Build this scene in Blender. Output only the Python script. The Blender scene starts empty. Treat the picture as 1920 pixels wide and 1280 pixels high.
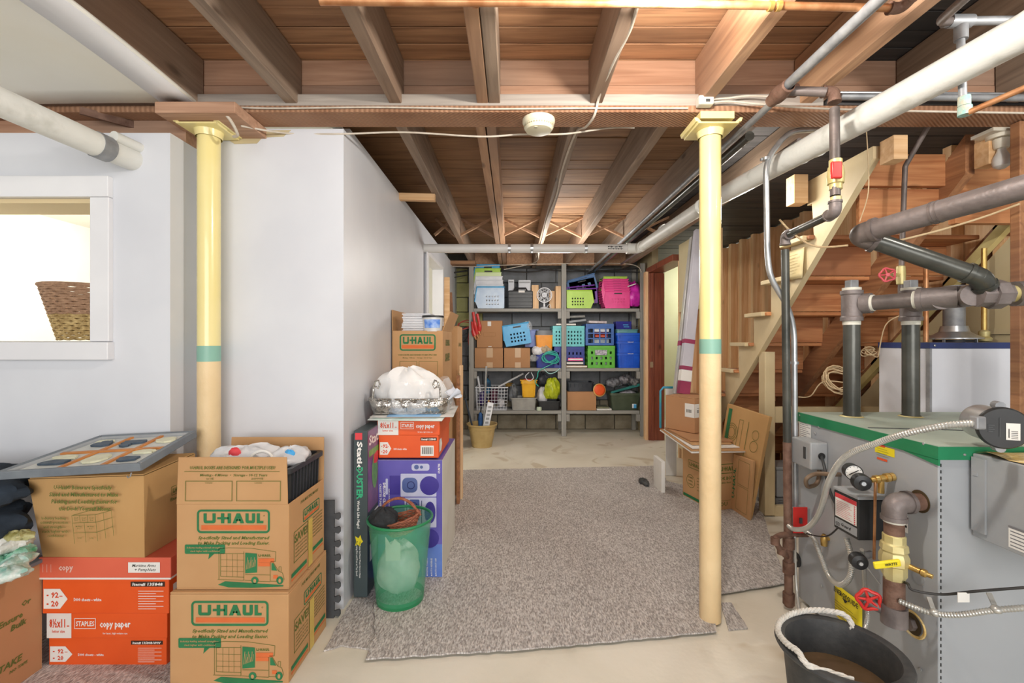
import bpy, math, random
from mathutils import Vector, Matrix

# ---------------------------------------------------------------- camera, light, exposure
sc = bpy.context.scene
COL = sc.collection
F, EYE = 850.0, 1.2          # focal length in pixels of a 1920 wide frame, eye height in metres
cam = bpy.data.cameras.new('camera'); camo = bpy.data.objects.new('camera', cam); COL.objects.link(camo)
camo.location = (0, 0, EYE); camo.rotation_euler = (math.pi/2, 0, 0)
cam.sensor_width = 36; cam.lens = F/1920*36; cam.clip_start = .05
sc.camera = camo
sc.view_settings.view_transform = 'Standard'; sc.view_settings.look = 'None'
sc.view_settings.gamma = 1; sc.view_settings.use_curve_mapping = False
sc.view_settings.exposure = 0.0
w = bpy.data.worlds.new('world'); sc.world = w; w.use_nodes = True
w.node_tree.nodes['Background'].inputs[0].default_value = (1, .99, .975, 1)
w.node_tree.nodes['Background'].inputs[1].default_value = 0.6

def lamp(name, loc, power, color=(1, 1, 1), r=.04):
    l = bpy.data.lights.new(name, 'POINT'); l.energy = power; l.color = color; l.shadow_soft_size = r
    o = bpy.data.objects.new(name, l); o.location = loc; COL.objects.link(o); return o
def area(name, loc, rot, power, sx, sy, color=(1, 1, 1)):
    l = bpy.data.lights.new(name, 'AREA'); l.energy = power; l.color = color
    l.shape = 'RECTANGLE'; l.size = sx; l.size_y = sy
    o = bpy.data.objects.new(name, l); o.location = loc; o.rotation_euler = rot; COL.objects.link(o); return o
lamp('ceiling_bulb_light', (.45, 1.12, 2.11), 54, (1, .94, .86), .04)
area('fill_light_behind', (0.1, -4.2, 1.7), (math.radians(88), 0, 0), 195, 4.2, 2.2, (1, .985, .965))  # broad soft fill added behind the camera, not a fixture of the room
lamp('side_room_light', (-2.6, 3.2, 1.95), 50, (1, .985, .95), .12)
lamp('hall_light', (2.9, 6.2, 2.0), 34, (1, .98, .85), .12)
lamp('store_fill_light', (.42, 4.35, 1.90), 32, (1, .96, .9), .16)  # unseen fill lamp added to brighten the shelves and far floor
lamp('stair_side_fill', (1.42, 2.75, 2.02), 13, (1, .95, .86), .08)  # extra lamp without a fixture, added to lift the stair studs
lamp('boiler_corner_light', (1.75, 1.05, 2.12), 18, (1, .96, .9), .03)
lamp('heater_corner_light', (4.2, 2.6, 2.1), 4, (1, .95, .86), .1)

# ---------------------------------------------------------------- helpers
def W(px, py, d):
    return Vector(((px-960)/F*d, d, EYE-(py-640)/F*d))
def FL(px, py, z=0):
    d = (EYE-z)*F/(py-640); return Vector(((px-960)/F*d, d, z))
V = Vector
rnd = random.Random(7)
MATS = {}
def s2l(c):
    if isinstance(c, str):
        c = tuple(int(c[i:i+2], 16) for i in (0, 2, 4))
    return tuple(((x/255)/12.92 if x/255 <= .04045 else ((x/255+.055)/1.055)**2.4) for x in c)
def _nt(name):
    m = bpy.data.materials.new(name); m.use_nodes = True
    return m, m.node_tree, m.node_tree.nodes, m.node_tree.links, m.node_tree.nodes['Principled BSDF']
def mat(name, c1, c2=None, rough=.6, metal=0, scale=6, stretch=(1, 1, 1), bump=0, bscale=80, bstretch=(1, 1, 1),
        lo=.35, hi=.65, trans=0, alpha=1, coat=0, rand=0, spec=.5, ior=1.45, detail=4, emit=0, ss=0):
    if name in MATS: return MATS[name]
    m, nt, N, L, B = _nt(name)
    a = s2l(c1); b = s2l(c2) if c2 else a
    tc = N.new('ShaderNodeTexCoord'); mp = N.new('ShaderNodeMapping'); mp.inputs['Scale'].default_value = stretch
    L.new(tc.outputs['Object'], mp.inputs['Vector'])
    out = None
    if c2:
        nz = N.new('ShaderNodeTexNoise'); nz.inputs['Scale'].default_value = scale; nz.inputs['Detail'].default_value = detail
        L.new(mp.outputs[0], nz.inputs['Vector'])
        if rand:
            oi = N.new('ShaderNodeObjectInfo'); ad = N.new('ShaderNodeVectorMath'); ad.operation = 'ADD'
            mu = N.new('ShaderNodeMath'); mu.operation = 'MULTIPLY'; mu.inputs[1].default_value = 40
            L.new(oi.outputs['Random'], mu.inputs[0]); L.new(mp.outputs[0], ad.inputs[0]); L.new(mu.outputs[0], ad.inputs[1])
            L.new(ad.outputs[0], nz.inputs['Vector'])
        cr = N.new('ShaderNodeValToRGB'); cr.color_ramp.elements[0].position = lo; cr.color_ramp.elements[1].position = hi
        cr.color_ramp.elements[0].color = (*a, 1); cr.color_ramp.elements[1].color = (*b, 1)
        L.new(nz.outputs['Fac'], cr.inputs[0]); out = cr.outputs[0]
    else:
        rg = N.new('ShaderNodeRGB'); rg.outputs[0].default_value = (*a, 1); out = rg.outputs[0]
    if rand:
        oi2 = N.new('ShaderNodeObjectInfo'); hs = N.new('ShaderNodeHueSaturation'); mr = N.new('ShaderNodeMapRange')
        mr.inputs['To Min'].default_value = 1-rand; mr.inputs['To Max'].default_value = 1+rand
        L.new(oi2.outputs['Random'], mr.inputs['Value']); L.new(mr.outputs[0], hs.inputs['Value']); L.new(out, hs.inputs['Color']); out = hs.outputs[0]
    L.new(out, B.inputs['Base Color'])
    B.inputs['Roughness'].default_value = rough; B.inputs['Metallic'].default_value = metal
    B.inputs['Specular IOR Level'].default_value = spec; B.inputs['IOR'].default_value = ior
    B.inputs['Transmission Weight'].default_value = trans; B.inputs['Alpha'].default_value = alpha
    B.inputs['Coat Weight'].default_value = coat
    if ss:
        B.inputs['Subsurface Weight'].default_value = ss; B.inputs['Subsurface Radius'].default_value = (.02, .02, .02)
    if emit:
        L.new(out, B.inputs['Emission Color']); B.inputs['Emission Strength'].default_value = emit
    if bump:
        mp2 = N.new('ShaderNodeMapping'); mp2.inputs['Scale'].default_value = bstretch
        L.new(tc.outputs['Object'], mp2.inputs['Vector'])
        n2 = N.new('ShaderNodeTexNoise'); n2.inputs['Scale'].default_value = bscale; n2.inputs['Detail'].default_value = 3
        L.new(mp2.outputs[0], n2.inputs['Vector'])
        bp = N.new('ShaderNodeBump'); bp.inputs['Strength'].default_value = bump; bp.inputs['Distance'].default_value = .01
        L.new(n2.outputs['Fac'], bp.inputs['Height']); L.new(bp.outputs[0], B.inputs['Normal'])
    MATS[name] = m; return m
def wood(name, c1, c2, axis='X', rand=.16, rough=.75, c3=None, dens=1.0):
    """sawn timber: grain stretched along an axis, a few knots, saw roughness"""
    if name in MATS: return MATS[name]
    m, nt, N, L, B = _nt(name)
    st = {'X': (.9, 16, 16), 'Y': (16, .9, 16), 'Z': (16, 16, .9)}[axis]
    ks = {'X': (3, 8, 8), 'Y': (8, 3, 8), 'Z': (8, 8, 3)}[axis]
    tc = N.new('ShaderNodeTexCoord'); oi = N.new('ShaderNodeObjectInfo')
    mu = N.new('ShaderNodeMath'); mu.operation = 'MULTIPLY'; mu.inputs[1].default_value = 53
    L.new(oi.outputs['Random'], mu.inputs[0])
    def coords(s):
        mp = N.new('ShaderNodeMapping'); mp.inputs['Scale'].default_value = s; L.new(tc.outputs['Object'], mp.inputs['Vector'])
        ad = N.new('ShaderNodeVectorMath'); ad.operation = 'ADD'; L.new(mp.outputs[0], ad.inputs[0]); L.new(mu.outputs[0], ad.inputs[1]); return ad.outputs[0]
    nz = N.new('ShaderNodeTexNoise'); nz.inputs['Scale'].default_value = 2.2*dens; nz.inputs['Detail'].default_value = 7; nz.inputs['Distortion'].default_value = .8
    L.new(coords(st), nz.inputs['Vector'])
    cr = N.new('ShaderNodeValToRGB'); cr.color_ramp.elements[0].position = .3; cr.color_ramp.elements[1].position = .68
    cr.color_ramp.elements[0].color = (*s2l(c1), 1); cr.color_ramp.elements[1].color = (*s2l(c2), 1)
    L.new(nz.outputs['Fac'], cr.inputs[0]); out = cr.outputs[0]
    # knots
    vo = N.new('ShaderNodeTexVoronoi'); vo.inputs['Scale'].default_value = .8; L.new(coords(ks), vo.inputs['Vector'])
    k = N.new('ShaderNodeMapRange'); k.inputs['From Min'].default_value = .05; k.inputs['From Max'].default_value = .13
    k.inputs['To Min'].default_value = .75; k.inputs['To Max'].default_value = 0
    L.new(vo.outputs['Distance'], k.inputs['Value'])
    mx = N.new('ShaderNodeMix'); mx.data_type = 'RGBA'; mx.inputs[7].default_value = (*[x*.35 for x in s2l(c1)], 1)
    L.new(k.outputs[0], mx.inputs[0]); L.new(out, mx.inputs[6]); out = mx.outputs[2]
    if c3:   # large soft stains
        n3 = N.new('ShaderNodeTexNoise'); n3.inputs['Scale'].default_value = 1.1; n3.inputs['Detail'].default_value = 3; L.new(coords((1, 1, 1)), n3.inputs['Vector'])
        r3 = N.new('ShaderNodeMapRange'); r3.inputs['From Min'].default_value = .48; r3.inputs['From Max'].default_value = .68; r3.inputs['To Max'].default_value = .8
        L.new(n3.outputs['Fac'], r3.inputs['Value'])
        m3 = N.new('ShaderNodeMix'); m3.data_type = 'RGBA'; m3.inputs[7].default_value = (*s2l(c3), 1)
        L.new(r3.outputs[0], m3.inputs[0]); L.new(out, m3.inputs[6]); out = m3.outputs[2]
    hs = N.new('ShaderNodeHueSaturation'); mr = N.new('ShaderNodeMapRange')
    mr.inputs['To Min'].default_value = 1-rand; mr.inputs['To Max'].default_value = 1+rand
    L.new(oi.outputs['Random'], mr.inputs['Value']); L.new(mr.outputs[0], hs.inputs['Value']); L.new(out, hs.inputs['Color'])
    L.new(hs.outputs[0], B.inputs['Base Color']); B.inputs['Roughness'].default_value = rough
    bp = N.new('ShaderNodeBump'); bp.inputs['Strength'].default_value = .35; bp.inputs['Distance'].default_value = .004
    L.new(nz.outputs['Fac'], bp.inputs['Height']); L.new(bp.outputs[0], B.inputs['Normal'])
    MATS[name] = m; return m

TXT = {}
def text_geo(s, bold, shear, spacing=1.0):
    k = (s, bold, shear, spacing)
    if k in TXT: return TXT[k]
    cu = bpy.data.curves.new('t', 'FONT'); cu.body = s; cu.size = 1; cu.resolution_u = 1; cu.offset = bold; cu.shear = shear; cu.space_character = spacing
    o = bpy.data.objects.new('t', cu); COL.objects.link(o)
    me = bpy.data.meshes.new_from_object(o.evaluated_get(bpy.context.evaluated_depsgraph_get()))
    vs = [tuple(v.co) for v in me.vertices]; fs = [tuple(p.vertices) for p in me.polygons]
    bpy.data.objects.remove(o); bpy.data.curves.remove(cu); bpy.data.meshes.remove(me)
    if vs:
        x0 = min(v[0] for v in vs); x1 = max(v[0] for v in vs); y0 = min(v[1] for v in vs); y1 = max(v[1] for v in vs)
    else: x0 = x1 = y0 = y1 = 0
    TXT[k] = (vs, fs, x0, x1, y0, y1); return TXT[k]

WORLD = {}
def tag(o, label=None, cat=None, group=None, kind=None):
    if label: o['label'] = label
    if cat: o['category'] = cat
    if group: o['group'] = group
    if kind: o['kind'] = kind
    return o
def thing(name, label, cat, loc=(0, 0, 0), rz=0, group=None, kind=None):
    o = bpy.data.objects.new(name, None); o.empty_display_size = .05; COL.objects.link(o)
    o.location = loc; o.rotation_euler = (0, 0, rz)
    WORLD[o] = Matrix.Translation(V(loc)) @ Matrix.Rotation(rz, 4, 'Z')
    return tag(o, label, cat, group, kind)
def sub(name, parent, kind=None):   # a plain grouping empty inside a thing
    o = bpy.data.objects.new(name, None); o.empty_display_size = .02; COL.objects.link(o); o.parent = parent; WORLD[o] = WORLD[parent]; return o

def frame_of(t, up=V((0, 0, 1))):
    t = t.normalized(); a = up if abs(t.dot(up)) < .95 else V((1, 0, 0))
    n = t.cross(a).normalized(); return n, n.cross(t).normalized()

class MB:
    def __init__(s): s.v = []; s.f = []; s.sm = []
    def add(s, vs, fs, smooth=False):
        b = len(s.v); s.v += [V(v) for v in vs]; s.f += [tuple(b+i for i in f) for f in fs]; s.sm += [smooth]*len(fs); return s
    def bx(s, x0, y0, z0, x1, y1, z1):
        return s.add([(x0, y0, z0), (x1, y0, z0), (x1, y1, z0), (x0, y1, z0), (x0, y0, z1), (x1, y0, z1), (x1, y1, z1), (x0, y1, z1)],
                     [(0, 3, 2, 1), (4, 5, 6, 7), (0, 1, 5, 4), (1, 2, 6, 5), (2, 3, 7, 6), (3, 0, 4, 7)])
    def hexa(s, b, t):     # four bottom and four top corners, counter clockwise
        return s.add(list(b)+list(t), [(0, 3, 2, 1), (4, 5, 6, 7), (0, 1, 5, 4), (1, 2, 6, 5), (2, 3, 7, 6), (3, 0, 4, 7)])
    def bar(s, a, b, w, h, up=V((0, 0, 1))):   # rectangular bar between two points
        a, b = V(a), V(b); n, u = frame_of(b-a, up); n = n*w/2; u = u*h/2
        return s.add([a-n-u, a+n-u, a+n+u, a-n+u, b-n-u, b+n-u, b+n+u, b-n+u],
                     [(0, 1, 2, 3), (4, 7, 6, 5), (0, 4, 5, 1), (1, 5, 6, 2), (2, 6, 7, 3), (3, 7, 4, 0)])
    def prism(s, poly, off):
        n = len(poly); off = V(off); p = [V(q) for q in poly]
        return s.add(p+[q+off for q in p], [tuple(range(n))[::-1], tuple(range(n, 2*n))]+[(i, (i+1) % n, n+(i+1) % n, n+i) for i in range(n)])
    def tube(s, pts, r, n=10, closed=False, caps=True):
        pts = [V(p) for p in pts]; m = len(pts); rs = r if isinstance(r, (list, tuple)) else [r]*m
        vs = []; nn = None
        for i, p in enumerate(pts):
            if closed: t = pts[(i+1) % m]-pts[i-1]
            else: t = pts[min(i+1, m-1)]-pts[max(i-1, 0)]
            t = t.normalized()
            if nn is None: nn, _ = frame_of(t)
            else:
                q = nn-t*nn.dot(t); nn = q.normalized() if q.length > 1e-6 else frame_of(t)[0]
            bb = t.cross(nn)
            for k in range(n):
                a = 2*math.pi*k/n; vs.append(p+(nn*math.cos(a)+bb*math.sin(a))*rs[i])
        fs = []
        for i in range(m if closed else m-1):
            j = (i+1) % m
            for k in range(n): fs.append((i*n+k, i*n+(k+1) % n, j*n+(k+1) % n, j*n+k))
        s.add(vs, fs, True)
        if caps and not closed:
            s.add(vs[:n], [tuple(range(n))[::-1]]); s.add(vs[-n:], [tuple(range(n))])
        return s
    def cyl(s, a, b, r, n=16, r2=None): return s.tube([a, b], [r, r if r2 is None else r2], n)
    def lathe(s, prof, c=(0, 0, 0), n=24, axis=V((0, 0, 1)), sx=1, sy=1):   # profile of (r, h) along the axis
        c = V(c); ax = V(axis).normalized()
        if abs(ax.z) > .99: e1, e2 = V((1, 0, 0)), V((0, 1, 0))*(1 if ax.z > 0 else -1)
        else: e1, e2 = frame_of(ax)
        if abs(ax.z) <= .99: e1, e2 = e1, ax.cross(e1)
        vs = []
        for r, h in prof:
            for k in range(n):
                a = 2*math.pi*k/n; vs.append(c+ax*h+(e1*math.cos(a)*sx+e2*math.sin(a)*sy)*r)
        fs = []
        for i in range(len(prof)-1):
            for k in range(n): fs.append((i*n+k, i*n+(k+1) % n, (i+1)*n+(k+1) % n, (i+1)*n+k))
        return s.add(vs, fs, True)
    def sphere(s, c, r, sx=1, sy=1, sz=1, n=14, m=9, fn=None):
        vs = []; c = V(c)
        for i in range(m+1):
            ph = math.pi*i/m
            for k in range(n):
                a = 2*math.pi*k/n; q = V((math.sin(ph)*math.cos(a)*sx, math.sin(ph)*math.sin(a)*sy, math.cos(ph)*sz))*r
                if fn and 0 < i < m: q = q*fn(a, ph)
                vs.append(c+q)
        fs = [(i*n+k, (i+1)*n+k, (i+1)*n+(k+1) % n, i*n+(k+1) % n) for i in range(m) for k in range(n)]
        return s.add(vs, fs, True)
    def sheet(s, fn, nu, nv, smooth=True):
        vs = [fn(i/nu, j/nv) for j in range(nv+1) for i in range(nu+1)]
        fs = [(j*(nu+1)+i, j*(nu+1)+i+1, (j+1)*(nu+1)+i+1, (j+1)*(nu+1)+i) for j in range(nv) for i in range(nu)]
        return s.add(vs, fs, smooth)
    def mark(s):
        s.marks = getattr(s, 'marks', []); s.marks.append((len(s.v), len(s.f))); return s
    def build_each(s, name, m, parent, world=False, **k):   # every marked piece becomes a part of its own
        mk = s.marks+[(len(s.v), len(s.f))]
        for (a, fa), (b, fb) in zip(mk, mk[1:]):
            if fb == fa: continue
            q = MB(); q.v = s.v[a:b]; q.f = [tuple(i-a for i in f) for f in s.f[fa:fb]]; q.sm = s.sm[fa:fb]; q.build(name, m, parent, world, **k)
    def quad(s, a, b, c, d): return s.add([a, b, c, d], [(0, 1, 2, 3)])
    def turn(s, M):
        s.v = [M @ v for v in s.v]; return s
    def build(s, name, m, parent=None, world=False, bevel=0, seg=2, kind=None, solid=0, weld=False):
        vs = s.v
        me = bpy.data.meshes.new(name); o = bpy.data.objects.new(name, me); COL.objects.link(o)
        if parent is None:
            lo = V([min(v[i] for v in vs) for i in range(3)]); hi = V([max(v[i] for v in vs) for i in range(3)])
            c = V(((lo.x+hi.x)/2, (lo.y+hi.y)/2, lo.z)); vs = [v-c for v in vs]; o.location = c
            WORLD[o] = Matrix.Translation(c)
        else:
            o.parent = parent; WORLD[o] = WORLD[parent]
            if world:
                Mi = WORLD[parent].inverted(); vs = [Mi @ v for v in vs]
        me.from_pydata([tuple(v) for v in vs], [], s.f)
        me.polygons.foreach_set('use_smooth', s.sm)
        if m: me.materials.append(m)
        me.update()
        if any(s.sm): me.set_sharp_from_angle(angle=math.radians(38))
        if solid:
            md = o.modifiers.new('thick', 'SOLIDIFY'); md.thickness = solid; md.offset = 0
        if bevel:
            md = o.modifiers.new('bevel', 'BEVEL'); md.width = bevel; md.segments = seg; md.limit_method = 'ANGLE'; md.angle_limit = math.radians(50)
        if kind: o['kind'] = kind
        return o

class Print(MB):
    """flat print on a face: O lower left corner, u to the right, v up (metres)"""
    def __init__(s, O, u, v, lift=.0008):
        super().__init__(); s.u = V(u).normalized(); s.w = V(v).normalized(); s.O = V(O)+s.u.cross(s.w)*lift
    def P(s, a, b): return s.O+s.u*a+s.w*b
    def rect(s, a0, b0, a1, b1): return s.quad(s.P(a0, b0), s.P(a1, b0), s.P(a1, b1), s.P(a0, b1))
    def poly(s, pts): return s.add([s.P(*p) for p in pts], [tuple(range(len(pts)))])
    def line(s, a0, b0, a1, b1, t):
        d = V((a1-a0, b1-b0, 0)); l = d.length or 1; nx, ny = -d.y/l*t/2, d.x/l*t/2
        return s.poly([(a0-nx, b0-ny), (a1-nx, b1-ny), (a1+nx, b1+ny), (a0+nx, b0+ny)])
    def frame(s, a0, b0, a1, b1, t):
        s.rect(a0, b0, a1, b0+t); s.rect(a0, b1-t, a1, b1); s.rect(a0, b0+t, a0+t, b1-t); return s.rect(a1-t, b0+t, a1, b1-t)
    def rframe(s, a0, b0, a1, b1, t, r, k=5):
        def ring(o):
            pts = []
            for cx, cy, st in ((a1-r, b1-r, 0), (a0+r, b1-r, 90), (a0+r, b0+r, 180), (a1-r, b0+r, 270)):
                for i in range(k+1):
                    a = math.radians(st+90*i/k); pts.append(s.P(cx+math.cos(a)*(r-o), cy+math.sin(a)*(r-o)))
            return pts
        A, B = ring(0), ring(t); n = len(A)
        return s.add(A+B, [(i, (i+1) % n, n+(i+1) % n, n+i) for i in range(n)])
    def rrect(s, a0, b0, a1, b1, r, k=4):
        pts = []
        for cx, cy, st in ((a1-r, b1-r, 0), (a0+r, b1-r, 90), (a0+r, b0+r, 180), (a1-r, b0+r, 270)):
            for i in range(k+1):
                a = math.radians(st+90*i/k); pts.append((cx+math.cos(a)*r, cy+math.sin(a)*r))
        return s.poly(pts)
    def disc(s, a, b, r, n=20, ry=None): return s.poly([(a+math.cos(2*math.pi*i/n)*r, b+math.sin(2*math.pi*i/n)*(ry or r)) for i in range(n)])
    def ring(s, a, b, r, t, n=24):
        A = [s.P(a+math.cos(2*math.pi*i/n)*r, b+math.sin(2*math.pi*i/n)*r) for i in range(n)]
        B = [s.P(a+math.cos(2*math.pi*i/n)*(r-t), b+math.sin(2*math.pi*i/n)*(r-t)) for i in range(n)]
        return s.add(A+B, [(i, (i+1) % n, n+(i+1) % n, n+i) for i in range(n)])
    def build(s, name, m, parent=None, world=False, **k):   # print belongs to the body it is printed on
        if parent is not None and parent.type == 'EMPTY':
            ch = [x for x in COL.objects if x.parent == parent and x.type == 'MESH']
            if ch:
                M = WORLD[parent]; parent = ch[0]; WORLD[parent] = M
        return super().build(name, m, parent, world, **k)
    def text(s, t, a, b, h, w=None, bold=.02, shear=0, align='C', spacing=1.0):
        vs, fs, x0, x1, y0, y1 = text_geo(t, bold, shear, spacing)
        if not vs: return s
        capk = h/.72; k = capk if w is None else w/(x1-x0)
        ww = (x1-x0)*k; ox = {'C': a-ww/2, 'L': a, 'R': a-ww}[align]
        return s.add([s.P(ox+(v[0]-x0)*k, b+v[1]*capk) for v in vs], fs)

def copy_tree(o, parent=None):
    c = o.copy(); COL.objects.link(c); c.parent = parent
    for ch in [x for x in list(bpy.data.objects) if x.parent == o]: copy_tree(ch, c)
    return c
def kids(o): return [x for x in bpy.data.objects if x.parent == o]
def arc(c, u, v, r, a0, a1, n=8):
    return [V(c)+V(u)*(r*math.cos(math.radians(a0+(a1-a0)*i/n)))+V(v)*(r*math.sin(math.radians(a0+(a1-a0)*i/n))) for i in range(n+1)]
def smooth_path(pts, n=6):   # Catmull-Rom through the points
    pts = [V(p) for p in pts]; out = []
    for i in range(len(pts)-1):
        p0, p1, p2, p3 = pts[max(i-1, 0)], pts[i], pts[i+1], pts[min(i+2, len(pts)-1)]
        for k in range(n):
            t = k/n
            out.append(.5*((2*p1)+(p2-p0)*t+(2*p0-5*p1+4*p2-p3)*t*t+(3*p1-p0-3*p2+p3)*t**3))
    return out+[pts[-1]]
def bent(pts, r, k=5):        # polyline with rounded corners
    pts = [V(p) for p in pts]; out = [pts[0]]
    for i in range(1, len(pts)-1):
        a, b, c = pts[i-1], pts[i], pts[i+1]; rr = min(r, (a-b).length*.49, (c-b).length*.49)
        p, q = b+(a-b).normalized()*rr, b+(c-b).normalized()*rr
        for j in range(k+1):
            t = j/k; out.append(p*(1-t)**2+b*2*t*(1-t)+q*t*t)
    return out+[pts[-1]]
# ---------------------------------------------------------------- materials of the room
WHITE = mat('white_wall_paint', 'd9dbe0', 'd1d3d9', rough=.42, scale=2.5, bump=.05, bscale=14)
CREAM = mat('cream_wall_paint', 'f8f5ea', 'f4f0e2', rough=.6, scale=3)
PALEGREEN = mat('pale_green_wall_paint', 'e6e8c4', 'dfe0b8', rough=.6, scale=3)
BEIGE = mat('beige_wall_paint', 'c9bb97', 'bfb08b', rough=.6, scale=3, bump=.05, bscale=20)
TRIMW = mat('white_trim_paint', 'e8e8ea', 'e1e1e4', rough=.35, scale=4)
DRYWALL = mat('drywall_sheet', 'f2f1ea', 'e9e6da', rough=.8, scale=1.6, bump=.06, bscale=9)
MORTAR = mat('block_mortar', '6a6963', '5b5a54', rough=.95, scale=8)
BLK_GREY = mat('block_grey_paint', '83868a', '75787b', rough=.85, scale=7, bump=.5, bscale=90, rand=.07)
BLK_RAW = mat('block_bare', 'a39a86', '877d69', rough=.95, scale=7, bump=.6, bscale=90, rand=.12)
BLK_YEL = mat('block_yellow_green', 'bdbb84', 'a9a66c', rough=.9, scale=5, bump=.5, bscale=90, rand=.06)
W_PLANK = wood('subfloor_plank_wood', '946b4d', 'c6976f', 'X', .17, c3='7d5c44')
W_PLANKF = wood('subfloor_plank_wood_far', '856348', 'ab845f', 'X', .08, c3='75583f')
W_DARK = wood('shaded_plank_wood', '3a3838', '4f4b4a', 'X', .14, c3='2c2e33')  # shade of the right ceiling bays put into a darker board colour
W_JOIST = wood('joist_wood', '7d6b5c', 'a08b78', 'Y', .12, c3='8f6f58')
W_JOISTR = wood('joist_wood_red', 'a07a5e', 'c29a78', 'Y', .1, c3='8f7462')
W_GREY = wood('grey_board_wood', '9c9289', 'b8aea3', 'X', .06)
W_BEAM = wood('beam_wood', 'a37a60', 'c49c80', 'X', .06, c3='8f7868')
W_STUD = wood('stud_pine', 'd6a878', 'eccaa0', 'Z', .08, rough=.65)
W_RISER = wood('stair_board_fir', 'aa683e', 'd29462', 'X', .14, rough=.6, c3='95603f')
W_CARR = wood('stair_carriage_fir', '8a5d40', 'b58259', 'Y', .08, rough=.65, c3='6d4a36')
W_PINEX = wood('pine_block', 'cfa070', 'e4bf92', 'X', .08)
REDWOOD = wood('red_stained_wood', '713a2a', '93523c', 'Z', .04, rough=.4)
STAIRPAINT = mat('stringer_paint', 'd2c09a', 'c8b48c', rough=.55, scale=4, bump=.06, bscale=30)

def sawn(name, c1, c2):
    m, nt, N, L, B = _nt(name)
    tc = N.new('ShaderNodeTexCoord'); mp = N.new('ShaderNodeMapping'); mp.inputs['Rotation'].default_value = (0, 0, .95); L.new(tc.outputs['Object'], mp.inputs['Vector'])
    wv = N.new('ShaderNodeTexWave'); wv.inputs['Scale'].default_value = 26; wv.inputs['Distortion'].default_value = 2.2; wv.inputs['Detail'].default_value = 2; wv.inputs['Detail Scale'].default_value = .4
    L.new(mp.outputs[0], wv.inputs['Vector'])
    nz = N.new('ShaderNodeTexNoise'); nz.inputs['Scale'].default_value = 3; nz.inputs['Detail'].default_value = 5; L.new(tc.outputs['Object'], nz.inputs['Vector'])
    cr = N.new('ShaderNodeValToRGB'); cr.color_ramp.elements[0].position = .35; cr.color_ramp.elements[1].position = .65
    cr.color_ramp.elements[0].color = (*s2l(c1), 1); cr.color_ramp.elements[1].color = (*s2l(c2), 1); L.new(nz.outputs['Fac'], cr.inputs[0])
    mx = N.new('ShaderNodeMix'); mx.data_type = 'RGBA'; mx.blend_type = 'MULTIPLY'; mx.inputs[7].default_value = (.55, .5, .45, 1)
    pw = N.new('ShaderNodeMath'); pw.operation = 'MULTIPLY'; pw.inputs[1].default_value = .6; L.new(wv.outputs['Fac'], pw.inputs[0])
    L.new(pw.outputs[0], mx.inputs[0]); L.new(cr.outputs[0], mx.inputs[6]); L.new(mx.outputs[2], B.inputs['Base Color']); B.inputs['Roughness'].default_value = .8
    bp = N.new('ShaderNodeBump'); bp.inputs['Strength'].default_value = .5; bp.inputs['Distance'].default_value = .004; L.new(wv.outputs['Fac'], bp.inputs['Height']); L.new(bp.outputs[0], B.inputs['Normal']); return m
W_SAWN = sawn('rough_sawn_beam', '93684b', 'b38a6c')
def concrete():
    m, nt, N, L, B = _nt('painted_concrete_floor')
    tc = N.new('ShaderNodeTexCoord')
    def nz(s, d=5, dist=0):
        n = N.new('ShaderNodeTexNoise'); n.inputs['Scale'].default_value = s; n.inputs['Detail'].default_value = d; n.inputs['Distortion'].default_value = dist
        L.new(tc.outputs['Object'], n.inputs['Vector']); return n.outputs['Fac']
    cr = N.new('ShaderNodeValToRGB'); e = cr.color_ramp.elements
    e[0].position = .3; e[0].color = (*s2l('cfc7b6'), 1); e[1].position = .66; e[1].color = (*s2l('e6e0d2'), 1)
    x = e.new(.45); x.color = (*s2l('ded8c8'), 1)
    L.new(nz(1.6, 6, .6), cr.inputs[0])
    st = N.new('ShaderNodeMapRange'); st.inputs['From Min'].default_value = .60; st.inputs['From Max'].default_value = .67; st.inputs['To Max'].default_value = .55
    L.new(nz(2.7, 3, 1.2), st.inputs['Value'])
    mx = N.new('ShaderNodeMix'); mx.data_type = 'RGBA'; mx.inputs[7].default_value = (*s2l('b8a688'), 1)
    L.new(st.outputs[0], mx.inputs[0]); L.new(cr.outputs[0], mx.inputs[6]); L.new(mx.outputs[2], B.inputs['Base Color'])
    B.inputs['Roughness'].default_value = .55
    bp = N.new('ShaderNodeBump'); bp.inputs['Strength'].default_value = .15; bp.inputs['Distance'].default_value = .01
    L.new(nz(30), bp.inputs['Height']); L.new(bp.outputs[0], B.inputs['Normal']); return m
CONCRETE = concrete()
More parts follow.
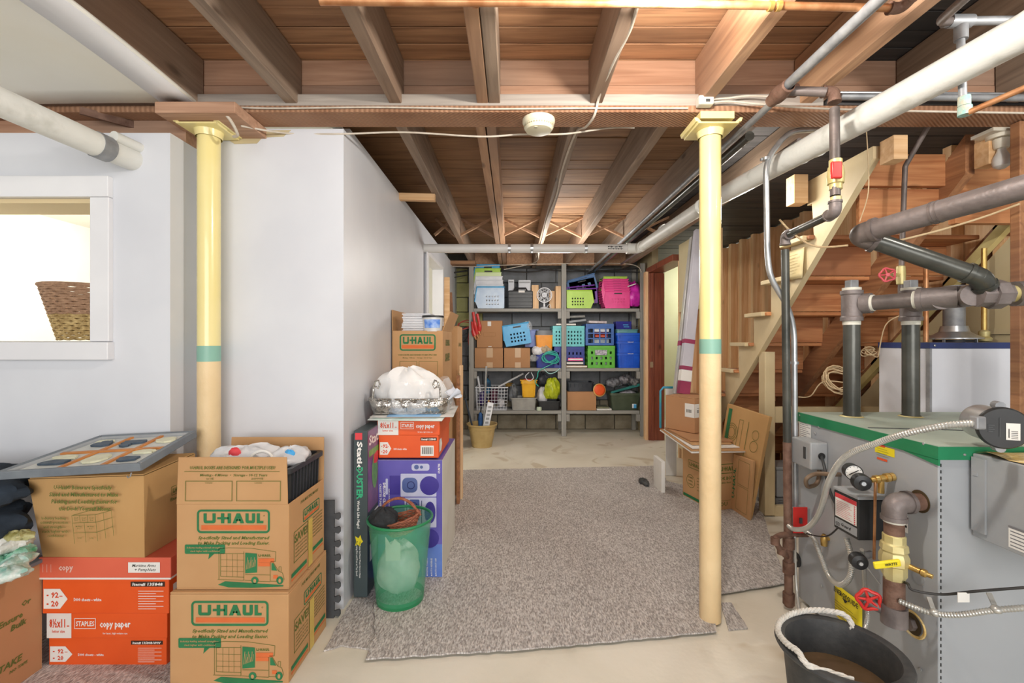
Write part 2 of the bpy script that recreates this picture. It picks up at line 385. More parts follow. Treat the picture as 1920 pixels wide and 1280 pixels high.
def carpet():
    m, nt, N, L, B = _nt('grey_fleck_carpet')
    tc = N.new('ShaderNodeTexCoord'); mp = N.new('ShaderNodeMapping'); mp.inputs['Scale'].default_value = (2.3, .75, 1); mp.inputs['Rotation'].default_value = (0, 0, .18)
    L.new(tc.outputs['Object'], mp.inputs['Vector'])
    n1 = N.new('ShaderNodeTexNoise'); n1.inputs['Scale'].default_value = 84; n1.inputs['Detail'].default_value = 3; L.new(mp.outputs[0], n1.inputs['Vector'])
    cr = N.new('ShaderNodeValToRGB'); e = cr.color_ramp.elements
    e[0].position = .34; e[0].color = (*s2l('968f8b'), 1); e[1].position = .66; e[1].color = (*s2l('dcd7d3'), 1)
    x = e.new(.5); x.color = (*s2l('bbb5b1'), 1)
    L.new(n1.outputs['Fac'], cr.inputs[0])
    n2 = N.new('ShaderNodeTexNoise'); n2.inputs['Scale'].default_value = 2.3; n2.inputs['Detail'].default_value = 3; L.new(tc.outputs['Object'], n2.inputs['Vector'])
    hs = N.new('ShaderNodeHueSaturation'); mr = N.new('ShaderNodeMapRange'); mr.inputs['To Min'].default_value = .86; mr.inputs['To Max'].default_value = 1.12
    L.new(n2.outputs['Fac'], mr.inputs['Value']); L.new(mr.outputs[0], hs.inputs['Value']); L.new(cr.outputs[0], hs.inputs['Color'])
    L.new(hs.outputs[0], B.inputs['Base Color']); B.inputs['Roughness'].default_value = 1; B.inputs['Specular IOR Level'].default_value = .1
    bp = N.new('ShaderNodeBump'); bp.inputs['Strength'].default_value = .8; bp.inputs['Distance'].default_value = .008
    L.new(n1.outputs['Fac'], bp.inputs['Height']); L.new(bp.outputs[0], B.inputs['Normal']); return m
CARPET = carpet()

def struct(name): return thing(name, None, None, (0, 0, 0), kind='structure')
# ---------------------------------------------------------------- floor
MB().bx(-4.2, -.6, -.12, 5.2, 7.3, 0).build('floor', CONCRETE, None, kind='structure')

# ---------------------------------------------------------------- ceiling: planks, joists, beam
CE = struct('ceiling')
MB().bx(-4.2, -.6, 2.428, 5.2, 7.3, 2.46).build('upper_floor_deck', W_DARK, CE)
def planks(y0, y1, wd, x0, x1, m):
    y = y0
    while y < y1:
        k = wd*rnd.uniform(.93, 1.07); dz = rnd.uniform(-.003, .003)
        MB().bx(x0, y+.0025, 2.40+dz, x1, y+k-.0025, 2.425+dz).build('plank', m, CE, bevel=.002, seg=1); y += k
planks(.35, 1.93, .1, -1.36, 1.232, W_PLANK)
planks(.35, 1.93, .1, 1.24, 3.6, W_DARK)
planks(2.02, 6.3, .163, -1.0, 1.3, W_PLANKF)
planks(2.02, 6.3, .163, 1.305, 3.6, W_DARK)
for i, x in enumerate((-1.337, -.92, -.486, -.1225, -.0727, .351, .804, 1.226, 1.66, 2.08, 2.5)):
    m = W_JOISTR if i in (3, 6, 7) else W_JOIST
    wdt = .047 if i in (3, 4) else .052
    dx = rnd.uniform(-.004, .004)
    MB().hexa([(x-wdt/2+dx, .35, 2.193), (x+wdt/2+dx, .35, 2.193), (x+wdt/2, 1.928, 2.193), (x-wdt/2, 1.928, 2.193)],
              [(x-wdt/2+dx, .35, 2.396), (x+wdt/2+dx, .35, 2.396), (x+wdt/2, 1.928, 2.396), (x-wdt/2, 1.928, 2.396)]).build('joist', m, CE, bevel=.003, seg=1)
FJ = (-.515, -.147, -.097, .293, .70, 1.11, 1.52)
for i, x in enumerate(FJ):
    m = W_JOISTR if i in (2, 1) else W_JOIST
    wdt = .044 if i in (1, 2) else .05
    MB().bx(x-wdt/2, 2.022, 2.193, x+wdt/2, 6.2, 2.396).build('joist', m, CE, bevel=.003, seg=1)
# girder: bottom plate, body and ledger strip
MB().bx(-2.8, 1.888, 2.155, 3.6, 2.021, 2.183).build('beam_plate', W_SAWN, CE, bevel=.002, seg=1)
MB().bx(-2.8, 1.931, 2.1835, 3.6, 2.018, 2.29).build('beam_board', W_BEAM, CE, bevel=.002, seg=1)
MB().bx(-2.8, 1.933, 2.292, 3.6, 2.018, 2.398).build('beam_board', W_BEAM, CE, bevel=.002, seg=1)
MB().bx(-1.33, 1.89, 2.1835, 1.30, 1.9305, 2.232).build('ledger_strip', W_GREY, CE, bevel=.002, seg=1)
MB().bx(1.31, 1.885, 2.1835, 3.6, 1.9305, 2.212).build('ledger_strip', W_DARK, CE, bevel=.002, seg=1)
# cross bridging between the far joists
def bridging(xa, xb, y, up):
    z0, z1 = (2.215, 2.385) if up else (2.385, 2.215)
    MB().bar((xa, y, z0), (xb, y, z1), .036, .02).build('bridging_strut', W_JOISTR, CE)
ed = [(-.515+.025, -.169), (-.075, .268), (.318, .675), (.725, 1.085), (1.135, 1.495)]
for a, b in [(-.74, -.54)]+ed:
    bridging(a, b, 4.33, True); bridging(a, b, 4.40, False)
for a, b in ed: 
    MB().bx(a+.004, 5.95, 2.2, b-.004, 5.99, 2.395).build('blocking', W_JOISTR, CE)
MB().bx(-.9, 5.55, 2.15, -.45, 5.75, 2.19).build('blocking', W_PLANK, CE)
MB().bar(W(742, 369, 3.05), W(816, 371, 3.05), .04, .045).build('nailer_block', W_PINEX, CE)
# drywall sheet under the left joists, with its loose joint strip
cl = sub('drywall_sheet', CE)
def sag(u, v):
    x = -3.1+u*(3.1-1.292); y = .35+v*1.505
    return V((x, y, 2.182-.012*math.sin(v*math.pi*2.2)*(.3+.7*u)-.006*math.sin(u*5)))
mb = MB().sheet(sag, 16, 16); o = mb.build('drywall_panel', DRYWALL, cl, solid=.012)
mb = MB().sheet(lambda u, v: sag(1-.07+.07*u+.0, v)+V((0, 0, -.009-.004*(1-u)))+V((-.004, 0, 0)), 2, 16)
mb.build('joint_strip', TRIMW, cl, solid=.003)
# wooden packing block over the left column
MB().hexa([(-1.42, 1.80, 2.108), (-1.10, 1.80, 2.108), (-1.10, 2.06, 2.108), (-1.42, 2.06, 2.108)], [(-1.42, 1.80, 2.153), (-1.10, 1.80, 2.153), (-1.10, 2.06, 2.153), (-1.42, 2.06, 2.153)]).build('packing_block', W_BEAM, CE, bevel=.003)

# ---------------------------------------------------------------- walls
WL = struct('wall_left')     # wall with the serving window
wx0, wx1, wz0, wz1 = -2.75, -1.72, 1.2, 1.79
for a in ((-3.6, 1.87, 0, -1.41, 2.03, wz0), (-3.6, 1.87, wz1, -1.41, 2.03, 2.06), (wx1, 1.87, wz0, -1.41, 2.03, wz1), (-3.6, 1.87, wz0, wx0, 2.03, wz1)):
    MB().bx(*a).build('wall_section', WHITE, WL)
MB().bx(-3.6, 1.96, 2.061, -1.41, 2.029, 2.154).build('sill_board', W_BEAM, WL)
MB().prism([W(x, y, 2.0315) for x, y in ((412, 246), (546, 244), (532, 256), (492, 258), (482, 269), (440, 270), (428, 262), (412, 264))], (0, -.0015, 0)).build('bare_patch', BEIGE, WL)
WI = struct('window_1')
MB().bx(wx0-.09, 1.845, wz1, wx1+.075, 1.871, wz1+.085).build('casing_head', TRIMW, WI, bevel=.003)
MB().bx(wx1-.002, 1.848, wz0, wx1+.075, 1.871, wz1-.001).build('casing_side', TRIMW, WI, bevel=.003)
MB().bx(wx0-.09, 1.848, wz0, wx0, 1.871, wz1-.001).build('casing_side', TRIMW, WI, bevel=.003)
MB().bx(wx0-.09, 1.838, wz0-.075, wx1+.08, 1.871, wz0-.002).build('window_apron', TRIMW, WI, bevel=.003)
MB().bx(wx0, 1.87, wz1-.02, wx1, 2.04, wz1-.001).build('head_jamb', mat('tan_jamb', 'd9c49a', rough=.6), WI)
MB().bx(wx0, 1.87, wz0-.001, wx1, 2.42, wz0+.002).build('counter_board', CREAM, WI)
MB().bx(wx1+.005, 2.035, 1.1, wx1+.02, 2.42, 1.199).build('counter_bracket', CREAM, WI)
WC = struct('wall_center')   # white partition facing the camera and running back to the doorway
MB().bx(-1.41, 2.032, 0, -.755, 2.11, 2.153).build('wall_section', WHITE, WC)
MB().bx(-.835, 2.11, 0, -.755, 3.93, 2.19).build('wall_section', WHITE, WC)
MB().bx(-.835, 4.87, 0, -.755, 6.19, 2.19).build('wall_section', WHITE, WC)
MB().bx(-.835, 3.93, 2.0, -.755, 4.87, 2.19).build('wall_section', WHITE, WC)
D1 = struct('door_1')
MB().bx(-.85, 3.93, 0, -.735, 3.965, 1.998).build('door_jamb', TRIMW, D1, bevel=.002)
MB().bx(-.85, 4.835, 0, -.735, 4.87, 1.998).build('door_jamb', TRIMW, D1, bevel=.002)
MB().bx(-.85, 3.966, 1.965, -.735, 4.834, 1.998).build('door_head', TRIMW, D1, bevel=.002)
MB().bx(-.734, 3.88, 0, -.72, 3.94, 2.03).build('door_casing', TRIMW, D1, bevel=.002)
# the lit room behind the window and the doorway
WR = struct('wall_side_room')
MB().bx(-3.7, 3.95+1.9, 0, -.84, 5.95, 2.39).build('wall_section', CREAM, WR)
MB().bx(-3.8, 2.03, 0, -3.7, 5.95, 2.39).build('wall_section', CREAM, WR)
MB().bx(-3.7, 2.03, 2.192, -.79, 5.95, 2.2).build('side_room_ceiling', CREAM, WR)
# rear cinder block wall
WB = struct('wall_back')
MB().bx(-.9, 6.235, 0, 1.72, 6.32, 2.4).build('mortar_bed', MORTAR, WB)
bm = {}
for nm, m in (('g', BLK_GREY), ('r', BLK_RAW), ('y', BLK_YEL)):
    o = MB().bx(-.195, -.02, .005, .195, .035, .195).build('block', m, WB, bevel=.006, seg=1); bm[nm] = o
first = {k: True for k in bm}
for r in range(11):
    for c in range(-3, 5):
        x = c*.4+(.2 if r % 2 else 0); 
        if x > 1.9: continue
        k = 'r' if r < 2 else ('y' if (r >= 7 and x < -.45) else 'g')
        if first[k]: o = bm[k]; first[k] = False
        else:
            o = bm[k].copy(); COL.objects.link(o)
        o.location = (x, 6.21+rnd.uniform(-.003, .003), r*.2+.002)
# right hand partition with the red framed doorway
WRt = struct('wall_right')
MB().bx(1.72, 5.58, 0, 1.80, 6.3, 2.39).build('wall_section', BEIGE, WRt)
MB().bx(1.715, 3.95, 1.50, 1.73, 4.66, 2.19).build('beige_panel', BEIGE, WRt)
for y in (3.97, 4.16, 4.36, 4.60): MB().bx(1.735, y, 0, 1.82, y+.045, 2.19).build('stud', W_STUD, WRt, bevel=.002, seg=1)
MB().bx(1.825, 3.95, 0, 1.835, 4.66, 2.19).build('sheathing', W_STUD, WRt)
D2 = struct('door_2')
MB().bx(1.66, 5.50, 0, 1.85, 5.57, 2.03).build('door_jamb', REDWOOD, D2, bevel=.004)
MB().bx(1.625, 5.52, 0, 1.658, 5.60, 2.05).build('door_trim', W_STUD, D2)
MB().bx(1.69, 5.49, 0, 1.72, 5.50, 2.03).build('door_stop', REDWOOD, D2, bevel=.002)
MB().bx(1.655, 4.68, 2.035, 1.85, 5.60, 2.10).build('door_head', REDWOOD, D2, bevel=.004)
MB().bx(1.72, 4.665, 0, 1.85, 4.70, 2.034).build('door_jamb', W_STUD, D2, bevel=.002)
MB().lathe([(0, 0), (.02, 0), (.02, .004), (0, .004)], (1.69, 5.487, .92), 10, V((0, -1, 0))).bx(1.672, 5.484, .885, 1.708, 5.489, .955).build('strike_plate', mat('tarnished_brass', 'b9a488', rough=.4, metal=.7), D2)
WY = struct('wall_hall')
MB().bx(1.8, 7.0, 0, 4.6, 7.1, 2.39).build('wall_section', PALEGREEN, WY)
MB().bx(4.5, 5.4, 0, 4.6, 7.0, 2.39).build('wall_section', PALEGREEN, WY)
# beige wall behind the water heater
WH = struct('wall_far_right')
MB().bx(2.78, 4.1, 0, 5.1, 4.18, 2.19).build('wall_section', BEIGE, WH)
MB().bx(2.78, 4.07, 1.24, 5.1, 4.10, 1.29).build('rail_board', BEIGE, WH, bevel=.003)
MB().bx(5.0, .9, 0, 5.1, 4.1, 2.39).build('wall_section', BEIGE, WH)
# stud wall on the far side of the stairs
WS = struct('wall_stairs')
MB().bx(2.74, 2.3, 0, 2.752, 5.9, 2.39).build('sheathing', W_STUD, WS)
y = 2.45
while y < 5.9:
    MB().bx(2.66, y, 0, 2.738, y+.05+rnd.uniform(0, .015), 2.39).build('stud', W_STUD, WS, bevel=.002, seg=1); y += .27+rnd.uniform(-.02, .03)

MB().prism([(2.648, 4.2, 0.0), (2.648, 2.3, 0.0), (2.648, 2.3, 1.86), (2.648, 4.2, .06)], (.008, 0, 0)).build('painted_panel', BEIGE, WS)
MB().bx(2.63, 2.3, 1.24, 2.6475, 3.0, 1.27).build('panel_rail', BEIGE, WS)
# ---------------------------------------------------------------- carpets
def mat_floor(name, pts, label, z0=.001, th=.006, cat='rug'):
    P = [FL(x, y) for x, y in pts]; P = [V((p.x, p.y, z0)) for p in P]
    # ragged edge
    Q = []
    for i, p in enumerate(P):
        q = P[(i+1) % len(P)]; n = max(2, int((q-p).length/.035))
        for k in range(n):
            t = k/n; j = .004 if k else 0
            Q.append(p.lerp(q, t)+V((rnd.uniform(-j, j), rnd.uniform(-j, j), 0)))
    o = MB().prism(Q[::-1] if sum((Q[i].x*Q[(i+1) % len(Q)].y-Q[(i+1) % len(Q)].x*Q[i].y) for i in range(len(Q))) < 0 else Q, (0, 0, th)).build(name, CARPET, None)
    return tag(o, label, cat)
mat_floor('carpet', [(686, 1243), (1000, 1222), (1343, 1190), (1335, 1120), (1476, 1098), (1440, 1000), (1425, 948), (1250, 905), (1238, 876), (866, 884), (800, 905), (745, 1060), (700, 1135), (704, 1190)],
          'large grey flecked carpet covering the middle of the floor', .011)
mat_floor('carpet_remnant', [(607, 1222), (635, 1170), (662, 1125), (760, 1075), (830, 1085), (800, 1200), (690, 1219), (640, 1212)],
          'small ragged carpet strip under the green bin and duster box', .001)
mat_floor('carpet_remnant', [(-260, 1420), (325, 1300), (330, 1215), (600, 1165), (612, 1130), (300, 1110), (-160, 1180)],
          'grey carpet piece under the stacked boxes at the left wall', .001, .004)
mat_floor('carpet_remnant', [(1366, 1183), (1402, 1180), (1372, 1132), (1352, 1132)],
          'tiny carpet scrap just right of the right hand steel column foot', .001)
# ---------------------------------------------------------------- metals and plastics
IRON = mat('black_iron_pipe', '59524f', '7b706c', rough=.5, metal=.35, scale=9, bump=.12, bscale=60)
IRONF = mat('iron_fitting', '6d6461', '837a78', rough=.5, metal=.3, scale=12, bump=.15, bscale=80)
BLACKP = mat('lacquered_black_pipe', '3b3c38', '5a5a54', rough=.28, metal=.35, scale=5, stretch=(1, 1, 1), bump=.05, bscale=40)
RUST = mat('rusty_pipe', '6b4f42', '86695a', rough=.7, metal=.3, scale=22, bump=.3, bscale=80)
GALV = mat('galvanized_steel', 'a9acaf', 'c6c9cb', rough=.32, metal=.75, scale=14)
GALVD = mat('dusty_galvanized', '85878a', '9fa0a2', rough=.5, metal=.4, scale=20)
FLEX = mat('flexible_metal_conduit', 'c4c3bd', 'b3b2ac', rough=.35, metal=.55, scale=12)
WPIPE = mat('white_painted_pipe', 'dcdcd6', 'b4b4aa', rough=.45, scale=11, lo=.56, hi=.8, detail=7, bump=.25, bscale=30)
PVC = mat('white_pvc', 'dad9d6', 'd2d0cc', rough=.4, scale=5)
COPPER = mat('dull_copper', 'b0764c', 'cf9a6e', rough=.4, metal=.6, scale=20)
PATINA = mat('green_patina', '86c2bd', 'b8b3a0', rough=.8, scale=40, bump=.5)
BRASS = mat('brass', 'b58f4e', 'd3b26c', rough=.35, metal=.75, scale=15)
PALEBRASS = mat('pale_brass_body', 'c9b87a', 'd8cd98', rough=.45, metal=.4, scale=15)
TEFLON = mat('white_thread_tape', 'dedbd0', 'd0ccbd', rough=.7, scale=30)
COLY = mat('yellow_column_paint', 'efe0a0', 'ecdc97', rough=.25, scale=6, bump=.12, bscale=18, coat=.3)
COLP = mat('peach_column_paint', 'e9cfa2', 'e2c698', rough=.45, scale=6, bump=.3, bscale=30)
COLT = mat('teal_column_band', '8ab8a6', '84b0a0', rough=.4, scale=6)
BOILG = mat('boiler_grey_panel', 'a9adb1', 'a1a5aa', rough=.35, scale=2, spec=.5)
BOILT = mat('boiler_top_plate', 'a4b0a4', '97a397', rough=.5, scale=5)
GREEN = mat('boiler_green_trim', '1f7a50', '27845a', rough=.35, scale=8)
DGREY = mat('dark_grey_plastic', '3b3d3f', '454749', rough=.45, scale=10)
BLACK = mat('black_plastic', '232425', '2d2e2f', rough=.4, scale=10)
LGREY = mat('light_grey_metal', 'a3a6a8', '989b9e', rough=.4, scale=8)
RED = mat('red_paint', 'd0352f', 'c02a28', rough=.35, scale=10)
PINKRED = mat('faded_red_paint', 'c8434d', 'd8606a', rough=.45, scale=10)
YEL = mat('yellow_vinyl', 'ecd92a', 'e6d220', rough=.5, scale=10)
INKB = mat('black_ink', '1e1d1c', rough=.6); INKR = mat('red_ink', 'd8434a', rough=.6); INKW = mat('white_ink', 'f0eeea', rough=.6)
PAPER = mat('white_paper', 'ebe9e4', 'e2e0da', rough=.7, scale=6)
CABLEW = mat('white_cable', 'cfc6b8', 'bdb2a2', rough=.85, scale=20)
CABLET = mat('tan_cable', 'cdb691', 'bfa680', rough=.6, scale=20)
CABLEB = mat('black_cable', '2b2a29', '383635', rough=.5, scale=20)

# ---------------------------------------------------------------- steel columns
def column(x, y, zt, zb, label):
    t = thing('support_column', label, 'column', (x, y, 0), 0, 'yellow topped steel columns')
    r = .0435
    MB().lathe([(0, zb+.002), (r, zb+.002), (r, 2.095)], n=32).build('upper_shaft', COLY, t)
    MB().lathe([(r+.0006, zt), (r+.0006, zb+.004)], n=32).build('painted_band', COLT, t)
    MB().lathe([(0, .011), (r, .011), (r+.0002, zt)], n=32).build('lower_shaft', COLP, t)
    a = .082
    c = MB().hexa([(-a, -a, 2.098), (a, -a, 2.098), (a, a, 2.098), (-a, a, 2.098)], [(-a*1.05, -a, 2.105), (a*1.05, -a, 2.105), (a, a, 2.105), (-a, a, 2.105)])
    c.lathe([(r+.006, 2.07), (r+.012, 2.098)], n=32)
    for i in (-1, 1): c.hexa([(i*a-.012, -a, 2.105), (i*a+.012, -a, 2.105), (i*a+.012, a, 2.105), (i*a-.012, a, 2.105)], [(i*a-.006+i*.012, -a, 2.122), (i*a+.006+i*.012, -a, 2.122), (i*a+.006+i*.012, a, 2.122), (i*a-.006+i*.012, a, 2.122)])
    c.build('cap_plate', COLY, t, bevel=.002)
    return t
column(-1.30, 1.945, 1.115, 1.178, 'yellow steel column with teal band standing behind the left boxes')
c2 = column(.85, 1.945, 1.148, 1.206, 'yellow steel column with teal band standing free on the carpet edge')
MB().bx(-.07, -.07, 2.123, .07, .07, 2.152).build('shim_plate', COLY, c2)

# ---------------------------------------------------------------- stairs
ST = thing('staircase', 'open basement staircase with beige stringer and bare wood risers', 'staircase', (2.2, 3.3, 0))
rise, run, tz, ty = .205, .215, .986, 3.44      # tread k: top z = tz+k*rise, near edge y = ty-k*run
def und(y): return .70+(3.6-y)*.953
xs0, xs1 = 1.72, 1.755
poly = [(4.34, 0), (und and 4.34, 0.001)]
pts = []
for k in range(-4, 5):
    z = tz+k*rise-.024; yn = ty-k*run; pts += [(yn+run, z), (yn, z)]
pts = [(4.30+run*.3, 0)]+[p for p in pts if p[1] > 0]+[(2.60, 1.99), (2.64, 1.99), (2.64, 2.13), (2.16, 2.13), (2.16, und(2.16)), (4.33, 0.0)]
pts = [(y, z) for y, z in pts]
out = [(4.33, 0)]
MB().prism([(xs0, y, z) for y, z in pts[1:]], (xs1-xs0, 0, 0)).build('side_stringer', STAIRPAINT, ST, world=True)
MB().prism([(2.66, 4.33, 0), (2.66, 4.33, .15), (2.66, 2.16, 2.15), (2.66, 2.16, und(2.16)-.03)], (.035, 0, 0)).build('side_stringer', W_CARR, ST, world=True)
MB().hexa([(2.62, 4.34, -.0+.0), (2.655, 4.34, 0), (2.655, 2.17, und(2.17)-.05), (2.62, 2.17, und(2.17)-.05)], [(2.62, 4.34, .06), (2.655, 4.34, .06), (2.655, 2.17, und(2.17)+.02), (2.62, 2.17, und(2.17)+.02)]).build('edge_trim', mat('faded_yellow_paint', 'd9c98c', 'c9b77a', rough=.6, scale=12), ST, world=True)
cm = [(4.33, 0), (4.33, .12)]
for x in (2.20,):
    MB().prism([(x, 4.3, .0), (x, 4.3, .22), (x, 2.2, und(2.2)+.17), (x, 2.2, und(2.2)-.02)], (.045, 0, 0)).build('carriage', W_CARR, ST, world=True)
for k in range(-4, 5):
    z = tz+k*rise; yn = ty-k*run
    if z < .1: continue
    MB().bx(1.69, yn-.004, z-.024, 2.66, yn+run+.028, z).build('tread', W_RISER, ST, world=True, bevel=.004, seg=1)
    MB().bx(1.665, yn+.02, z-.026, 1.7195, yn+run+.03, z+.002).build('tread_end', STAIRPAINT, ST, world=True, bevel=.004, seg=1)
    for xa, xb in ((1.756, 2.198), (2.247, 2.66)):
        MB().bx(xa, yn+run-.02, z-rise+.003, xb, yn+run-.002, z-.025).build('riser', W_RISER, ST, world=True, bevel=.002, seg=1)
MB().bx(1.73, 3.10, .009, 1.80, 3.18, 1.13).build('post', STAIRPAINT, ST, world=True, bevel=.004)
MB().bx(1.801, 3.12, .64, 2.62, 3.155, .75).build('rail', STAIRPAINT, ST, world=True, bevel=.003)
MB().bx(1.801, 3.11, 0.0, 2.62, 3.15, .07).build('kick_board', STAIRPAINT, ST, world=True, bevel=.003)
MB().bx(1.79, 2.30, 1.99, 2.2, 2.34, 2.15).bx(1.79, 2.335, 1.80, 2.2, 2.36, 1.985).build('header_board', W_RISER, ST, world=True, bevel=.002)
MB().bx(2.25, 2.30, 1.80, 2.66, 2.34, 2.15).build('header_board', W_RISER, ST, world=True, bevel=.002)
MB().bx(1.62, 2.60, 1.995, 1.70, 2.68, 2.16).build('wood_block', W_PINEX, ST, world=True, bevel=.003)
MB().bx(1.735, 2.06, 2.03, 1.80, 2.14, 2.14).build('wood_block', W_PINEX, ST, world=True, bevel=.003)
MB().bx(2.20, 2.09, 2.02, 2.265, 2.16, 2.14).build('wood_block', W_PINEX, ST, world=True, bevel=.003)
nt = thing('notice_card', 'yellowed printed card pinned to the beige stair stringer', 'notice', (1.712, 2.75, 1.62))
def Lc(u, v): return V((-.003-.012*(1-v)*u, .1-.2*u, -.04+.18*v-.008*u))
MB().sheet(Lc, 6, 6).build('card', mat('yellowed_card', 'd9caa0', 'cdbb8b', rough=.8, scale=8), nt, solid=.001)
p = Print((1.70, 2.85, 1.58), (0, -1, 0), (0, 0, 1), .008)
for i in range(6): p.rect(.03+.01*(i % 2), .135-i*.018, .165-.02*(i % 3), .139-i*.018)
p.build('print', mat('faint_brown_ink', 'a8946a', rough=.8), nt, world=True)
# coil of wire and clutter under the stairs
def coil(name, c, r, n, label, m, tail=None, rr=.004, tilt=(.4, .3), cat='cable', jit=.12):
    t = []
    for i in range(n*14):
        a = 2*math.pi*i/14; q = r*(1+jit*math.sin(i*.37)+jit*.6*math.cos(i*.9))
        t.append(V(c)+V((math.cos(a)*q, math.sin(a)*q*tilt[0]+.02*math.sin(i*.21), math.sin(a)*q*.9+.015*math.cos(i*.5))))
    if tail: t += smooth_path([t[-1]]+[V(x) for x in tail], 5)[1:]
    return tag(MB().tube(t, rr, 6).build(name, m, None), label, cat)
coil('wire_coil', W(1573, 712, 2.7), .075, 8, 'loose coil of tan wire hung under the stairs', CABLET, [W(1545, 715, 2.7), W(1520, 742, 2.72), W(1497, 744, 2.75)], .0035)
coil('wire_coil', W(1630, 660, 2.6), .03, 4, 'small tangle of tan wire behind the left riser pipe', CABLET, [W(1660, 610, 2.55), W(1690, 590, 2.5)], .003)
for i, (a, b, c, d, lab) in enumerate([(1.85, 2.45, .075, .10, 'grey plastic lid lying lowest under the stairs'), (1.86, 2.40, .102, .16, 'flattened grey plastic tray under the stairs'), (1.88, 2.35, .163, .32, 'grey box at the back of the storage under the stairs')]):
    if i < 2:
        mb = MB(); mb.bx(a, 3.2, c-.07, b, 3.42, d-.07)
        for k in range(4): mb.bx(a+.02, 3.195, c-.07+.004+k*(d-c)/4, b-.02, 3.2, c-.07+.01+k*(d-c)/4)
        tag(mb.build('plastic_tray', GALVD if i else LGREY, None, bevel=.004), lab, 'tray')
    else:
        tag(MB().bx(a, 3.22, .095, b, 3.40, .29).bx(a-.01, 3.21, .29, b+.01, 3.41, .31).build('storage_box', LGREY, None, bevel=.005), lab, 'box')

# ---------------------------------------------------------------- pipe helpers
def collar(mb, p, dirn, r, l=.02):
    d = V(dirn).normalized()*l/2; mb.cyl(V(p)-d, V(p)+d, r, 18)
def elbow(mb, a, b, c, r, R=None, k=1.22):
    """elbow fitting centred at b, arms towards a and c"""
    a, b, c = V(a), V(b), V(c); R = R or r*2.2
    u, w2 = (a-b).normalized(), (c-b).normalized()
    mb.tube(bent([b+u*R*1.25, b, b+w2*R*1.25], R, 8), r*k, 18)
    collar(mb, b+u*R*1.2, u, r*k*1.12, r*.45); collar(mb, b+w2*R*1.2, w2, r*k*1.12, r*.45)
def hexnut(mb, p, dirn, r, l):
    d = V(dirn).normalized()*l/2; mb.tube([V(p)-d, V(p)+d], r, 6); 
    for i in range(2): pass
def spiral(mb, pts, r, pitch=.007):
    """corrugated conduit: ribbed tube along a path"""
    P = [V(p) for p in pts]; L = [0]
    for i in range(1, len(P)): L.append(L[-1]+(P[i]-P[i-1]).length)
    n = int(L[-1]/pitch*2); q = []; rs = []; j = 0
    for i in range(n+1):
        t = L[-1]*i/n
        while j < len(P)-2 and L[j+1] < t: j += 1
        f = (t-L[j])/max(1e-6, L[j+1]-L[j]); q.append(P[j].lerp(P[j+1], f)); rs.append(r*(1.0 if i % 2 else .84))
    mb.tube(q, rs, 9)

# gas line
a = V((1.01, -.2, 2.14)); g0 = V((1.01, 1.70, 2.14))
gl = thing('gas_pipe', 'thin iron gas line with red valve dropping beside the stairs', 'pipe', (1.15, 1.8, 0))
B1 = V((1.17, 1.645, 2.105)); B2 = V((1.155, 1.62, 1.66)); B3 = V((1.205, 2.0, 1.665)); B4 = V((1.24, 2.03, .13))
mb = MB(); mb.tube([g0, B1-V((.03, 0, 0))], .0165, 14); mb.build('pipe_branch', IRON, gl, world=True)
mb = MB(); elbow(mb, g0, B1, B2, .016, .03); collar(mb, g0+V((.03, 0, 0)), (1, 0, 0), .024, .05); mb.build('elbow', RUST, gl, world=True)
MB().cyl(B1-V((0, 0, .06)), B2+V((0, 0, .06)), .0165, 16).build('drop_pipe', IRON, gl, world=True)
mb = MB(); elbow(mb, B1, B2, B3, .0165, .032); mb.build('elbow', IRONF, gl, world=True)
MB().cyl(B2.lerp(B3, .14), B3.lerp(B2, .12), .0155, 14).build('offset_pipe', BLACKP, gl, world=True)
mb = MB(); elbow(mb, B2, B3, B4, .0165, .03); mb.build('elbow', IRONF, gl, world=True)
MB().cyl(B3-V((0, 0, .06)), V((1.232, 2.03, .75)), .0165, 16).build('riser_pipe', BLACKP, gl, world=True)
MB().cyl(V((1.232, 2.03, .75)), V((1.24, 2.03, .015)), .0175, 16).build('lower_pipe', RUST, gl, world=True)
mb = MB()
for z in (.30, .19, .05): mb.mark(); collar(mb, (1.239, 2.03, z), (0, 0, 1), .024, .05)
mb.build_each('coupling', RUST, gl, world=True)
vz = 1.795
mb = MB(); mb.lathe([(.016, -.055), (.021, -.05), (.021, -.032), (.026, -.03), (.028, 0), (.024, .03), (.021, .032), (.021, .055), (.016, .058)], (1.16, 1.625, vz), 16)
mb.build('valve_body', PALEBRASS, gl, world=True)
mb = MB(); mb.cyl((1.145, 1.605, vz), (1.125, 1.575, vz), .013, 12); mb.bx(1.108, 1.568, vz-.03, 1.145, 1.582, vz+.03); mb.build('valve_handle', RED, gl, world=True, bevel=.005)
for z in (1.70, 2.03): pass
MB().lathe([(.0185, -.008), (.0185, .008)], (1.157, 1.621, 1.708), 14).build('yellow_sealant', PALEBRASS, gl, world=True)
# branch towards the boiler low down
mb = MB(); mb.tube(bent([(1.235, 2.03, .235), (1.19, 2.0, .27), (1.15, 1.99, .335), (1.2, 2.02, .34), (1.33, 2.035, .335)], .02), .0125, 12)
collar(mb, (1.155, 1.99, .325), (0, 0, 1), .018, .03); collar(mb, (1.19, 2.0, .275), (0, 0, 1), .018, .025); mb.build('boiler_branch', RUST, gl, world=True)
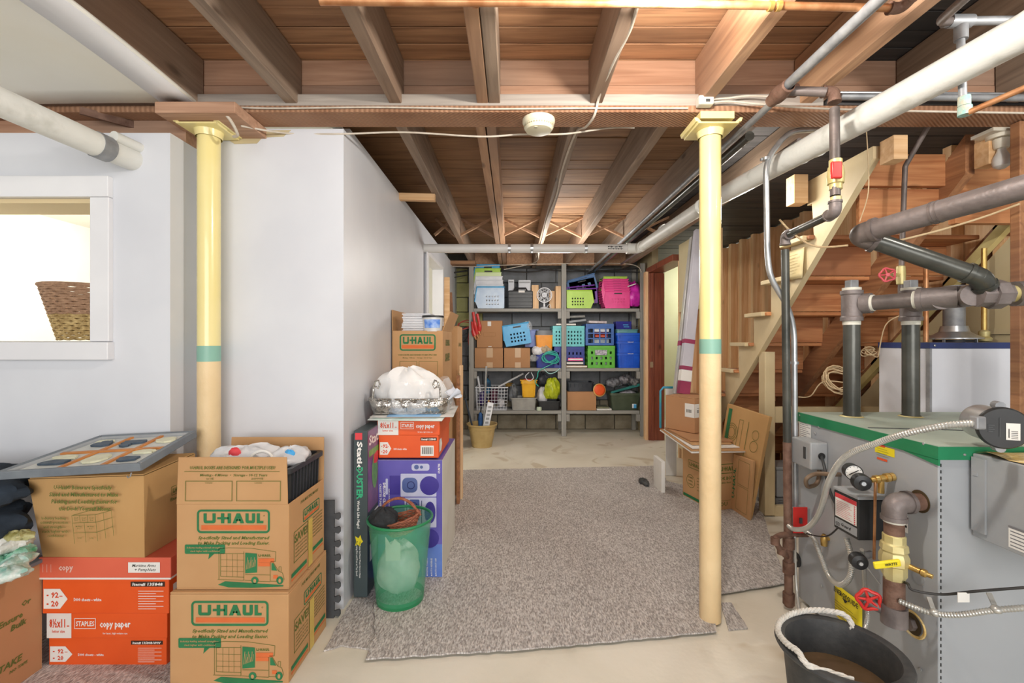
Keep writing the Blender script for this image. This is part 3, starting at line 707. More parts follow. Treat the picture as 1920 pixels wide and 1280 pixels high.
# long gas main and companion running back under the joists
gm = thing('gas_main', 'grey iron pipe running straight back under the joists', 'pipe', (1.01, 1.7, 2.1))
MB().tube([(1.01, -.3, 2.14), (1.01, 1.66, 2.14)], .0175, 14).build('pipe_length', GALVD, gm, world=True)
MB().tube([(1.01, 1.76, 2.125), (1.01, 6.1, 2.12)], .014, 12).build('pipe_length', GALVD, gm, world=True)
mb = MB(); mb.lathe([(.02, -.06), (.025, -.055), (.025, -.04), (.03, -.015), (.03, .02), (.024, .04), (.024, .055), (.018, .06)], (1.01, 1.71, 2.135), 16, V((0, 1, 0))); mb.build('tee', RUST, gm, world=True)
tag(MB().tube([(1.075, 2.05, 2.13), (1.07, 6.15, 2.12)], .022, 12).build('dark_pipe', BLACKP, None), 'dark pipe running back beside the grey iron pipe', 'pipe')
tag(MB().tube([(1.30, 2.05, 2.11), (1.30, 5.4, 2.12)], .012, 8).build('thin_pipe', IRON, None), 'thin dark pipe running back under the right hand joists', 'pipe')

# bright conduit
cd = thing('electrical_conduit', 'shiny steel conduit bending down to the red switch box', 'conduit', (1.2, 2.0, 1.))
P = [W(1640, 236, 2.2), W(1560, 241, 2.12), W(1478, 246, 2.05), W(1436, 300, 2.02), W(1439, 480, 2.02), W(1444, 520, 2.02), W(1478, 575, 2.04), W(1489, 620, 2.05), W(1491, 952, 2.05)]
MB().tube(bent(P, .07, 6), .0125, 12).build('conduit_run', GALV, cd, world=True)
mb = MB()
for q in (W(1436, 298, 2.02), W(1490, 680, 2.05)): mb.mark(); collar(mb, q, (0, 0, 1), .0165, .012); mb.bx(q.x-.02, q.y+.002, q.z-.005, q.x+.02, q.y+.012, q.z+.005)
mb.build_each('strap', GALV, cd, world=True)

# big white painted pipe and the pvc run
wp = thing('drain_pipe', 'thick white painted drain pipe sloping across the top right', 'pipe', (1.12, 2.2, 1.9))
MB().tube([W(2010, 2, 1.18), W(1925, 57, 1.27), W(1600, 232, 1.76), W(1334, 377, 2.72), (1.093, 3.86, 2.0)], [.052, .052, .051, .046, .042], 24).build('pipe_length', WPIPE, wp, world=True)
mb = MB()
for q, dd, rr in ((W(1530, 271, 1.95), .02, .0525), (W(1316, 388, 2.8), .014, .0485), (W(1502, 286, 2.03), .01, .0515), (W(1246, 432, 3.4), .03, .0465)): mb.mark(); collar(mb, q, (-.12, 1, .05), rr, dd)
mb.build_each('hub', WPIPE, wp, world=True)
pv = thing('pvc_pipe', 'white plastic pipe crossing in front of the storage shelves', 'pipe', (.2, 3.9, 2.0))
MB().tube([(-.77, 3.9, 2.0), (1.03, 3.9, 2.0)], .038, 20).build('pipe_length', PVC, pv, world=True)
mb = MB(); mb.tube(bent([(1.0, 3.9, 2.0), (1.09, 3.9, 2.0), (1.093, 3.80, 2.0)], .05, 6), .044, 20); collar(mb, (1.0, 3.9, 2.0), (1, 0, 0), .047, .03); mb.build('elbow', WPIPE, pv, world=True)
mb = MB(); clampx = [W(955, 466, 3.9).x, W(997, 466, 3.9).x, W(1098, 466, 3.9).x]
for x in clampx: mb.mark(); collar(mb, (x, 3.9, 2.0), (1, 0, 0), .0405, .024); mb.bx(x-.008, 3.855, 1.955, x+.008, 3.865, 1.965)
mb.build_each('hose_clamp', GALV, pv, world=True)
mb = MB(); xa = W(1138, 466, 3.9).x
p = Print((xa, 3.861, 1.985), (1, 0, 0), (0, 0, 1), .002)
for i in range(11): p.rect(i*.012, .018+.004*math.sin(i*2), i*.012+.009, .026+.003*math.sin(i))
for i in range(12): p.rect(i*.011, .002+.003*math.sin(i*3), i*.011+.008, .009)
p.build('printed_code', INKB, pv, world=True)
wl = thing('white_pipe', 'old white painted pipe with collar under the left ceiling sheet', 'pipe', (-1.8, 1.6, 1.9))
q0, q1, q2 = W(-60, 165, 1.35), W(190, 275, 1.74), W(268, 308, 1.92)
MB().tube([q0, q1], .046, 24).build('pipe_length', WPIPE, wl, world=True)
MB().tube([q1, q2], .044, 24).build('pipe_stub', WPIPE, wl, world=True)
mb = MB(); collar(mb, q1, q1-q0, .0495, .05); mb.build('collar', GALVD, wl, world=True)
MB().tube([q1+V((.03, .02, .05)), q2+V((.03, .0, .05))], .02, 12).build('side_pipe', WPIPE, wl, world=True)
tag(MB().bar(W(150, 207, 1.86), W(283, 243, 2.0), .012, .03).build('metal_strip', RUST, None), 'thin rusty metal strip above the left partition', 'strip')
# copper line across the top of the frame
cp = thing('copper_pipe', 'copper water line crossing under the near joists', 'pipe', (.3, 1.3, 2.15))
MB().tube([W(600, 3, 1.30), W(1250, 7, 1.29), W(1668, 15, 1.30)], .0105, 12).build('pipe_length', COPPER, cp, world=True)
mb = MB()
for x in (1445, 1460): mb.mark(); collar(mb, W(x, 11.5, 1.295), (1, 0, 0), .0135, .012)
mb.build_each('coupling', BRASS, cp, world=True)
mb = MB(); elbow(mb, W(1600, 14, 1.3), W(1690, 16, 1.3), W(1760, -60, 1.2), .0125); mb.build('elbow', RUST, cp, world=True)
MB().lathe([(.005, 0), (.014, 0), (.016, .01), (.012, .02), (.005, .02)], W(892, 8, 1.32), 12, V((0, -1, 0))).build('hanger_eye', COPPER, cp, world=True)

# ---------------------------------------------------------------- upper right small pipes
up = thing('upper_water_pipe', 'patinated water pipe tee hanging below the right ceiling', 'pipe', (1.5, 1.5, 2.))
T = W(1800, 40, 1.45)
MB().tube([W(2000, 36, 1.45), T, W(1768, 44, 1.45)], .013, 12).build('cross_pipe', GALVD, up, world=True)
MB().tube(bent([T+V((-.03, 0, 0)), W(1762, 40, 1.4), W(1850, -40, 1.15)], .03), .013, 12).build('feed_pipe', IRON, up, world=True)
MB().tube([T, W(1806, 205, 1.45)], .011, 12).build('drop_pipe', GALVD, up, world=True)
mb = MB(); collar(mb, W(1802, 62, 1.45), (0, 0, 1), .018, .045); collar(mb, T, (1, 0, 0), .02, .07); mb.build('tee', GALVD, up, world=True)
mb = MB(); collar(mb, W(1808, 190, 1.45), (0, 0, 1), .016, .03); collar(mb, W(1809, 208, 1.45), (0, 0, 1), .018, .028); mb.build('corroded_elbow', PATINA, up, world=True)
MB().tube([W(1815, 211, 1.44), W(1925, 163, 1.35), W(1990, 130, 1.3)], .0095, 12).build('copper_branch', COPPER, up, world=True)
tag(MB().tube([W(1575, 181, 1.86), W(1960, 184, 1.83)], .014, 12).build('beam_conduit', GALVD, None), 'galvanized conduit running right along the beam', 'conduit')
tag(MB().tube([W(1570, 173, 1.87), W(1960, 176, 1.84)], .0045, 8).build('thin_conduit', GALV, None), 'thin upper tube just above the beam conduit', 'conduit')
pp = thing('stop_valve_pipe', 'narrow dark pipe with pinkish valve wheel under the stairs', 'pipe', (1.9, 2.2, 1.6))
MB().tube(bent([W(1790, 150, 2.0), W(1697, 312, 2.2), W(1693, 420, 2.2), W(1688, 560, 2.2)], .01), .0115, 10).build('pipe_length', IRON, pp, world=True)
mb = MB(); mb.lathe([(.008, -.05), (.018, -.045), (.02, 0), (.018, .04), (.008, .045)], W(1689, 515, 2.2), 12); mb.tube([W(1689, 515, 2.2), W(1668, 515, 2.16)], .008, 8); mb.build('valve_body', PALEBRASS, pp, world=True)
def handwheel(t, c, ax, r, m, rw=.005, spokes=5):
    c = V(c); ax = V(ax).normalized(); e1, _ = frame_of(ax); e2 = ax.cross(e1); mb = MB()
    pts = [c+(e1*math.cos(2*math.pi*i/30)+e2*math.sin(2*math.pi*i/30))*r*(1+.09*math.cos(2*math.pi*i/30*spokes*1)) for i in range(30)]
    mb.tube(pts, rw, 8, closed=True)
    for i in range(spokes):
        a = 2*math.pi*i/spokes; mb.tube([c, c+(e1*math.cos(a)+e2*math.sin(a))*r], rw*.8, 6)
    mb.lathe([(0, -.006), (r*.28, -.006), (r*.28, .006), (0, .006)], c, 10, ax)
    return mb.build('handwheel', m, t, world=True)
handwheel(pp, W(1664, 515, 2.15), (-.4, -1, 0), .03, PINKRED, .0045)

# socket, bulb and timber upright at the right edge
tag(MB().bx(2.185, 1.95, .88, 2.27, 1.99, 2.15).build('wood_upright', W_CARR, None, bevel=.003), 'wooden upright cut by the right edge of the picture', 'post')
lb = thing('lamp_holder', 'white ceiling lamp holder with unlit frosted bulb', 'lamp', (2.235, 2.07, 2.035))
q = V((0, 0, 0))
MB().bx(-.09, -.05, .105, .05, .05, .12).lathe([(0, .09), (.05, .09), (.055, .105), (.0, .105)], n=20).build('mounting_plate', mat('bakelite_white', 'd9d4c6', 'cfc9b8', rough=.4, scale=9), lb)
MB().lathe([(0, .088), (.03, .088), (.028, .055), (.024, .045), (0, .045)], n=18).build('socket', MATS['bakelite_white'], lb)
MB().lathe([(.014, .046), (.018, .03), (.03, .005), (.033, -.015), (.028, -.035), (.012, -.047), (0, -.048)], n=20).build('bulb', mat('frosted_bulb', 'dcdad6', 'd6d4d0', rough=.3), lb)

# ---------------------------------------------------------------- boiler
BO = thing('boiler', 'grey steel boiler with green top trim beside the stairs', 'boiler', (1.75, 1.75, 0))
bx0, by0, by1, bz = 1.326, 1.41, 2.10, .845
MB().bx(bx0, by0, .02, 2.2, by1, bz).build('cabinet_body', BOILG, BO, world=True, bevel=.003)
MB().bx(bx0+.03, by0+.03, .001, 2.17, by1-.03, .02).build('plinth', DGREY, BO, world=True)
mb = MB(); mb.bx(bx0-.006, by0-.006, bz-.012, 2.206, by0+.0, bz+.028); mb.bx(bx0-.006, by0, bz-.012, bx0, by1+.006, bz+.028)
mb.hexa([(bx0-.006, by0-.0061, bz-.03), (bx0, by0-.006, bz-.03), (bx0, by0+.12, bz-.012), (bx0-.006, by0+.12, bz-.012)], [(bx0-.006, by0-.0061, bz-.011), (bx0, by0-.006, bz-.011), (bx0, by0+.12, bz-.011), (bx0-.006, by0+.12, bz-.011)])
mb.build('green_trim', GREEN, BO, world=True)
MB().bx(bx0, by0, bz, 2.2, by1, bz+.0285).build('top_plate', BOILT, BO, world=True)
MB().hexa([(bx0+.02, by0+.30, bz+.029), (2.2, by0+.16, bz+.029), (2.2, by0+.165, bz+.029), (bx0+.02, by0+.305, bz+.029)], [(bx0+.02, by0+.30, bz+.031), (2.2, by0+.16, bz+.031), (2.2, by0+.165, bz+.031), (bx0+.02, by0+.305, bz+.031)]).build('plate_seam', DGREY, BO, world=True)
def BP(px, py, off=0):
    X = bx0-off; d = X*F/(px-960); return V((X, d, EYE-(py-640)/F*d))
mb = MB()
for px, py in ((1535, 800), (1500, 778), (1732, 832), (1540, 1098), (1725, 1255), (1528, 812)):
    q = BP(px, py, .004); mb.mark(); mb.sphere(q, .006, .5, 1, 1, 8, 5)
for y in (by0-.008,): mb.mark(); mb.sphere((1.40, y, bz+.005), .004, 1, 1, 1, 6, 4)
mb.build_each('screw', GALV, BO, world=True)
mb = MB()
for i in range(40): mb.bx(bx0+.006, by0-.0012, .03+i*.02, bx0+.009, by0, .04+i*.02)
mb.build('perforated_seam', INKB, BO, world=True)
MB().lathe([(.022, 0), (.024, 0), (.024, .0015), (.022, .0015)], BP(1722, 1083, -.0005), 24, V((-1, 0, 0))).build('knockout', LGREY, BO, world=True)
# burner compartment hood on the front
MB().hexa([(1.425, 1.06, .60), (1.9, 1.06, .60), (1.9, 1.403, .60), (1.425, 1.403, .60)], [(1.425, 1.06, .855), (1.9, 1.06, .855), (1.9, 1.403, .855), (1.425, 1.403, .855)]).build('draft_hood', LGREY, BO, world=True, bevel=.003)
MB().bx(1.418, 1.36, .62, 1.4245, 1.40, .845).bx(1.415, 1.38, .79, 1.4185, 1.395, .80).build('hood_flange', LGREY, BO, world=True)
def fluff(u, v): return V((1.43+u*.45, 1.08+v*.32, .857+.012*abs(math.sin(u*9+v*5)*math.cos(v*11))))
MB().sheet(fluff, 14, 10).build('insulation', mat('tan_insulation', 'd9b56a', 'e8d3a0', rough=.95, scale=30, bump=.6), BO, world=True)
lab = Print((1.4248, 1.30, .612), (0, -1, 0), (0, 0, 1), .001); lab.rect(.0, 0, .1, .055); lab.build('rating_plate', PAPER, BO, world=True)
lab = Print((1.4248, 1.30, .612), (0, -1, 0), (0, 0, 1), .0015); lab.rect(.0, .056, .1, .062)
for i in range(5): lab.rect(.005, .006+i*.01, .09-.01*(i % 3), .009+i*.01)
lab.build('plate_print', mat('grey_ink', '77777a'), BO, world=True)
# damper motor with black face
dm = thing('damper_motor', 'round black faced motor at the boiler right edge', 'motor', tuple(W(1884, 803, 1.30)), 0)
ax = V((-.45, -1, 0)).normalized()
MB().lathe([(0, .0), (.056, 0), (.060, -.006), (.060, -.014), (.052, -.018)], (0, 0, 0), 36, ax).build('face_cover', BLACK, dm)
MB().lathe([(.052, -.018), (.052, -.13), (0, -.13)], (0, 0, 0), 32, ax).build('drum', GALV, dm)
mb = MB(); e1, e2 = frame_of(ax)
for s_ in (-1, 1): mb.mark(); mb.tube([V((0, 0, s_*.062))-ax*.02, V((0, 0, s_*.062))-ax*.05], .012, 12)
mb.build_each('lug', GALVD, dm)
uu = V((1, -.45, 0)).normalized()
pr = Print(V((0, 0, 0))+ax*.001, uu, (0, 0, 1), .0006); pr.rect(.002, -.032, .032, .016); pr.build('label', PAPER, dm)
pr = Print(V((0, 0, 0))+ax*.001, uu, (0, 0, 1), .0012); pr.rect(.007, -.026, .009, .0)
for i in range(5): pr.rect(.013, -.028+i*.005, .027, -.0265+i*.005)
pr.build('label_print', INKB, dm)
pr = Print(V((0, 0, 0))+ax*.001, uu, (0, 0, 1), .0006)
for i in range(4): pr.rect(-.036, -.012+i*.006, -.026+.004*(i % 2), -.009+i*.006)
pr.rect(-.012, -.025, -.010, .03); pr.build('face_print', DGREY, dm)
mb = MB(); q = W(1833, 792, 1.27)-W(1884, 803, 1.30); mb.bx(q.x-.014, q.y-.012, q.z-.018, q.x+.014, q.y+.012, q.z+.018); mb.build('conduit_connector', GALVD, dm, bevel=.004)

# iron header on top of the boiler
HD = thing('supply_header', 'heavy iron pipe header with two risers on the boiler', 'pipe', (1.6, 1.97, .87))
r1 = .031
R1, R2 = V((1.476, 1.97, 0)), V((1.733, 1.97, 0))
for R in (R1, R2):
    MB().cyl((R.x, R.y, .874), (R.x, R.y, 1.275), r1, 24).build('riser_pipe', BLACKP, HD, world=True)
    mb = MB(); mb.lathe([(r1+.002, .0), (r1+.002, .022)], (R.x, R.y, 1.272), 20); mb.build('thread_tape', TEFLON, HD, world=True)
    mb = MB(); mb.lathe([(r1, 1.288), (r1+.011, 1.29), (r1+.011, 1.305), (r1+.007, 1.31), (r1+.007, 1.40), (r1+.011, 1.405), (r1+.011, 1.42), (r1-.004, 1.424), (r1-.004, 1.43)], (R.x, R.y, 0), 24)
    mb.build('tee', IRONF, HD, world=True)
    MB().lathe([(0, 1.433), (r1+.004, 1.433), (r1+.004, 1.422)], (R.x, R.y, 0), 20).build('tape_ring', TEFLON, HD, world=True)
    MB().bx(R.x-.018, R.y-.018, 1.43, R.x+.018, R.y+.018, 1.466).build('square_plug', GALVD, HD, world=True, bevel=.003)
    MB().lathe([(r1+.005, .8745), (r1+.014, .8745), (r1+.005, .879)], (R.x, R.y, 0), 20).build('sealant_ring', PALEBRASS, HD, world=True)
hz = 1.362
E = W(1792, 556, 1.70)
a1 = V((R1.x+.02, R1.y-.005, hz)); 
mb = MB(); dd = (E-a1).normalized(); collar(mb, a1+dd*.035, dd, r1+.012, .035); mb.cyl(a1, a1+dd*.03, r1+.006, 20); mb.build('tee_outlet', IRONF, HD, world=True)
mb = MB(); mb.mark(); collar(mb, a1+dd*.056, dd, r1+.004, .012); mb.mark(); collar(mb, E-dd*.115, dd, r1+.004, .014); mb.build_each('tape_ring', TEFLON, HD, world=True)
MB().cyl(a1+dd*.03, E-dd*.08, r1, 22).build('header_pipe', IRON, HD, world=True)
mb = MB(); mb.tube([E-dd*.105, E-dd*.04, E, E+V((.03, -.005, .001)), W(1856, 552, 1.62)-V((1, -.12, .02)).normalized()*.05], [.043, .041, .042, .041, .038], 22); collar(mb, E-dd*.10, dd, .046, .018)
mb.tube([V((R2.x, R2.y-.01, hz-.0)), E+V((-.03, .02, -.01))], .036, 18); mb.build('side_outlet_elbow', IRONF, HD, world=True)
U = W(1856, 552, 1.62); ux = V((1, -.12, 0.02)).normalized()
mb = MB(); mb.cyl(U-ux*.03, U+ux*.12, .030, 20)
mb.build('nipple', PALEBRASS, HD, world=True)
mb = MB(); mb.tube([U-ux*.045, U-ux*.005], .043, 8); mb.tube([U-ux*.005, U+ux*.035], .052, 8); mb.tube([U+ux*.035, U+ux*.055], .04, 8); mb.build('union_nut', IRONF, HD, world=True, bevel=.003)
mb = MB(); collar(mb, U+ux*.09, ux, .044, .03); mb.cyl(U+ux*.10, U+ux*.32, .036, 20); mb.build('coupling', IRONF, HD, world=True)
# black main with elbows
K1 = W(1608, 440, 1.72); K0 = W(2010, 325, 1.22); K2 = W(1838, 520, 1.60)
bm_ = thing('return_main', 'large dark iron pipe folding back above the boiler', 'pipe', tuple(K1))
MB().cyl(K0, K1.lerp(K0, .06), .036, 24).build('upper_pipe', IRONF, bm_, world=True)
MB().cyl(K1.lerp(K2, .1), K2, .032, 24).build('lower_pipe', BLACKP, bm_, world=True)
mb = MB(); elbow(mb, K0, K1, K2, .033, .05, 1.2); mb.build('elbow', IRON, bm_, world=True)
mb = MB(); elbow(mb, K1, K2, U+V((0, 0, .0)), .029, .032, 1.15); mb.build('elbow', BLACKP, bm_, world=True)
mb = MB(); j = K1.lerp(K0, .44); dj = (K0-K1).normalized(); collar(mb, j, dj, .0385, .008); collar(mb, j+dj*.015, dj, .038, .004); mb.build('weld_ring', IRON, bm_, world=True)

# ---------------------------------------------------------------- water heater behind
WHt = thing('water_heater', 'white square water heater with blue top band behind the boiler', 'water heater', (2.6, 2.5, 0))
hx0, hy0, hy1 = 2.12, 2.30, 2.62
MB().bx(hx0, hy0, .02, 2.62, hy1, 1.165).build('cabinet', mat('white_enamel', 'e4e6ec', 'dcdee5', rough=.3, scale=3), WHt, world=True, bevel=.004)
MB().bx(hx0-.004, hy0-.004, 1.165, 2.622, hy1, 1.195).build('top_band', mat('blue_band', '2f3f78', '26335f', rough=.35, scale=5), WHt, world=True)
MB().bx(hx0-.003, hy0-.003, .02, hx0+.008, hy0+.02, 1.164).build('corner_strip', GALVD, WHt, world=True)
mb = MB()
for x in (hx0+.02, 2.56): mb.mark(); mb.sphere((x, hy0-.006, 1.18), .006, 1, .5, 1, 8, 5)
mb.build_each('screw', GALV, WHt, world=True)
q = V((2.36, 2.42, 1.197))
MB().lathe([(.062, .055), (.10, .03), (.115, .022), (.115, .016)], q, 28).lathe([(.062, .055), (.055, .085), (.045, .085)], q, 24).build('draft_cone', GALV, WHt, world=True)
mb = MB()
for i in range(4):
    a = math.radians(20+90*i); mb.mark(); mb.bar(q+V((math.cos(a)*.09, math.sin(a)*.09, .03)), q+V((math.cos(a)*.09, math.sin(a)*.09, -.002)), .014, .004)
mb.build_each('cone_leg', GALV, WHt, world=True)
MB().cyl(q+V((0, 0, .08)), q+V((0, .0, .3)), .045, 22).build('flue_pipe', GALVD, WHt, world=True)
MB().lathe([(0, 0), (.085, 0), (.085, .012), (0, .012)], q, 24).build('burner_collar', BLACK, WHt, world=True)
for dx, m in ((-.15, COPPER), (.16, BRASS)):
    MB().cyl(q+V((dx, 0, 0)), q+V((dx, 0, .5)), .012, 12).build('water_tube', m, WHt, world=True)
mb = MB(); mb.lathe([(.012, 0), (.03, .005), (.033, .02), (.022, .03), (.024, .055), (.012, .065)], q+V((.16, 0, 0)), 14); mb.build('valve_fitting', PALEBRASS, WHt, world=True)

# ---------------------------------------------------------------- controls on the boiler side
ct = thing('aquastat', 'small grey control box high on the boiler side', 'control', (1.3, 1.98, .75))
A0, A1 = BP(1510, 808), BP(1550, 812)
mb = MB().bx(bx0-.075, 1.90, .66, bx0-.001, 2.03, .775); mb.build('case', LGREY, ct, world=True, bevel=.006)
MB().bx(bx0-.077, 1.93, .70, bx0-.0755, 1.945, .75).build('window_slot', DGREY, ct, world=True)
MB().lathe([(0, 0), (.014, 0), (.014, .004), (0, .004)], (bx0-.03, 1.899, .72), 14, V((0, -1, 0))).build('grommet', BLACK, ct, world=True)
MB().tube(smooth_path([(bx0-.03, 1.90, .72), (bx0-.045, 1.86, .69), (bx0-.05, 1.82, .6), (bx0-.035, 1.78, .53), (bx0-.012, 1.73, .46)], 6), .006, 8).build('cord', DGREY, ct, world=True)
def sticker(name, px0, py0, px1, py1, m, label, parent=BO, lift=.001):
    a, b = BP(px0, py0), BP(px1, py1); p = Print((bx0, a.y, 0), (0, -1, 0), (0, 0, 1), lift); p.rect(0, b.z, a.y-b.y, a.z); return p.build(name, m, parent, world=True)
sticker('warning_sticker', 1641, 832, 1678, 858, YEL, None)
p = Print((bx0, BP(1641, 832).y, 0), (0, -1, 0), (0, 0, 1), .0016); z = BP(1641, 832).z
p.rect(.0, z-.004, .045, z+.004); p.rect(.01, z-.052, .055, z-.044); p.build('sticker_edge', mat('orange_ink', 'e0562a'), BO, world=True)
p = Print((bx0, BP(1641, 832).y, 0), (0, -1, 0), (0, 0, 1), .0016)
for i in range(4): p.rect(.008, z-.036+i*.008, .06-.006*(i % 2), z-.0345+i*.008)
p.build('sticker_print', mat('olive_ink', '9aa02a'), BO, world=True)
sticker('data_label', 1498, 783, 1521, 868, PAPER, None)
p = Print((bx0, BP(1498, 783).y, 0), (0, -1, 0), (0, 0, 1), .0016)
for i in range(22): p.rect(.01, .66+i*.0085, .08-.012*(i % 3), .6622+i*.0085)
p.build('label_print', MATS['grey_ink'], BO, world=True)
sticker('data_label', 1684, 960, 1703, 1000, PAPER, None)
p = Print((bx0, BP(1684, 960).y, 0), (0, -1, 0), (0, 0, 1), .0016); zz = BP(1684, 960).z
p.rect(.002, zz-.04, .036, zz-.032)
for i in range(4): p.rect(.004, zz-.028+i*.006, .034, zz-.0265+i*.006)
p.build('label_print', INKB, BO, world=True)
# black relay box with red and white instruction label
rb = thing('relay_box', 'black control box with red and white label on the boiler', 'control', (1.27, 1.65, .56))
X0 = 1.222
MB().bx(X0, 1.60, .497, bx0-.001, 1.722, .64).build('case', BLACK, rb, world=True, bevel=.004)
MB().bx(X0-.002, 1.598, .6405, bx0-.001, 1.724, .652).build('lid', LGREY, rb, world=True, bevel=.003)
p = Print((X0, 1.718, .50), (0, -1, 0), (0, 0, 1), .001); p.rect(.006, .045, .112, .132); p.build('instruction_label', PAPER, rb, world=True)
p = Print((X0, 1.718, .50), (0, -1, 0), (0, 0, 1), .0016); p.rect(.006, .116, .112, .132)
for i in range(10): p.poly([(.100, .046+i*.0068), (.108, .049+i*.0068), (.100, .052+i*.0068)])
for i in range(9): p.rect(.012, .052+i*.0066, .09-.008*(i % 3), .0532+i*.0066)
p.build('red_print', INKR, rb, world=True)
p = Print((X0, 1.718, .50), (0, -1, 0), (0, 0, 1), .001); p.rect(.004, .008, .114, .038); p.build('maker_plate', LGREY, rb, world=True)
p = Print((X0, 1.718, .50), (0, -1, 0), (0, 0, 1), .0016); p.text('Guard', .06, .018, .011, .05, .02, .2)
for i in range(3): p.rect(.008, .012+i*.005, .03, .014+i*.005)
p.build('plate_print', INKB, rb, world=True)
# gauges
gg = thing('pressure_gauge', 'round white faced pressure gauge above the relay box', 'gauge', tuple(W(1601, 886, 1.62)))
ax = V((-.35, -1, 0)).normalized()
MB().lathe([(.026, .002), (.0285, .003), (.0285, 0), (.027, -.035), (0, -.035)], (0, 0, 0), 28, ax).build('housing', BLACK, gg)
MB().lathe([(0, .0), (.026, .0)], (0, 0, 0), 28, ax).build('dial', PAPER, gg)
e1 = V((1, -.35, 0)).normalized(); p = Print(V((0, 0, 0)), e1, (0, 0, 1), .0012); p.line(-.015, -.008, .014, .01, .003); 
for i in range(9):
    a = math.radians(-30+30*i); p.line(math.cos(a)*.02, math.sin(a)*.02, math.cos(a)*.024, math.sin(a)*.024, .0015)
p.build('needle', INKB, gg)
rg_ = thing('regulator', 'black knobbed brass regulator between gauge and elbow', 'valve', tuple(W(1617, 905, 1.565)))
MB().lathe([(0, .012), (.010, .012), (.012, .008), (.026, .004), (.029, -.004), (.029, -.022), (.02, -.03)], (0, 0, 0), 26, ax).build('knob', BLACK, rg_)
MB().lathe([(0, .014), (.007, .014), (.007, .012)], (0, 0, 0), 10, ax).build('knob_screw', GALV, rg_)
q0 = W(1632, 900, 1.575); q1 = BP(1676, 893, .0)
mb = MB(); mb.cyl(q0, q1, .009, 14)
for t, r in ((.25, .014), (.45, .012), (.7, .015), (.9, .014)): collar(mb, q0.lerp(q1, t), q1-q0, r, .012)
mb.tube([q0.lerp(q1, .45), q0.lerp(q1, .45)-V((0, 0, .05))], .01, 12); mb.build('brass_fittings', BRASS, rg_, world=True)
tag(MB().tube(smooth_path([q0.lerp(q1, .2), q0.lerp(q1, .2)-V((0, 0, .06)), q0.lerp(q1, .2)-V((.0, -.005, .28))], 5), .0045, 8).build('copper_tube', COPPER, None), 'thin vertical copper tube in front of the relay box', 'tube')
cpl = smooth_path([BP(1575, 889, .0), BP(1560, 889, .05), W(1530, 888, 1.88), W(1512, 898, 1.9), W(1515, 912, 1.92), W(1532, 905, 1.93), W(1536, 880, 1.95), (bx0-.03, 1.95, .665)], 6)
tag(MB().tube(cpl, .0085, 10).build('looped_tube', mat('brown_tube', '8f7a66', '7d6855', rough=.5, metal=.3, scale=12), None), 'brown looped siphon tube below the small control box', 'tube')
# outlet elbow, brass valve and brown standpipe
vp = thing('boiler_outlet', 'iron elbow with brass yellow handled valve on the boiler side', 'valve', (1.24, 1.45, .3))
O0 = BP(1712, 932, -.01); O1 = V((1.232, 1.462, O0.z-.002)); O2 = V((1.232, 1.462, .30))
O0 = V((bx0+.02, 1.472, O0.z))
MB().lathe([(0, 0), (.036, 0), (.036, .002), (0, .002)], (bx0-.001, 1.472, O0.z), 24, V((-1, 0, 0))).build('wall_opening', mat('dark_cavity', '4a3a22', rough=.9), vp, world=True)
MB().cyl(O0, O1+V((.03, 0, 0)), .027, 22).build('outlet_stub', RUST, vp, world=True)
mb = MB(); elbow(mb, O0, O1, O2, .0275, .04, 1.18); mb.build('elbow', IRONF, vp, world=True)
MB().cyl((1.232, 1.462, O1.z-.04), (1.232, 1.462, .575), .027, 22).build('standpipe', RUST, vp, world=True)
mb = MB(); collar(mb, (1.232, 1.462, .628), (0, 0, 1), .029, .02); mb.build('tape_ring', TEFLON, vp, world=True)
MB().lathe([(.028, .58), (.031, .578), (.031, .553), (.036, .55), (.038, .53), (.034, .525), (.040, .51), (.040, .485), (.034, .48), (.034, .45), (.028, .44), (.028, .43)], (1.232, 1.462, 0), 8).build('valve_body', PALEBRASS, vp, world=True, bevel=.002)
mb = MB(); mb.cyl((1.25, 1.45, .49), (1.27, 1.41, .485), .009, 10); mb.lathe([(.006, 0), (.012, .004), (.012, .014), (.007, .018), (.007, .03), (0, .03)], (1.27, 1.41, .485), 10, V((.5, -1, -.1))); mb.build('drain_cock', BRASS, vp, world=True)
q0, q1 = W(1638, 1060, 1.40), W(1688, 1054, 1.39)
mb = MB().bar(q0, q1, .010, .022); mb.build('yellow_lever', YEL, vp, world=True, bevel=.004)
uu = (q1-q0).normalized(); p = Print(q0+V((0, -.006, -.009)), uu, (0, 0, 1), .0008); p.text('WATTS', .045, .006, .008, .035, .03); p.build('lever_print', INKB, vp, world=True)
MB().cyl((1.232, 1.462, .435), (1.232, 1.462, .33), .0285, 22).build('lower_pipe', RUST, vp, world=True)
mb = MB(); collar(mb, (1.232, 1.462, .32), (0, 0, 1), .036, .06); mb.tube([(1.232, 1.462, .32), (1.19, 1.50, .335), (1.17, 1.51, .345)], .018, 12); mb.build('tee', IRONF, vp, world=True)
handwheel(vp, W(1629, 1124, 1.49), (-.5, -1, 0), .031, RED, .0055)
kn = thing('round_knob', 'black round gas knob left of the yellow lever', 'knob', tuple(W(1612, 1054, 1.56)))
MB().lathe([(0, .012), (.009, .012), (.011, .007), (.024, .004), (.027, -.004), (.027, -.024), (.02, -.032), (.0, -.032)], (0, 0, 0), 26, ax).build('knob', BLACK, kn)
MB().lathe([(0, .014), (.006, .014), (.006, .012)], (0, 0, 0), 10, ax).build('knob_screw', GALV, kn)
MB().cyl(-ax*.03, V((.085, .06, 0)), .012, 12).build('stem', GALVD, kn)
MB().tube([V((.02, .0, -.01)), V((.045, -.02, -.05)), V((.05, -.025, -.06))], .003, 6).build('trigger_wire', GALV, kn)
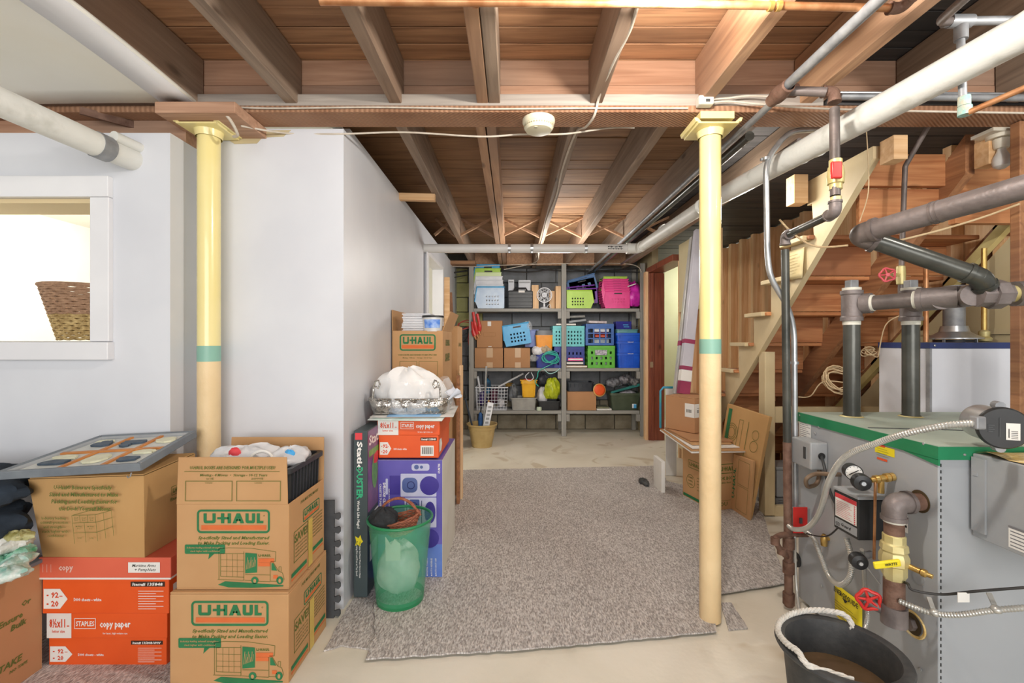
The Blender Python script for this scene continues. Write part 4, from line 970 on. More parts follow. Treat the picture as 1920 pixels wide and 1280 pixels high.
# energy tag
et = thing('energy_tag', 'yellow energy guide tag on the lower boiler side', 'tag', (bx0-.01, 1.78, .1))
a = BP(1563, 1094, .015); b = BP(1614, 1126, .015)
y0t, y1t, ztp = 1.845, 1.70, .222
MB().sheet(lambda u, v: V((bx0-.012-.006*math.sin(u*3), y0t+(y1t-y0t)*u, .09+(ztp-.09)*v)), 6, 4).build('tag_sheet', YEL, et, world=True, solid=.0008)
p = Print((bx0-.0215, y0t, 0), (0, -1, 0), (0, 0, 1), .001); p.text('ENERGYGUIDE', .073, .192, .019, .128, .03); p.poly([(.055, .19), (.085, .19), (.07, .175)])
for i in range(6): p.rect(.012, .106+i*.0105, .13-.02*(i % 2), .1075+i*.0105)
p.text('90', .11, .10, .012, None, .03); p.build('tag_print', INKB, et, world=True)
# round opening with hex plug
hp = thing('inspection_plug', 'hexagonal plug in insulated hole low on the boiler', 'plug', tuple(BP(1712, 1169)))
MB().lathe([(.033, 0), (.041, .004), (.043, .0), (.041, -.002)], (-.001, 0, 0), 24, V((-1, 0, 0)), 1.15, 1).build('insulation_ring', MATS['tan_insulation'], hp)
MB().lathe([(0, .0015), (.034, .0015)], (-.001, 0, 0), 24, V((-1, 0, 0))).build('cavity', MATS['dark_cavity'], hp)
MB().tube([(-.003, 0, 0), (-.018, 0, 0)], .021, 6).build('hex_plug', IRON, hp, bevel=.002)
ho = thing('gas_port', 'black round port where the low pipe enters the boiler', 'port', tuple(BP(1494, 1048)))
MB().lathe([(.014, 0), (.034, 0), (.034, .004), (.014, .006)], (-.001, 0, 0), 24, V((-1, 0, 0))).build('rubber_ring', BLACK, ho)
# red switch on junction box
sw = thing('switch_box', 'metal junction box with red emergency plate left of the boiler', 'switch', tuple(W(1500, 972, 2.03)))
MB().bx(-.03, -.015, -.055, .055, .035, .05).build('junction_box', GALV, sw, bevel=.003)
MB().bx(-.042, -.019, -.058, .022, -.015, .058).build('red_plate', RED, sw, bevel=.002)
MB().bx(-.016, -.027, -.012, -.006, -.019, .012).build('toggle', DGREY, sw)
# armoured cables
def armour(name, pts, label, r=.0105):
    mb = MB(); spiral(mb, smooth_path(pts, 8), r); return tag(mb.build(name, FLEX, None), label, 'cable')
armour('armoured_cable', [W(1830, 793, 1.27), W(1770, 798, 1.30), W(1700, 812, 1.36), W(1640, 832, 1.45), W(1585, 856, 1.55), W(1555, 900, 1.66), W(1537, 960, 1.78), W(1515, 988, 1.88), W(1490, 992, 1.96), W(1478, 985, 2.0)], 'silvery armoured cable arcing from motor to red switch')
armour('armoured_cable', [W(1505, 992, 1.99), W(1525, 1008, 1.93), W(1541, 1048, 1.85), W(1556, 1082, 1.78), W(1577, 1096, 1.70), W(1594, 1080, 1.66), W(1596, 1045, 1.66), W(1587, 1008, 1.69)], 'armoured cable hanging in a loop above the yellow tag')
armour('armoured_cable', [W(1490, 1005, 2.02), W(1491, 1060, 2.02), W(1494, 1110, 2.0), W(1499, 1150, 1.95)], 'thin armoured cable dropping beside the low iron pipe', .007)
armour('armoured_cable', [W(1616, 1030, 1.58), W(1620, 1070, 1.60), W(1622, 1110, 1.62), W(1627, 1150, 1.62), W(1622, 1180, 1.6)], 'armoured cable dropping behind the red handwheel', .008)
armour('armoured_cable', [W(1686, 1126, 1.43), W(1715, 1138, 1.40), W(1752, 1150, 1.37), W(1800, 1152, 1.33), W(1860, 1144, 1.29), W(1935, 1138, 1.25)], 'armoured cable clipped across the boiler front low down', .009)
mb = MB()
for q in (W(1752, 1148, 1.37), W(1868, 1142, 1.285)): mb.sphere(q, .014, 1, 1, .8, 10, 6); mb.bar(q, q+V((.01, .03, .03)), .012, .004)
tag(mb.build('cable_clip', FLEX, None), 'metal clips holding the low armoured cable', 'clip')
tag(MB().tube(smooth_path([W(1688, 1090, 1.47), W(1702, 1094, 1.42), W(1712, 1106, 1.40), W(1765, 1114, 1.37), W(1830, 1108, 1.31), W(1935, 1100, 1.24)], 6), .004, 8).build('twisted_lead', CABLEB, None), 'black twisted cord crossing the boiler front', 'cord')
q = W(1802, 1117, 1.33); tag(MB().bx(q.x-.017, q.y-.008, q.z-.014, q.x+.017, q.y-.006, q.z+.014).build('cord_flag', PAPER, None), 'small white paper flag on the black cord', 'tag')
tag(MB().tube(smooth_path([W(1575, 985, 1.70), W(1555, 1003, 1.78), W(1535, 1005, 1.86), W(1512, 1000, 1.95)], 6), .003, 6).build('black_wire', CABLEB, None), 'thin black wires from relay box to switch box', 'wire')
q = BP(1545, 1010, .02); tag(MB().lathe([(.006, -.03), (.012, -.028), (.013, 0), (.01, .012), (.006, .02)], q, 10).cyl(q, q+V((.02, 0, .0)), .008, 8).build('brass_cock', BRASS, None), 'small brass cock on the boiler side by the wires', 'valve')

# ---------------------------------------------------------------- rubber tub
tb = thing('rubber_tub', 'black rubber tub of murky water with white rope handle', 'tub', (1.0, 1.38, 0))
RUB = mat('black_rubber', '38393a', '4a4a49', rough=.6, scale=18, bump=.15, bscale=60)
MB().lathe([(0, .002), (.125, .002), (.13, .01), (.152, .245), (.163, .25), (.172, .255), (.175, .262), (.172, .269), (.160, .272), (.146, .268), (.142, .255), (.118, .02), (0, .02)], n=48).build('tub_wall', RUB, tb)
MB().lathe([(0, .165), (.1325, .165)], n=40).build('water', mat('murky_water', '6a5540', '59472f', rough=.12, scale=10), tb)
pts = [V((math.cos(a)*.165, math.sin(a)*.165, .283+.01*math.sin(a*2))) for a in [math.radians(x) for x in range(20, 200, 8)]]
pts = [V((.11, .10, .26)), V((.115, .115, .28))]+[p for p in pts if math.degrees(math.atan2(p.y, p.x)) > 45 or p.x < 0]+[V((-.15, -.08, .272)), V((-.09, -.1, .262)), V((-.055, -.125, .262))]
mb = MB(); sp = smooth_path(pts, 5)
for ph in (0, 2.1, 4.2):
    q = []
    for i, p in enumerate(sp):
        t = (sp[min(i+1, len(sp)-1)]-sp[max(i-1, 0)]).normalized(); n, b = frame_of(t); a = i*.75+ph; q.append(p+(n*math.cos(a)+b*math.sin(a))*.0045)
    mb.tube(q, .0052, 7)
mb.build('rope_handle', mat('white_rope', 'dcd9d2', 'c9c5bc', rough=.85, scale=60, bump=.4), tb)
# ---------------------------------------------------------------- cartons
CARD = mat('corrugated_cardboard', 'c59a6c', 'b98d60', rough=.85, scale=3.5, bump=.06, bscale=12, lo=.3, hi=.7)
CARDY = mat('yellowish_cardboard', 'c69d68', 'bb915c', rough=.85, scale=3.5, bump=.06, bscale=12, lo=.3, hi=.7)
CARDB = mat('plain_brown_cardboard', 'b98a62', 'b0835c', rough=.85, scale=3, bump=.04, bscale=10)
CARDE = mat('cardboard_edge', 'a67d50', '8f6a42', rough=.95, scale=60)
GINK = mat('green_print', '2f7a4c', '2a7045', rough=.8, scale=20)
OLINK = mat('olive_print', '67702f', '5c6a30', rough=.8, scale=20)
OINK = mat('orange_print', 'd9703c', 'd26a38', rough=.8, scale=20)
TAPE = mat('yellow_paper_tape', 'd8bb62', 'cfae58', rough=.4, scale=10)
ORNG = mat('orange_carton', 'e85f26', 'e0561f', rough=.45, scale=4)
ORNGR = mat('faded_red_carton', 'dd6a50', 'd66048', rough=.5, scale=4)
def carton(name, label, loc, rz, w, d, h, m=None, group=None, top='closed', cat='box', flaps=()):
    m = m or CARD; t = thing(name, label, cat, loc, rz, group)
    x, y = w/2, d/2
    if top == 'closed':
        MB().bx(-x, -y, .001, x, y, h-.006).build('carton_body', m, t, bevel=.004)
        MB().bx(-x+.001, -y+.001, h-.0055, x-.001, -.002, h).build('flap', m, t, bevel=.001, seg=1)
        MB().bx(-x+.001, .002, h-.0055, x-.001, y-.001, h-.0004).build('flap', m, t, bevel=.001, seg=1)
    else:
        mb = MB(); mb.bx(-x, -y, .001, x, y, .006)
        mb.bx(-x, -y, .006, x, -y+.005, h); mb.bx(-x, y-.005, .006, x, y, h); mb.bx(-x, -y+.005, .006, -x+.005, y-.005, h); mb.bx(x-.005, -y+.005, .006, x, y-.005, h)
        mb.build('carton_body', m, t, bevel=.0015, seg=1)
    for side, l, lean in flaps:       # upright or leaning flaps
        l_ = l
        if side == 'front': q = [(-x, -y, h), (x-.004, -y, h), (x-.01, -y-lean, h+l_), (-x+.004, -y-lean, h+l_)]; off = (0, .004, 0)
        if side == 'back': q = [(-x, y-.004, h), (x, y-.004, h), (x-.004, y-.004+lean, h+l_), (-x+.004, y-.004+lean, h+l_)]; off = (0, .004, 0)
        if side == 'left': q = [(-x, -y, h), (-x, y, h), (-x-lean, y-.006, h+l_), (-x-lean, -y+.006, h+l_)]; off = (.004, 0, 0)
        if side == 'right': q = [(x-.004, -y, h), (x-.004, y, h), (x-.004+lean, y-.006, h+l_), (x-.004+lean, -y+.006, h+l_)]; off = (.004, 0, 0)
        MB().prism(q, off).build('flap', m, t)
    return t
def word(p, a, b, w, h):      # the heavy hauling wordmark, drawn in a 720 x 130 grid
    k, l = w/720, h/130
    R = lambda x0, y0, x1, y1: p.rect(a+x0*k, b+(130-y1)*l, a+x1*k, b+(130-y0)*l)
    G = lambda pts: p.poly([(a+x*k, b+(130-y)*l) for x, y in pts])
    R(0, 0, 38, 95); R(108, 0, 146, 95); G([(0, 95), (146, 95), (142, 118), (125, 130), (22, 130), (4, 118)][::-1])
    R(165, 50, 300, 78); R(210, 0, 250, 50); R(210, 78, 250, 130); R(290, 0, 330, 130)
    G([(350, 130), (398, 0), (440, 0), (420, 60), (396, 130)][::-1]); G([(440, 0), (488, 130), (444, 130), (418, 60)][::-1]); R(396, 78, 446, 100)
    R(505, 0, 543, 95); R(583, 0, 621, 95); G([(505, 95), (621, 95), (617, 118), (602, 130), (526, 130), (509, 118)][::-1])
    R(640, 0, 678, 130); R(678, 98, 720, 130)
def logo(O, u, v, a0, b0, a1, b1, t, gm=None, lift=.0012):
    """framed wordmark with an orange bar"""
    W_, H_ = a1-a0, b1-b0
    p = Print(O, u, v, lift); p.rframe(a0, b0, a1, b1, H_*.085, H_*.18); word(p, a0+W_*.09, b0+H_*.42, W_*.82, H_*.42); p.build('logo', gm or GINK, t)
    p = Print(O, u, v, lift); p.rect(a0+W_*.06, b0+H_*.14, a1-W_*.05, b0+H_*.34); p.build('logo_bar', OINK, t)
def van(O, u, v, ox, oy, k, t, lift=.0012):
    """line drawing of an open loaded van, drawn in the pixels of the enlarged photograph (k metres each)"""
    X = lambda x: ox+(x-45)*k
    Y = lambda y: oy-(y-40)*k
    p = Print(O, u, v, lift)
    L_ = lambda x0, y0, x1, y1, w_=5: p.line(X(x0), Y(y0), X(x1), Y(y1), w_*k)
    for q in ((530, 545, 530, 890), (550, 600, 550, 860), (815, 575, 815, 900), (530, 545, 640, 535), (640, 535, 900, 540), (900, 540, 1180, 580), (1180, 580, 1175, 690), (1120, 690, 1175, 690), (1115, 700, 1115, 915),
              (550, 600, 815, 600), (515, 895, 820, 905), (550, 860, 815, 870), (1120, 700, 1150, 700), (1150, 700, 1210, 800), (1210, 800, 1255, 820), (1255, 820, 1275, 900), (1115, 915, 1190, 915), (830, 840, 1110, 845), (825, 905, 900, 910), (975, 915, 1115, 920), (1215, 750, 1240, 750), (1215, 750, 1215, 800), (1240, 750, 1240, 805)): L_(*q)
    for x in (620, 685, 740): L_(x, 605, x, 862, 3)
    for y in (670, 745, 800): L_(552, y, 812, y+6, 3)
    p.build('van_drawing', OLINK, t)
    p = Print(O, u, v, lift)
    p.poly([(X(x), Y(y)) for x, y in [(520, 955), (640, 985), (900, 990), (1265, 975), (1265, 960), (600, 915)]])
    p.poly([(X(x), Y(y)) for x, y in [(830, 825), (965, 815), (965, 600), (830, 590)]])
    p.disc(X(940), Y(905), 42*k, 16); p.disc(X(1225), Y(905), 40*k, 16, 46*k); p.poly([(X(x), Y(y)) for x, y in [(1130, 790), (1195, 795), (1150, 710), (1130, 710)]])
    p.build('van_fill', GINK, t)
    p = Print(O, u, v, lift+.0006); p.disc(X(940), Y(910), 17*k, 10, 22*k); p.disc(X(1225), Y(908), 15*k, 10, 25*k)
    for i in range(8): p.line(X(845+i*14), Y(780-i*5), X(860+i*13), Y(640+(i % 3)*30), 5*k)
    p.build('van_wheels', CARD, t)
    p = Print(O, u, v, lift); p.rect(X(978), Y(700), X(1160), Y(655)); p.rect(X(978), Y(745), X(1115), Y(702)); p.rect(X(1150), Y(885), X(1200), Y(845)); p.build('van_stripe', OINK, t)
    p = Print(O, u, v, lift); word(p, X(980), Y(635), 140*k, 26*k); p.build('van_name', OLINK, t)
def haul_front(t, w, d, h, k=None):
    O, u, v = (-w/2, -d/2, 0), (1, 0, 0), (0, 0, 1); k = w/1280; oy = h
    X = lambda x: (x-45)*k
    Y = lambda y: oy-(y-40)*k
    logo(O, u, v, X(280), Y(368), X(1112), Y(98), t)
    p = Print(O, u, v, .0012); p.text('Specifically Sized and Manufactured', X(700), Y(437), 36*k, 815*k, .028, .28); p.text('to Make Packing and Loading Easier.', X(698), Y(497), 36*k, 815*k, .028, .28); p.ring(X(1045), Y(168), 8*k, 3*k, 10)
    p.build('slogan', OLINK, t)
    p = Print(O, u, v, .0012); p.rrect(X(142), Y(603), X(600), Y(497), 14*k); p.poly([(X(410), Y(665)), (X(480), Y(600)), (X(420), Y(600))]); p.build('speech_bubble', GINK, t)
    p = Print(O, u, v, .0018); p.text('Industry leading sidewall strength—', X(370), Y(540), 20*k, 410*k, .01, .2); p.text('stack higher with confidence!', X(375), Y(580), 20*k, 340*k, .01, .2); p.build('bubble_text', CARD, t)
    van(O, u, v, 0, oy, k, t)
def haul_side(t, w, d, h):
    O, u, v = (w/2, -d/2, 0), (0, 1, 0), (0, 0, 1)
    logo(O, u, v, d*.36, h*.64, d*.84, h*.80, t)
    p = Print(O, u, v, .0012); p.text('FOR MULTIPLE MOVES', d*.55, h*.90, .011, d*.5, .02, .2)
    p.frame(d*.12, h*.25, d*.50, h*.62, .003); p.text('SAVE!', d*.31, h*.48, .030, d*.34, .03)
    for i in range(4): p.text('reusable box for moving', d*.31, h*.30+i*.013, .0075, d*.3, .01)
    for i in range(7): p.text('strong and durable boxes', d*.78, h*.34+i*.0125, .008, d*.3, .012)
    p.build('side_text', OLINK, t)
    p = Print(O, u, v, .0012); p.rect(d*.06, h*.10, d*.46, h*.15); p.rect(d*.56, h*.16, d*.95, h*.21); p.build('side_stripe', GINK, t)
    p = Print(O, u, v, .0012); p.rect(d*.06, h*.06, d*.46, h*.08); p.rect(d*.56, h*.12, d*.95, h*.14); p.build('side_bar', OINK, t)
    p = Print(O, u, v, .0022); p.rect(d*.50, h*.02, d*.62, h*.62); p.build('tape', TAPE, t)

# right of the two left stacks: two printed cartons
w1, d1, h1 = .416, .325, .322
t = carton('moving_box', 'lower printed moving box with green logo and van, front left', (-.990, 1.586+d1/2, 0), 0, w1, d1, h1, CARD, group='printed moving cartons')
haul_front(t, w1, d1, h1*.97); haul_side(t, w1, d1, h1)
w2, d2, h2 = .396, .30, .302
t = carton('moving_box', 'open upper printed moving box holding a black ribbed crate', (-.986, 1.60+d2/2, .3235), 0, w2, d2, h2, CARD, group='printed moving cartons', top='open', flaps=(('front', .165, -.004), ('back', .172, .012)))
haul_front(t, w2, d2, h2); haul_side(t, w2, d2, h2)
O, u, v = (-w2/2, -d2/2-.0005+.000, h2), (1, 0, 0), (0, 0.02, 1)
p = Print(O, u, v, .003); k = w2/640
p.text('U-HAUL BOXES ARE DESIGNED FOR MULTIPLE USES!', w2*.5, .124, .011, w2*.76, .025, .15); p.rect(w2*.07, .115, w2*.92, .1165)
p.text('Moving - 4 Moves  •  Storage - 10-12 Years', w2*.51, .099, .009, w2*.60, .02, .15)
p.text('1st USE', w2*.30, .088, .006, None, .02); p.text('2nd HOUSE', w2*.72, .088, .006, None, .02)
p.frame(w2*.08, .012, w2*.50, .083, .002); p.frame(w2*.535, .012, w2*.93, .083, .002); p.text('Contents:', w2*.29, .074, .005, None, .01); p.text('Contents:', w2*.73, .074, .005, None, .01)
p.build('flap_print', OLINK, t)
cr = thing('ribbed_crate', 'black ribbed crate full of bags inside the open printed box', 'crate', (-.977, 1.755, .36))
mb = MB(); cw, cd_, ch = .178, .133, .385
def ring_pts(a, b, z, r=.02, k=4):
    out = []
    for cx, cy, st in ((a-r, b-r, 0), (-a+r, b-r, 90), (-a+r, -b+r, 180), (a-r, -b+r, 270)):
        for i in range(k+1):
            an = math.radians(st+90*i/k); out.append(V((cx+math.cos(an)*r, cy+math.sin(an)*r, z)))
    return out
def tub(mb, a0, b0, z0, a1, b1, z1, th=.003, r=.02, rim=.008, rimh=.012):
    A = ring_pts(a0, b0, z0, r); B = ring_pts(a1, b1, z1-rimh, r); C = ring_pts(a1+rim, b1+rim, z1-rimh, r); D = ring_pts(a1+rim, b1+rim, z1, r); E_ = ring_pts(a1-th, b1-th, z1, r); F_ = ring_pts(a0-th, b0-th, z0+th, r)
    n = len(A); rings = [A, B, C, D, E_, F_]
    fs = [(i*n+k, i*n+(k+1) % n, (i+1)*n+(k+1) % n, (i+1)*n+k) for i in range(5) for k in range(n)]+[tuple(range(n))[::-1], tuple(range(5*n, 6*n))]
    return mb.add(sum(rings, []), fs, True)
tub(mb, cw-.012, cd_-.012, 0, cw, cd_, ch, .003, .02, .012, .018)
for i in range(9):
    y_ = -cd_+.03+i*.026
    mb.bar((cw-.0105, y_, .02), (cw+.003, y_, ch-.02), .006, .006, V((1, 0, 0)))
mb.build('crate_shell', mat('black_crate_plastic', '2c2d2f', '3a3b3d', rough=.4, scale=8), cr)
# bags on the crate
BAGW = mat('white_plastic_bag', 'e4e4e6', 'cfd0d4', rough=.3, scale=14, bump=.5, bscale=16, lo=.4, hi=.6)
CLEAR = mat('clear_film', 'f2f4f6', rough=.12, trans=.0, alpha=.28, bump=.6, bscale=22, spec=.9)
def crumple(name, c, sx, sy, sz, m, label, cat='bag', seed=1, amp=.22, n=26, k=16, group=None):
    rr = random.Random(seed); ph = [rr.uniform(0, 6.28) for _ in range(8)]
    def fn(a, p): return 1+amp*(.5*math.sin(3*a+ph[0])*math.sin(2*p+ph[1])+.35*math.sin(5*a+ph[2]+2*p)+.3*math.sin(8*a+3*p+ph[3])*math.sin(4*p)+.2*math.cos(11*a+ph[4]-5*p))
    mb = MB().sphere((0, 0, 0), 1, sx, sy, sz, n, k, fn); zmin = min(v_.z for v_ in mb.v)
    mb.v = [V((v_.x, v_.y, max(v_.z, -sz*.8)))+V(c) for v_ in mb.v]
    return tag(mb.build(name, m, None), label, cat, group)
crumple('plastic_bag', (-1.03, 1.76, .75), .13, .10, .045, BAGW, 'white crumpled plastic bag with pink print on the crate', seed=3)
crumple('plastic_bag', (-.86, 1.75, .752), .07, .10, .04, BAGW, 'white plastic bag at the right end of the crate', seed=5)
tag(MB().tube([V((-.925+math.cos(a)*.045, 1.665+math.sin(a)*.014, .752+math.sin(a)*.042)) for a in [2*math.pi*i/28 for i in range(28)]], .006, 8, closed=True).build('white_ring', PAPER, None), 'white plastic ring standing among the bags in the crate', 'ring')
for c, m, l, s in (((-1.035, 1.69, .785), INKR, 'small pink printed packet on the bags', 1), ((-.835, 1.70, .775), mat('sky_blue_plastic', '3f9ede', '59b2ea', rough=.3, scale=9), 'small light blue packet at the crate right side', 2), ((-1.10, 1.76, .765), mat('violet_blue', '5a6fc8', rough=.4), 'small blue packet at the crate left side', 3)):
    crumple('packet', c, .022, .012, .02, m, l, 'packet', s, .2, 12, 8)

# ---------------------------------------------------------------- copy paper cartons
def paper_front(t, w, y, z0, hb, hl, ws, item, short=False, red=False, tight=False):
    O, u, v = (-w/2, y, z0), (1, 0, 0), (0, 0, 1)
    q = Print(O, u, v, .001); a = w*.0+.006
    q.poly([(a, hb*.15), (a+w*.13, hb*.15), (a+w*.19, hb*.42), (a+w*.13, hb*.70), (a, hb*.70)])
    if short: q.rect(w*.70, hb*.10, w*.92, hb*.55)
    q.build('white_arrow', PAPER, t)
    q = Print(O, u, v, .0016); q.text('92', a+w*.09, hb*.46, hb*.15, None, .03); q.text('20', a+w*.09, hb*.22, hb*.15, None, .03); q.rect(a+w*.025, hb*.50, a+w*.04, hb*.54); q.rect(a+w*.025, hb*.26, a+w*.04, hb*.30); q.rect(a+w*.125, hb*.49, a+w*.15, hb*.51); q.build('arrow_print', mat('paper_red_ink', 'd9481f'), t)
    q = Print(O, u, v, .001); q.text('5000 sheets - white', w*.36, hb*.36, hb*.09, w*.22, .02)
    if not short:
        for i in range(8): q.rect(w*.76, hb*.14+i*hb*.07, w*(.90+.06*(i % 2)), hb*.155+i*hb*.07)
    q.build('sheet_count', INKW, t)
    q = Print(O, u, v, .001); q.rect(w*.70, hb*.76, w*.97, hb*.90); q.build('item_label', mat('dark_brown_ink', '3a2318'), t)
    q = Print(O, u, v, .0016); q.text(item, w*.835, hb*.79, hb*.08, w*.24, .03, .1); q.build('item_number', INKW, t)
    if short:
        q = Print(O, u, v, .0016)
        for i in range(16): q.rect(w*.725+i*w*.011, hb*.18, w*.725+i*w*.011+w*(.004+.004*(i*7 % 3 == 0)), hb*.48)
        q.build('barcode', INKB, t)
def lid_front(t, w, y, z0, hl, kind):
    O, u, v = (-w/2, y, z0), (1, 0, 0), (0, 0, 1)
    if kind == 'plain':
        q = Print(O, u, v, .001); pw = .34 if w < .4 else .21; q.rect(.003, .002, w*pw, hl-.002); q.build('size_panel', PAPER, t)
        q = Print(O, u, v, .0016); q.text('8½x11', w*pw*.45, hl*.42, hl*.30, w*pw*.62, .03); q.text('letter size', w*pw*.5, hl*.22, hl*.11, w*pw*.5, .015); q.rect(w*pw*.83, hl*.44, w*pw*.92, hl*.48); q.build('size_print', MATS['paper_red_ink'], t)
        q = Print(O, u, v, .001); s0, s1, c0, c1 = (.376, .585, .62, .92) if w < .4 else (.235, .412, .445, .70)
        q.text('copy paper', w*(c0+c1)/2, hl*.42, hl*.24, w*(c1-c0), .03); q.text('for laser, high volume use', w*(c0+c1)/2, hl*.16, hl*.07, w*(c1-c0)*.8, .01)
        q.frame(w*s0, hl*.36, w*s1, hl*.74, .0018); q.text('STAPLES', w*(s0+s1)/2, hl*.46, hl*.18, w*(s1-s0)*.86, .025, .0); q.build('lid_print', INKW, t)
    else:
        q = Print(O, u, v, .001); q.text('copy', w*.21, hl*.40, hl*.28, w*.11, .035)
        for i in range(3): q.rect(w*(.035+i*.03), hl*.3, w*(.038+i*.03), hl*.68)
        q.build('lid_print', mat('faded_white_ink', 'e8c0b4'), t)
        q = Print(O, u, v, .001); q.rect(w*.68, hl*.28, w*.92, hl*.78); q.build('name_sticker', PAPER, t)
        q = Print(O, u, v, .0016); q.text('Maritime Arms', w*.80, hl*.56, hl*.14, w*.18, .004, .35); q.text('+ Pamphlets', w*.81, hl*.36, hl*.14, w*.16, .004, .35); q.build('handwriting', INKB, t)
def paper_box(label, loc, w, d, hb, hl, kind, item, short=False, rz=0, lw=.008):
    t = thing('paper_carton', label, 'box', loc, rz, 'copy paper cartons')
    MB().bx(-w/2, -d/2, .001, w/2, d/2, hb+hl-.01).build('carton_base', ORNG, t, bevel=.003)
    MB().bx(-w/2-lw, -d/2-.004, hb, w/2+lw, d/2+.004, hb+hl).build('lid', ORNGR if kind != 'plain' else ORNG, t, bevel=.003)
    if kind != 'plain': MB().bx(-w/2-lw-.001, -d/2-.0055, hb-.003, w/2+lw+.001, d/2+.005, hb+.003).build('lid_edge', PAPER, t)
    paper_front(t, w, -d/2, 0, hb, hl, w, item, short); 
    lid_front(t, w+2*lw, -d/2-.004, hb, hl, kind)
    # right end: white arrow
    q = Print((w/2, -d/2, 0), (0, 1, 0), (0, 0, 1), .001); q.poly([(.02, hb*.2), (.08, hb*.2), (.11, hb*.45), (.08, hb*.75), (.02, hb*.75)]); q.build('end_arrow', PAPER, t)
    return t
paper_box('orange paper carton standing lowest in the left stack', (-1.497, 1.678+.1, 0), .436, .2, .104, .101, 'plain', 'Item# 135848-WW', lw=.005)
paper_box('orange paper carton with faded red lid and name sticker', (-1.484, 1.655+.105, .2055), .462, .21, .132, .076, 'faded', 'Item# 135848', lw=.010)

# ---------------------------------------------------------------- crushed printed carton above
t = thing('crushed_box', 'crushed printed moving box on top of the orange cartons', 'box', (-1.525, 1.780, .4142))
B_ = [(-.188, -.125, .0), (.188, -.13, .0), (.185, .075, .0), (-.188, .075, 0)]
T_ = [(-.215, -.150, .290), (.205, -.155, .305), (.225, .082, .325), (-.205, .082, .30)]
O = [V(x) for x in B_]; P_ = [V(x) for x in T_]
def face_pt(a, b, c, d, u, v): return a.lerp(b, u).lerp(d.lerp(c, u), v)
mb = MB(); N_ = 10
def wob(p, s): return p+V((0, 0, 0))
for i, (a, b) in enumerate(((0, 1), (1, 2), (2, 3), (3, 0))):
    nrm = (O[b]-O[a]).cross(V((0, 0, 1))).normalized()
    mb.sheet(lambda u, v, a=a, b=b, nrm=nrm, i=i: face_pt(O[a], O[b], P_[b], P_[a], u, v)+nrm*(.004*math.sin(u*math.pi)*math.sin(v*math.pi)*(1+.5*math.sin(7*u+9*v+i))), N_, N_)
mb.quad(*[O[i] for i in (3, 2, 1, 0)])
mb.build('carton_body', CARDY, t, bevel=.004)
mb = MB(); mb.prism([P_[0]+V((.003, .003, .001)), P_[1]+V((-.003, .003, .001)), P_[2]+V((-.003, -.003, .001)), P_[3]+V((.003, -.003, .001))], (0, 0, .004)); mb.build('flap', CARDY, t)
u = (O[1]-O[0]).normalized(); vv = ((P_[0]+P_[1])/2-(O[0]+O[1])/2).normalized(); OO = O[0]+V((-.025, -.0, 0)); 
p = Print(OO, u, vv, .016); s_ = .040
for i, s in enumerate(('U-Haul® Boxes are Specifically', 'Sized and Manufactured to Make', 'Packing and Loading Easier for', 'the Do-It Yourself Mover.')):
    p.text(s, .215, .262-i*.026, .0145, (.21, .25, .24, .19)[i], .03, .25)
p.build('slogan', OLINK, t)
p = Print(OO, u, vv, .016)
for i, s in enumerate(('Industry leading', 'sidewall protection', 'and strength—', 'stack higher with', 'confidence!')):
    p.text(s, .098, .150-i*.0165, .0105, (.088, .1, .082, .095, .06)[i], .012)
p.build('side_slogan', OLINK, t)
p = Print(OO, u, vv, .016); L = lambda a, b, c, d: p.line(a, b, c, d, .0015)
for q in ((.165, .165, .25, .168), (.165, .165, .165, .06), (.25, .168, .25, .07), (.165, .137, .25, .14), (.165, .10, .25, .103), (.25, .168, .31, .185), (.165, .165, .225, .182), (.225, .182, .31, .185), (.31, .185, .31, .09), (.25, .14, .31, .158), (.25, .103, .31, .125), (.193, .166, .193, .139), (.221, .167, .221, .139), (.207, .138, .207, .065), (.28, .176, .28, .08)): L(*q)
for x in (.179, .207, .235): p.text('Small', x, .154, .005, None, .01); p.text('Box', x, .146, .005, None, .01)
for x in (.186, .229): p.text('Medium', x, .122, .005, None, .01); p.text('Box', x, .114, .005, None, .01); p.text('Large', x, .08, .005, None, .01)
p.build('stacking_diagram', OLINK, t)
uu = (O[2]-O[1]).normalized()
p = Print(O[1]+V((.012, 0, 0)), uu, (0, 0, 1), .012)
p.disc(.14, .255, .03, 16, .012); p.build('hand_hole', mat('dark_hole', '3a2418'), t)
p = Print(O[1]+V((.012, 0, 0)), uu, (0, 0, 1), .012); p.text('Ensures', .13, .17, .012, .07, .03); p.text('Buy', .14, .15, .012, None, .03); p.frame(.10, .19, .18, .225, .002); word(p, .108, .198, .064, .018); p.build('side_text', OLINK, t)

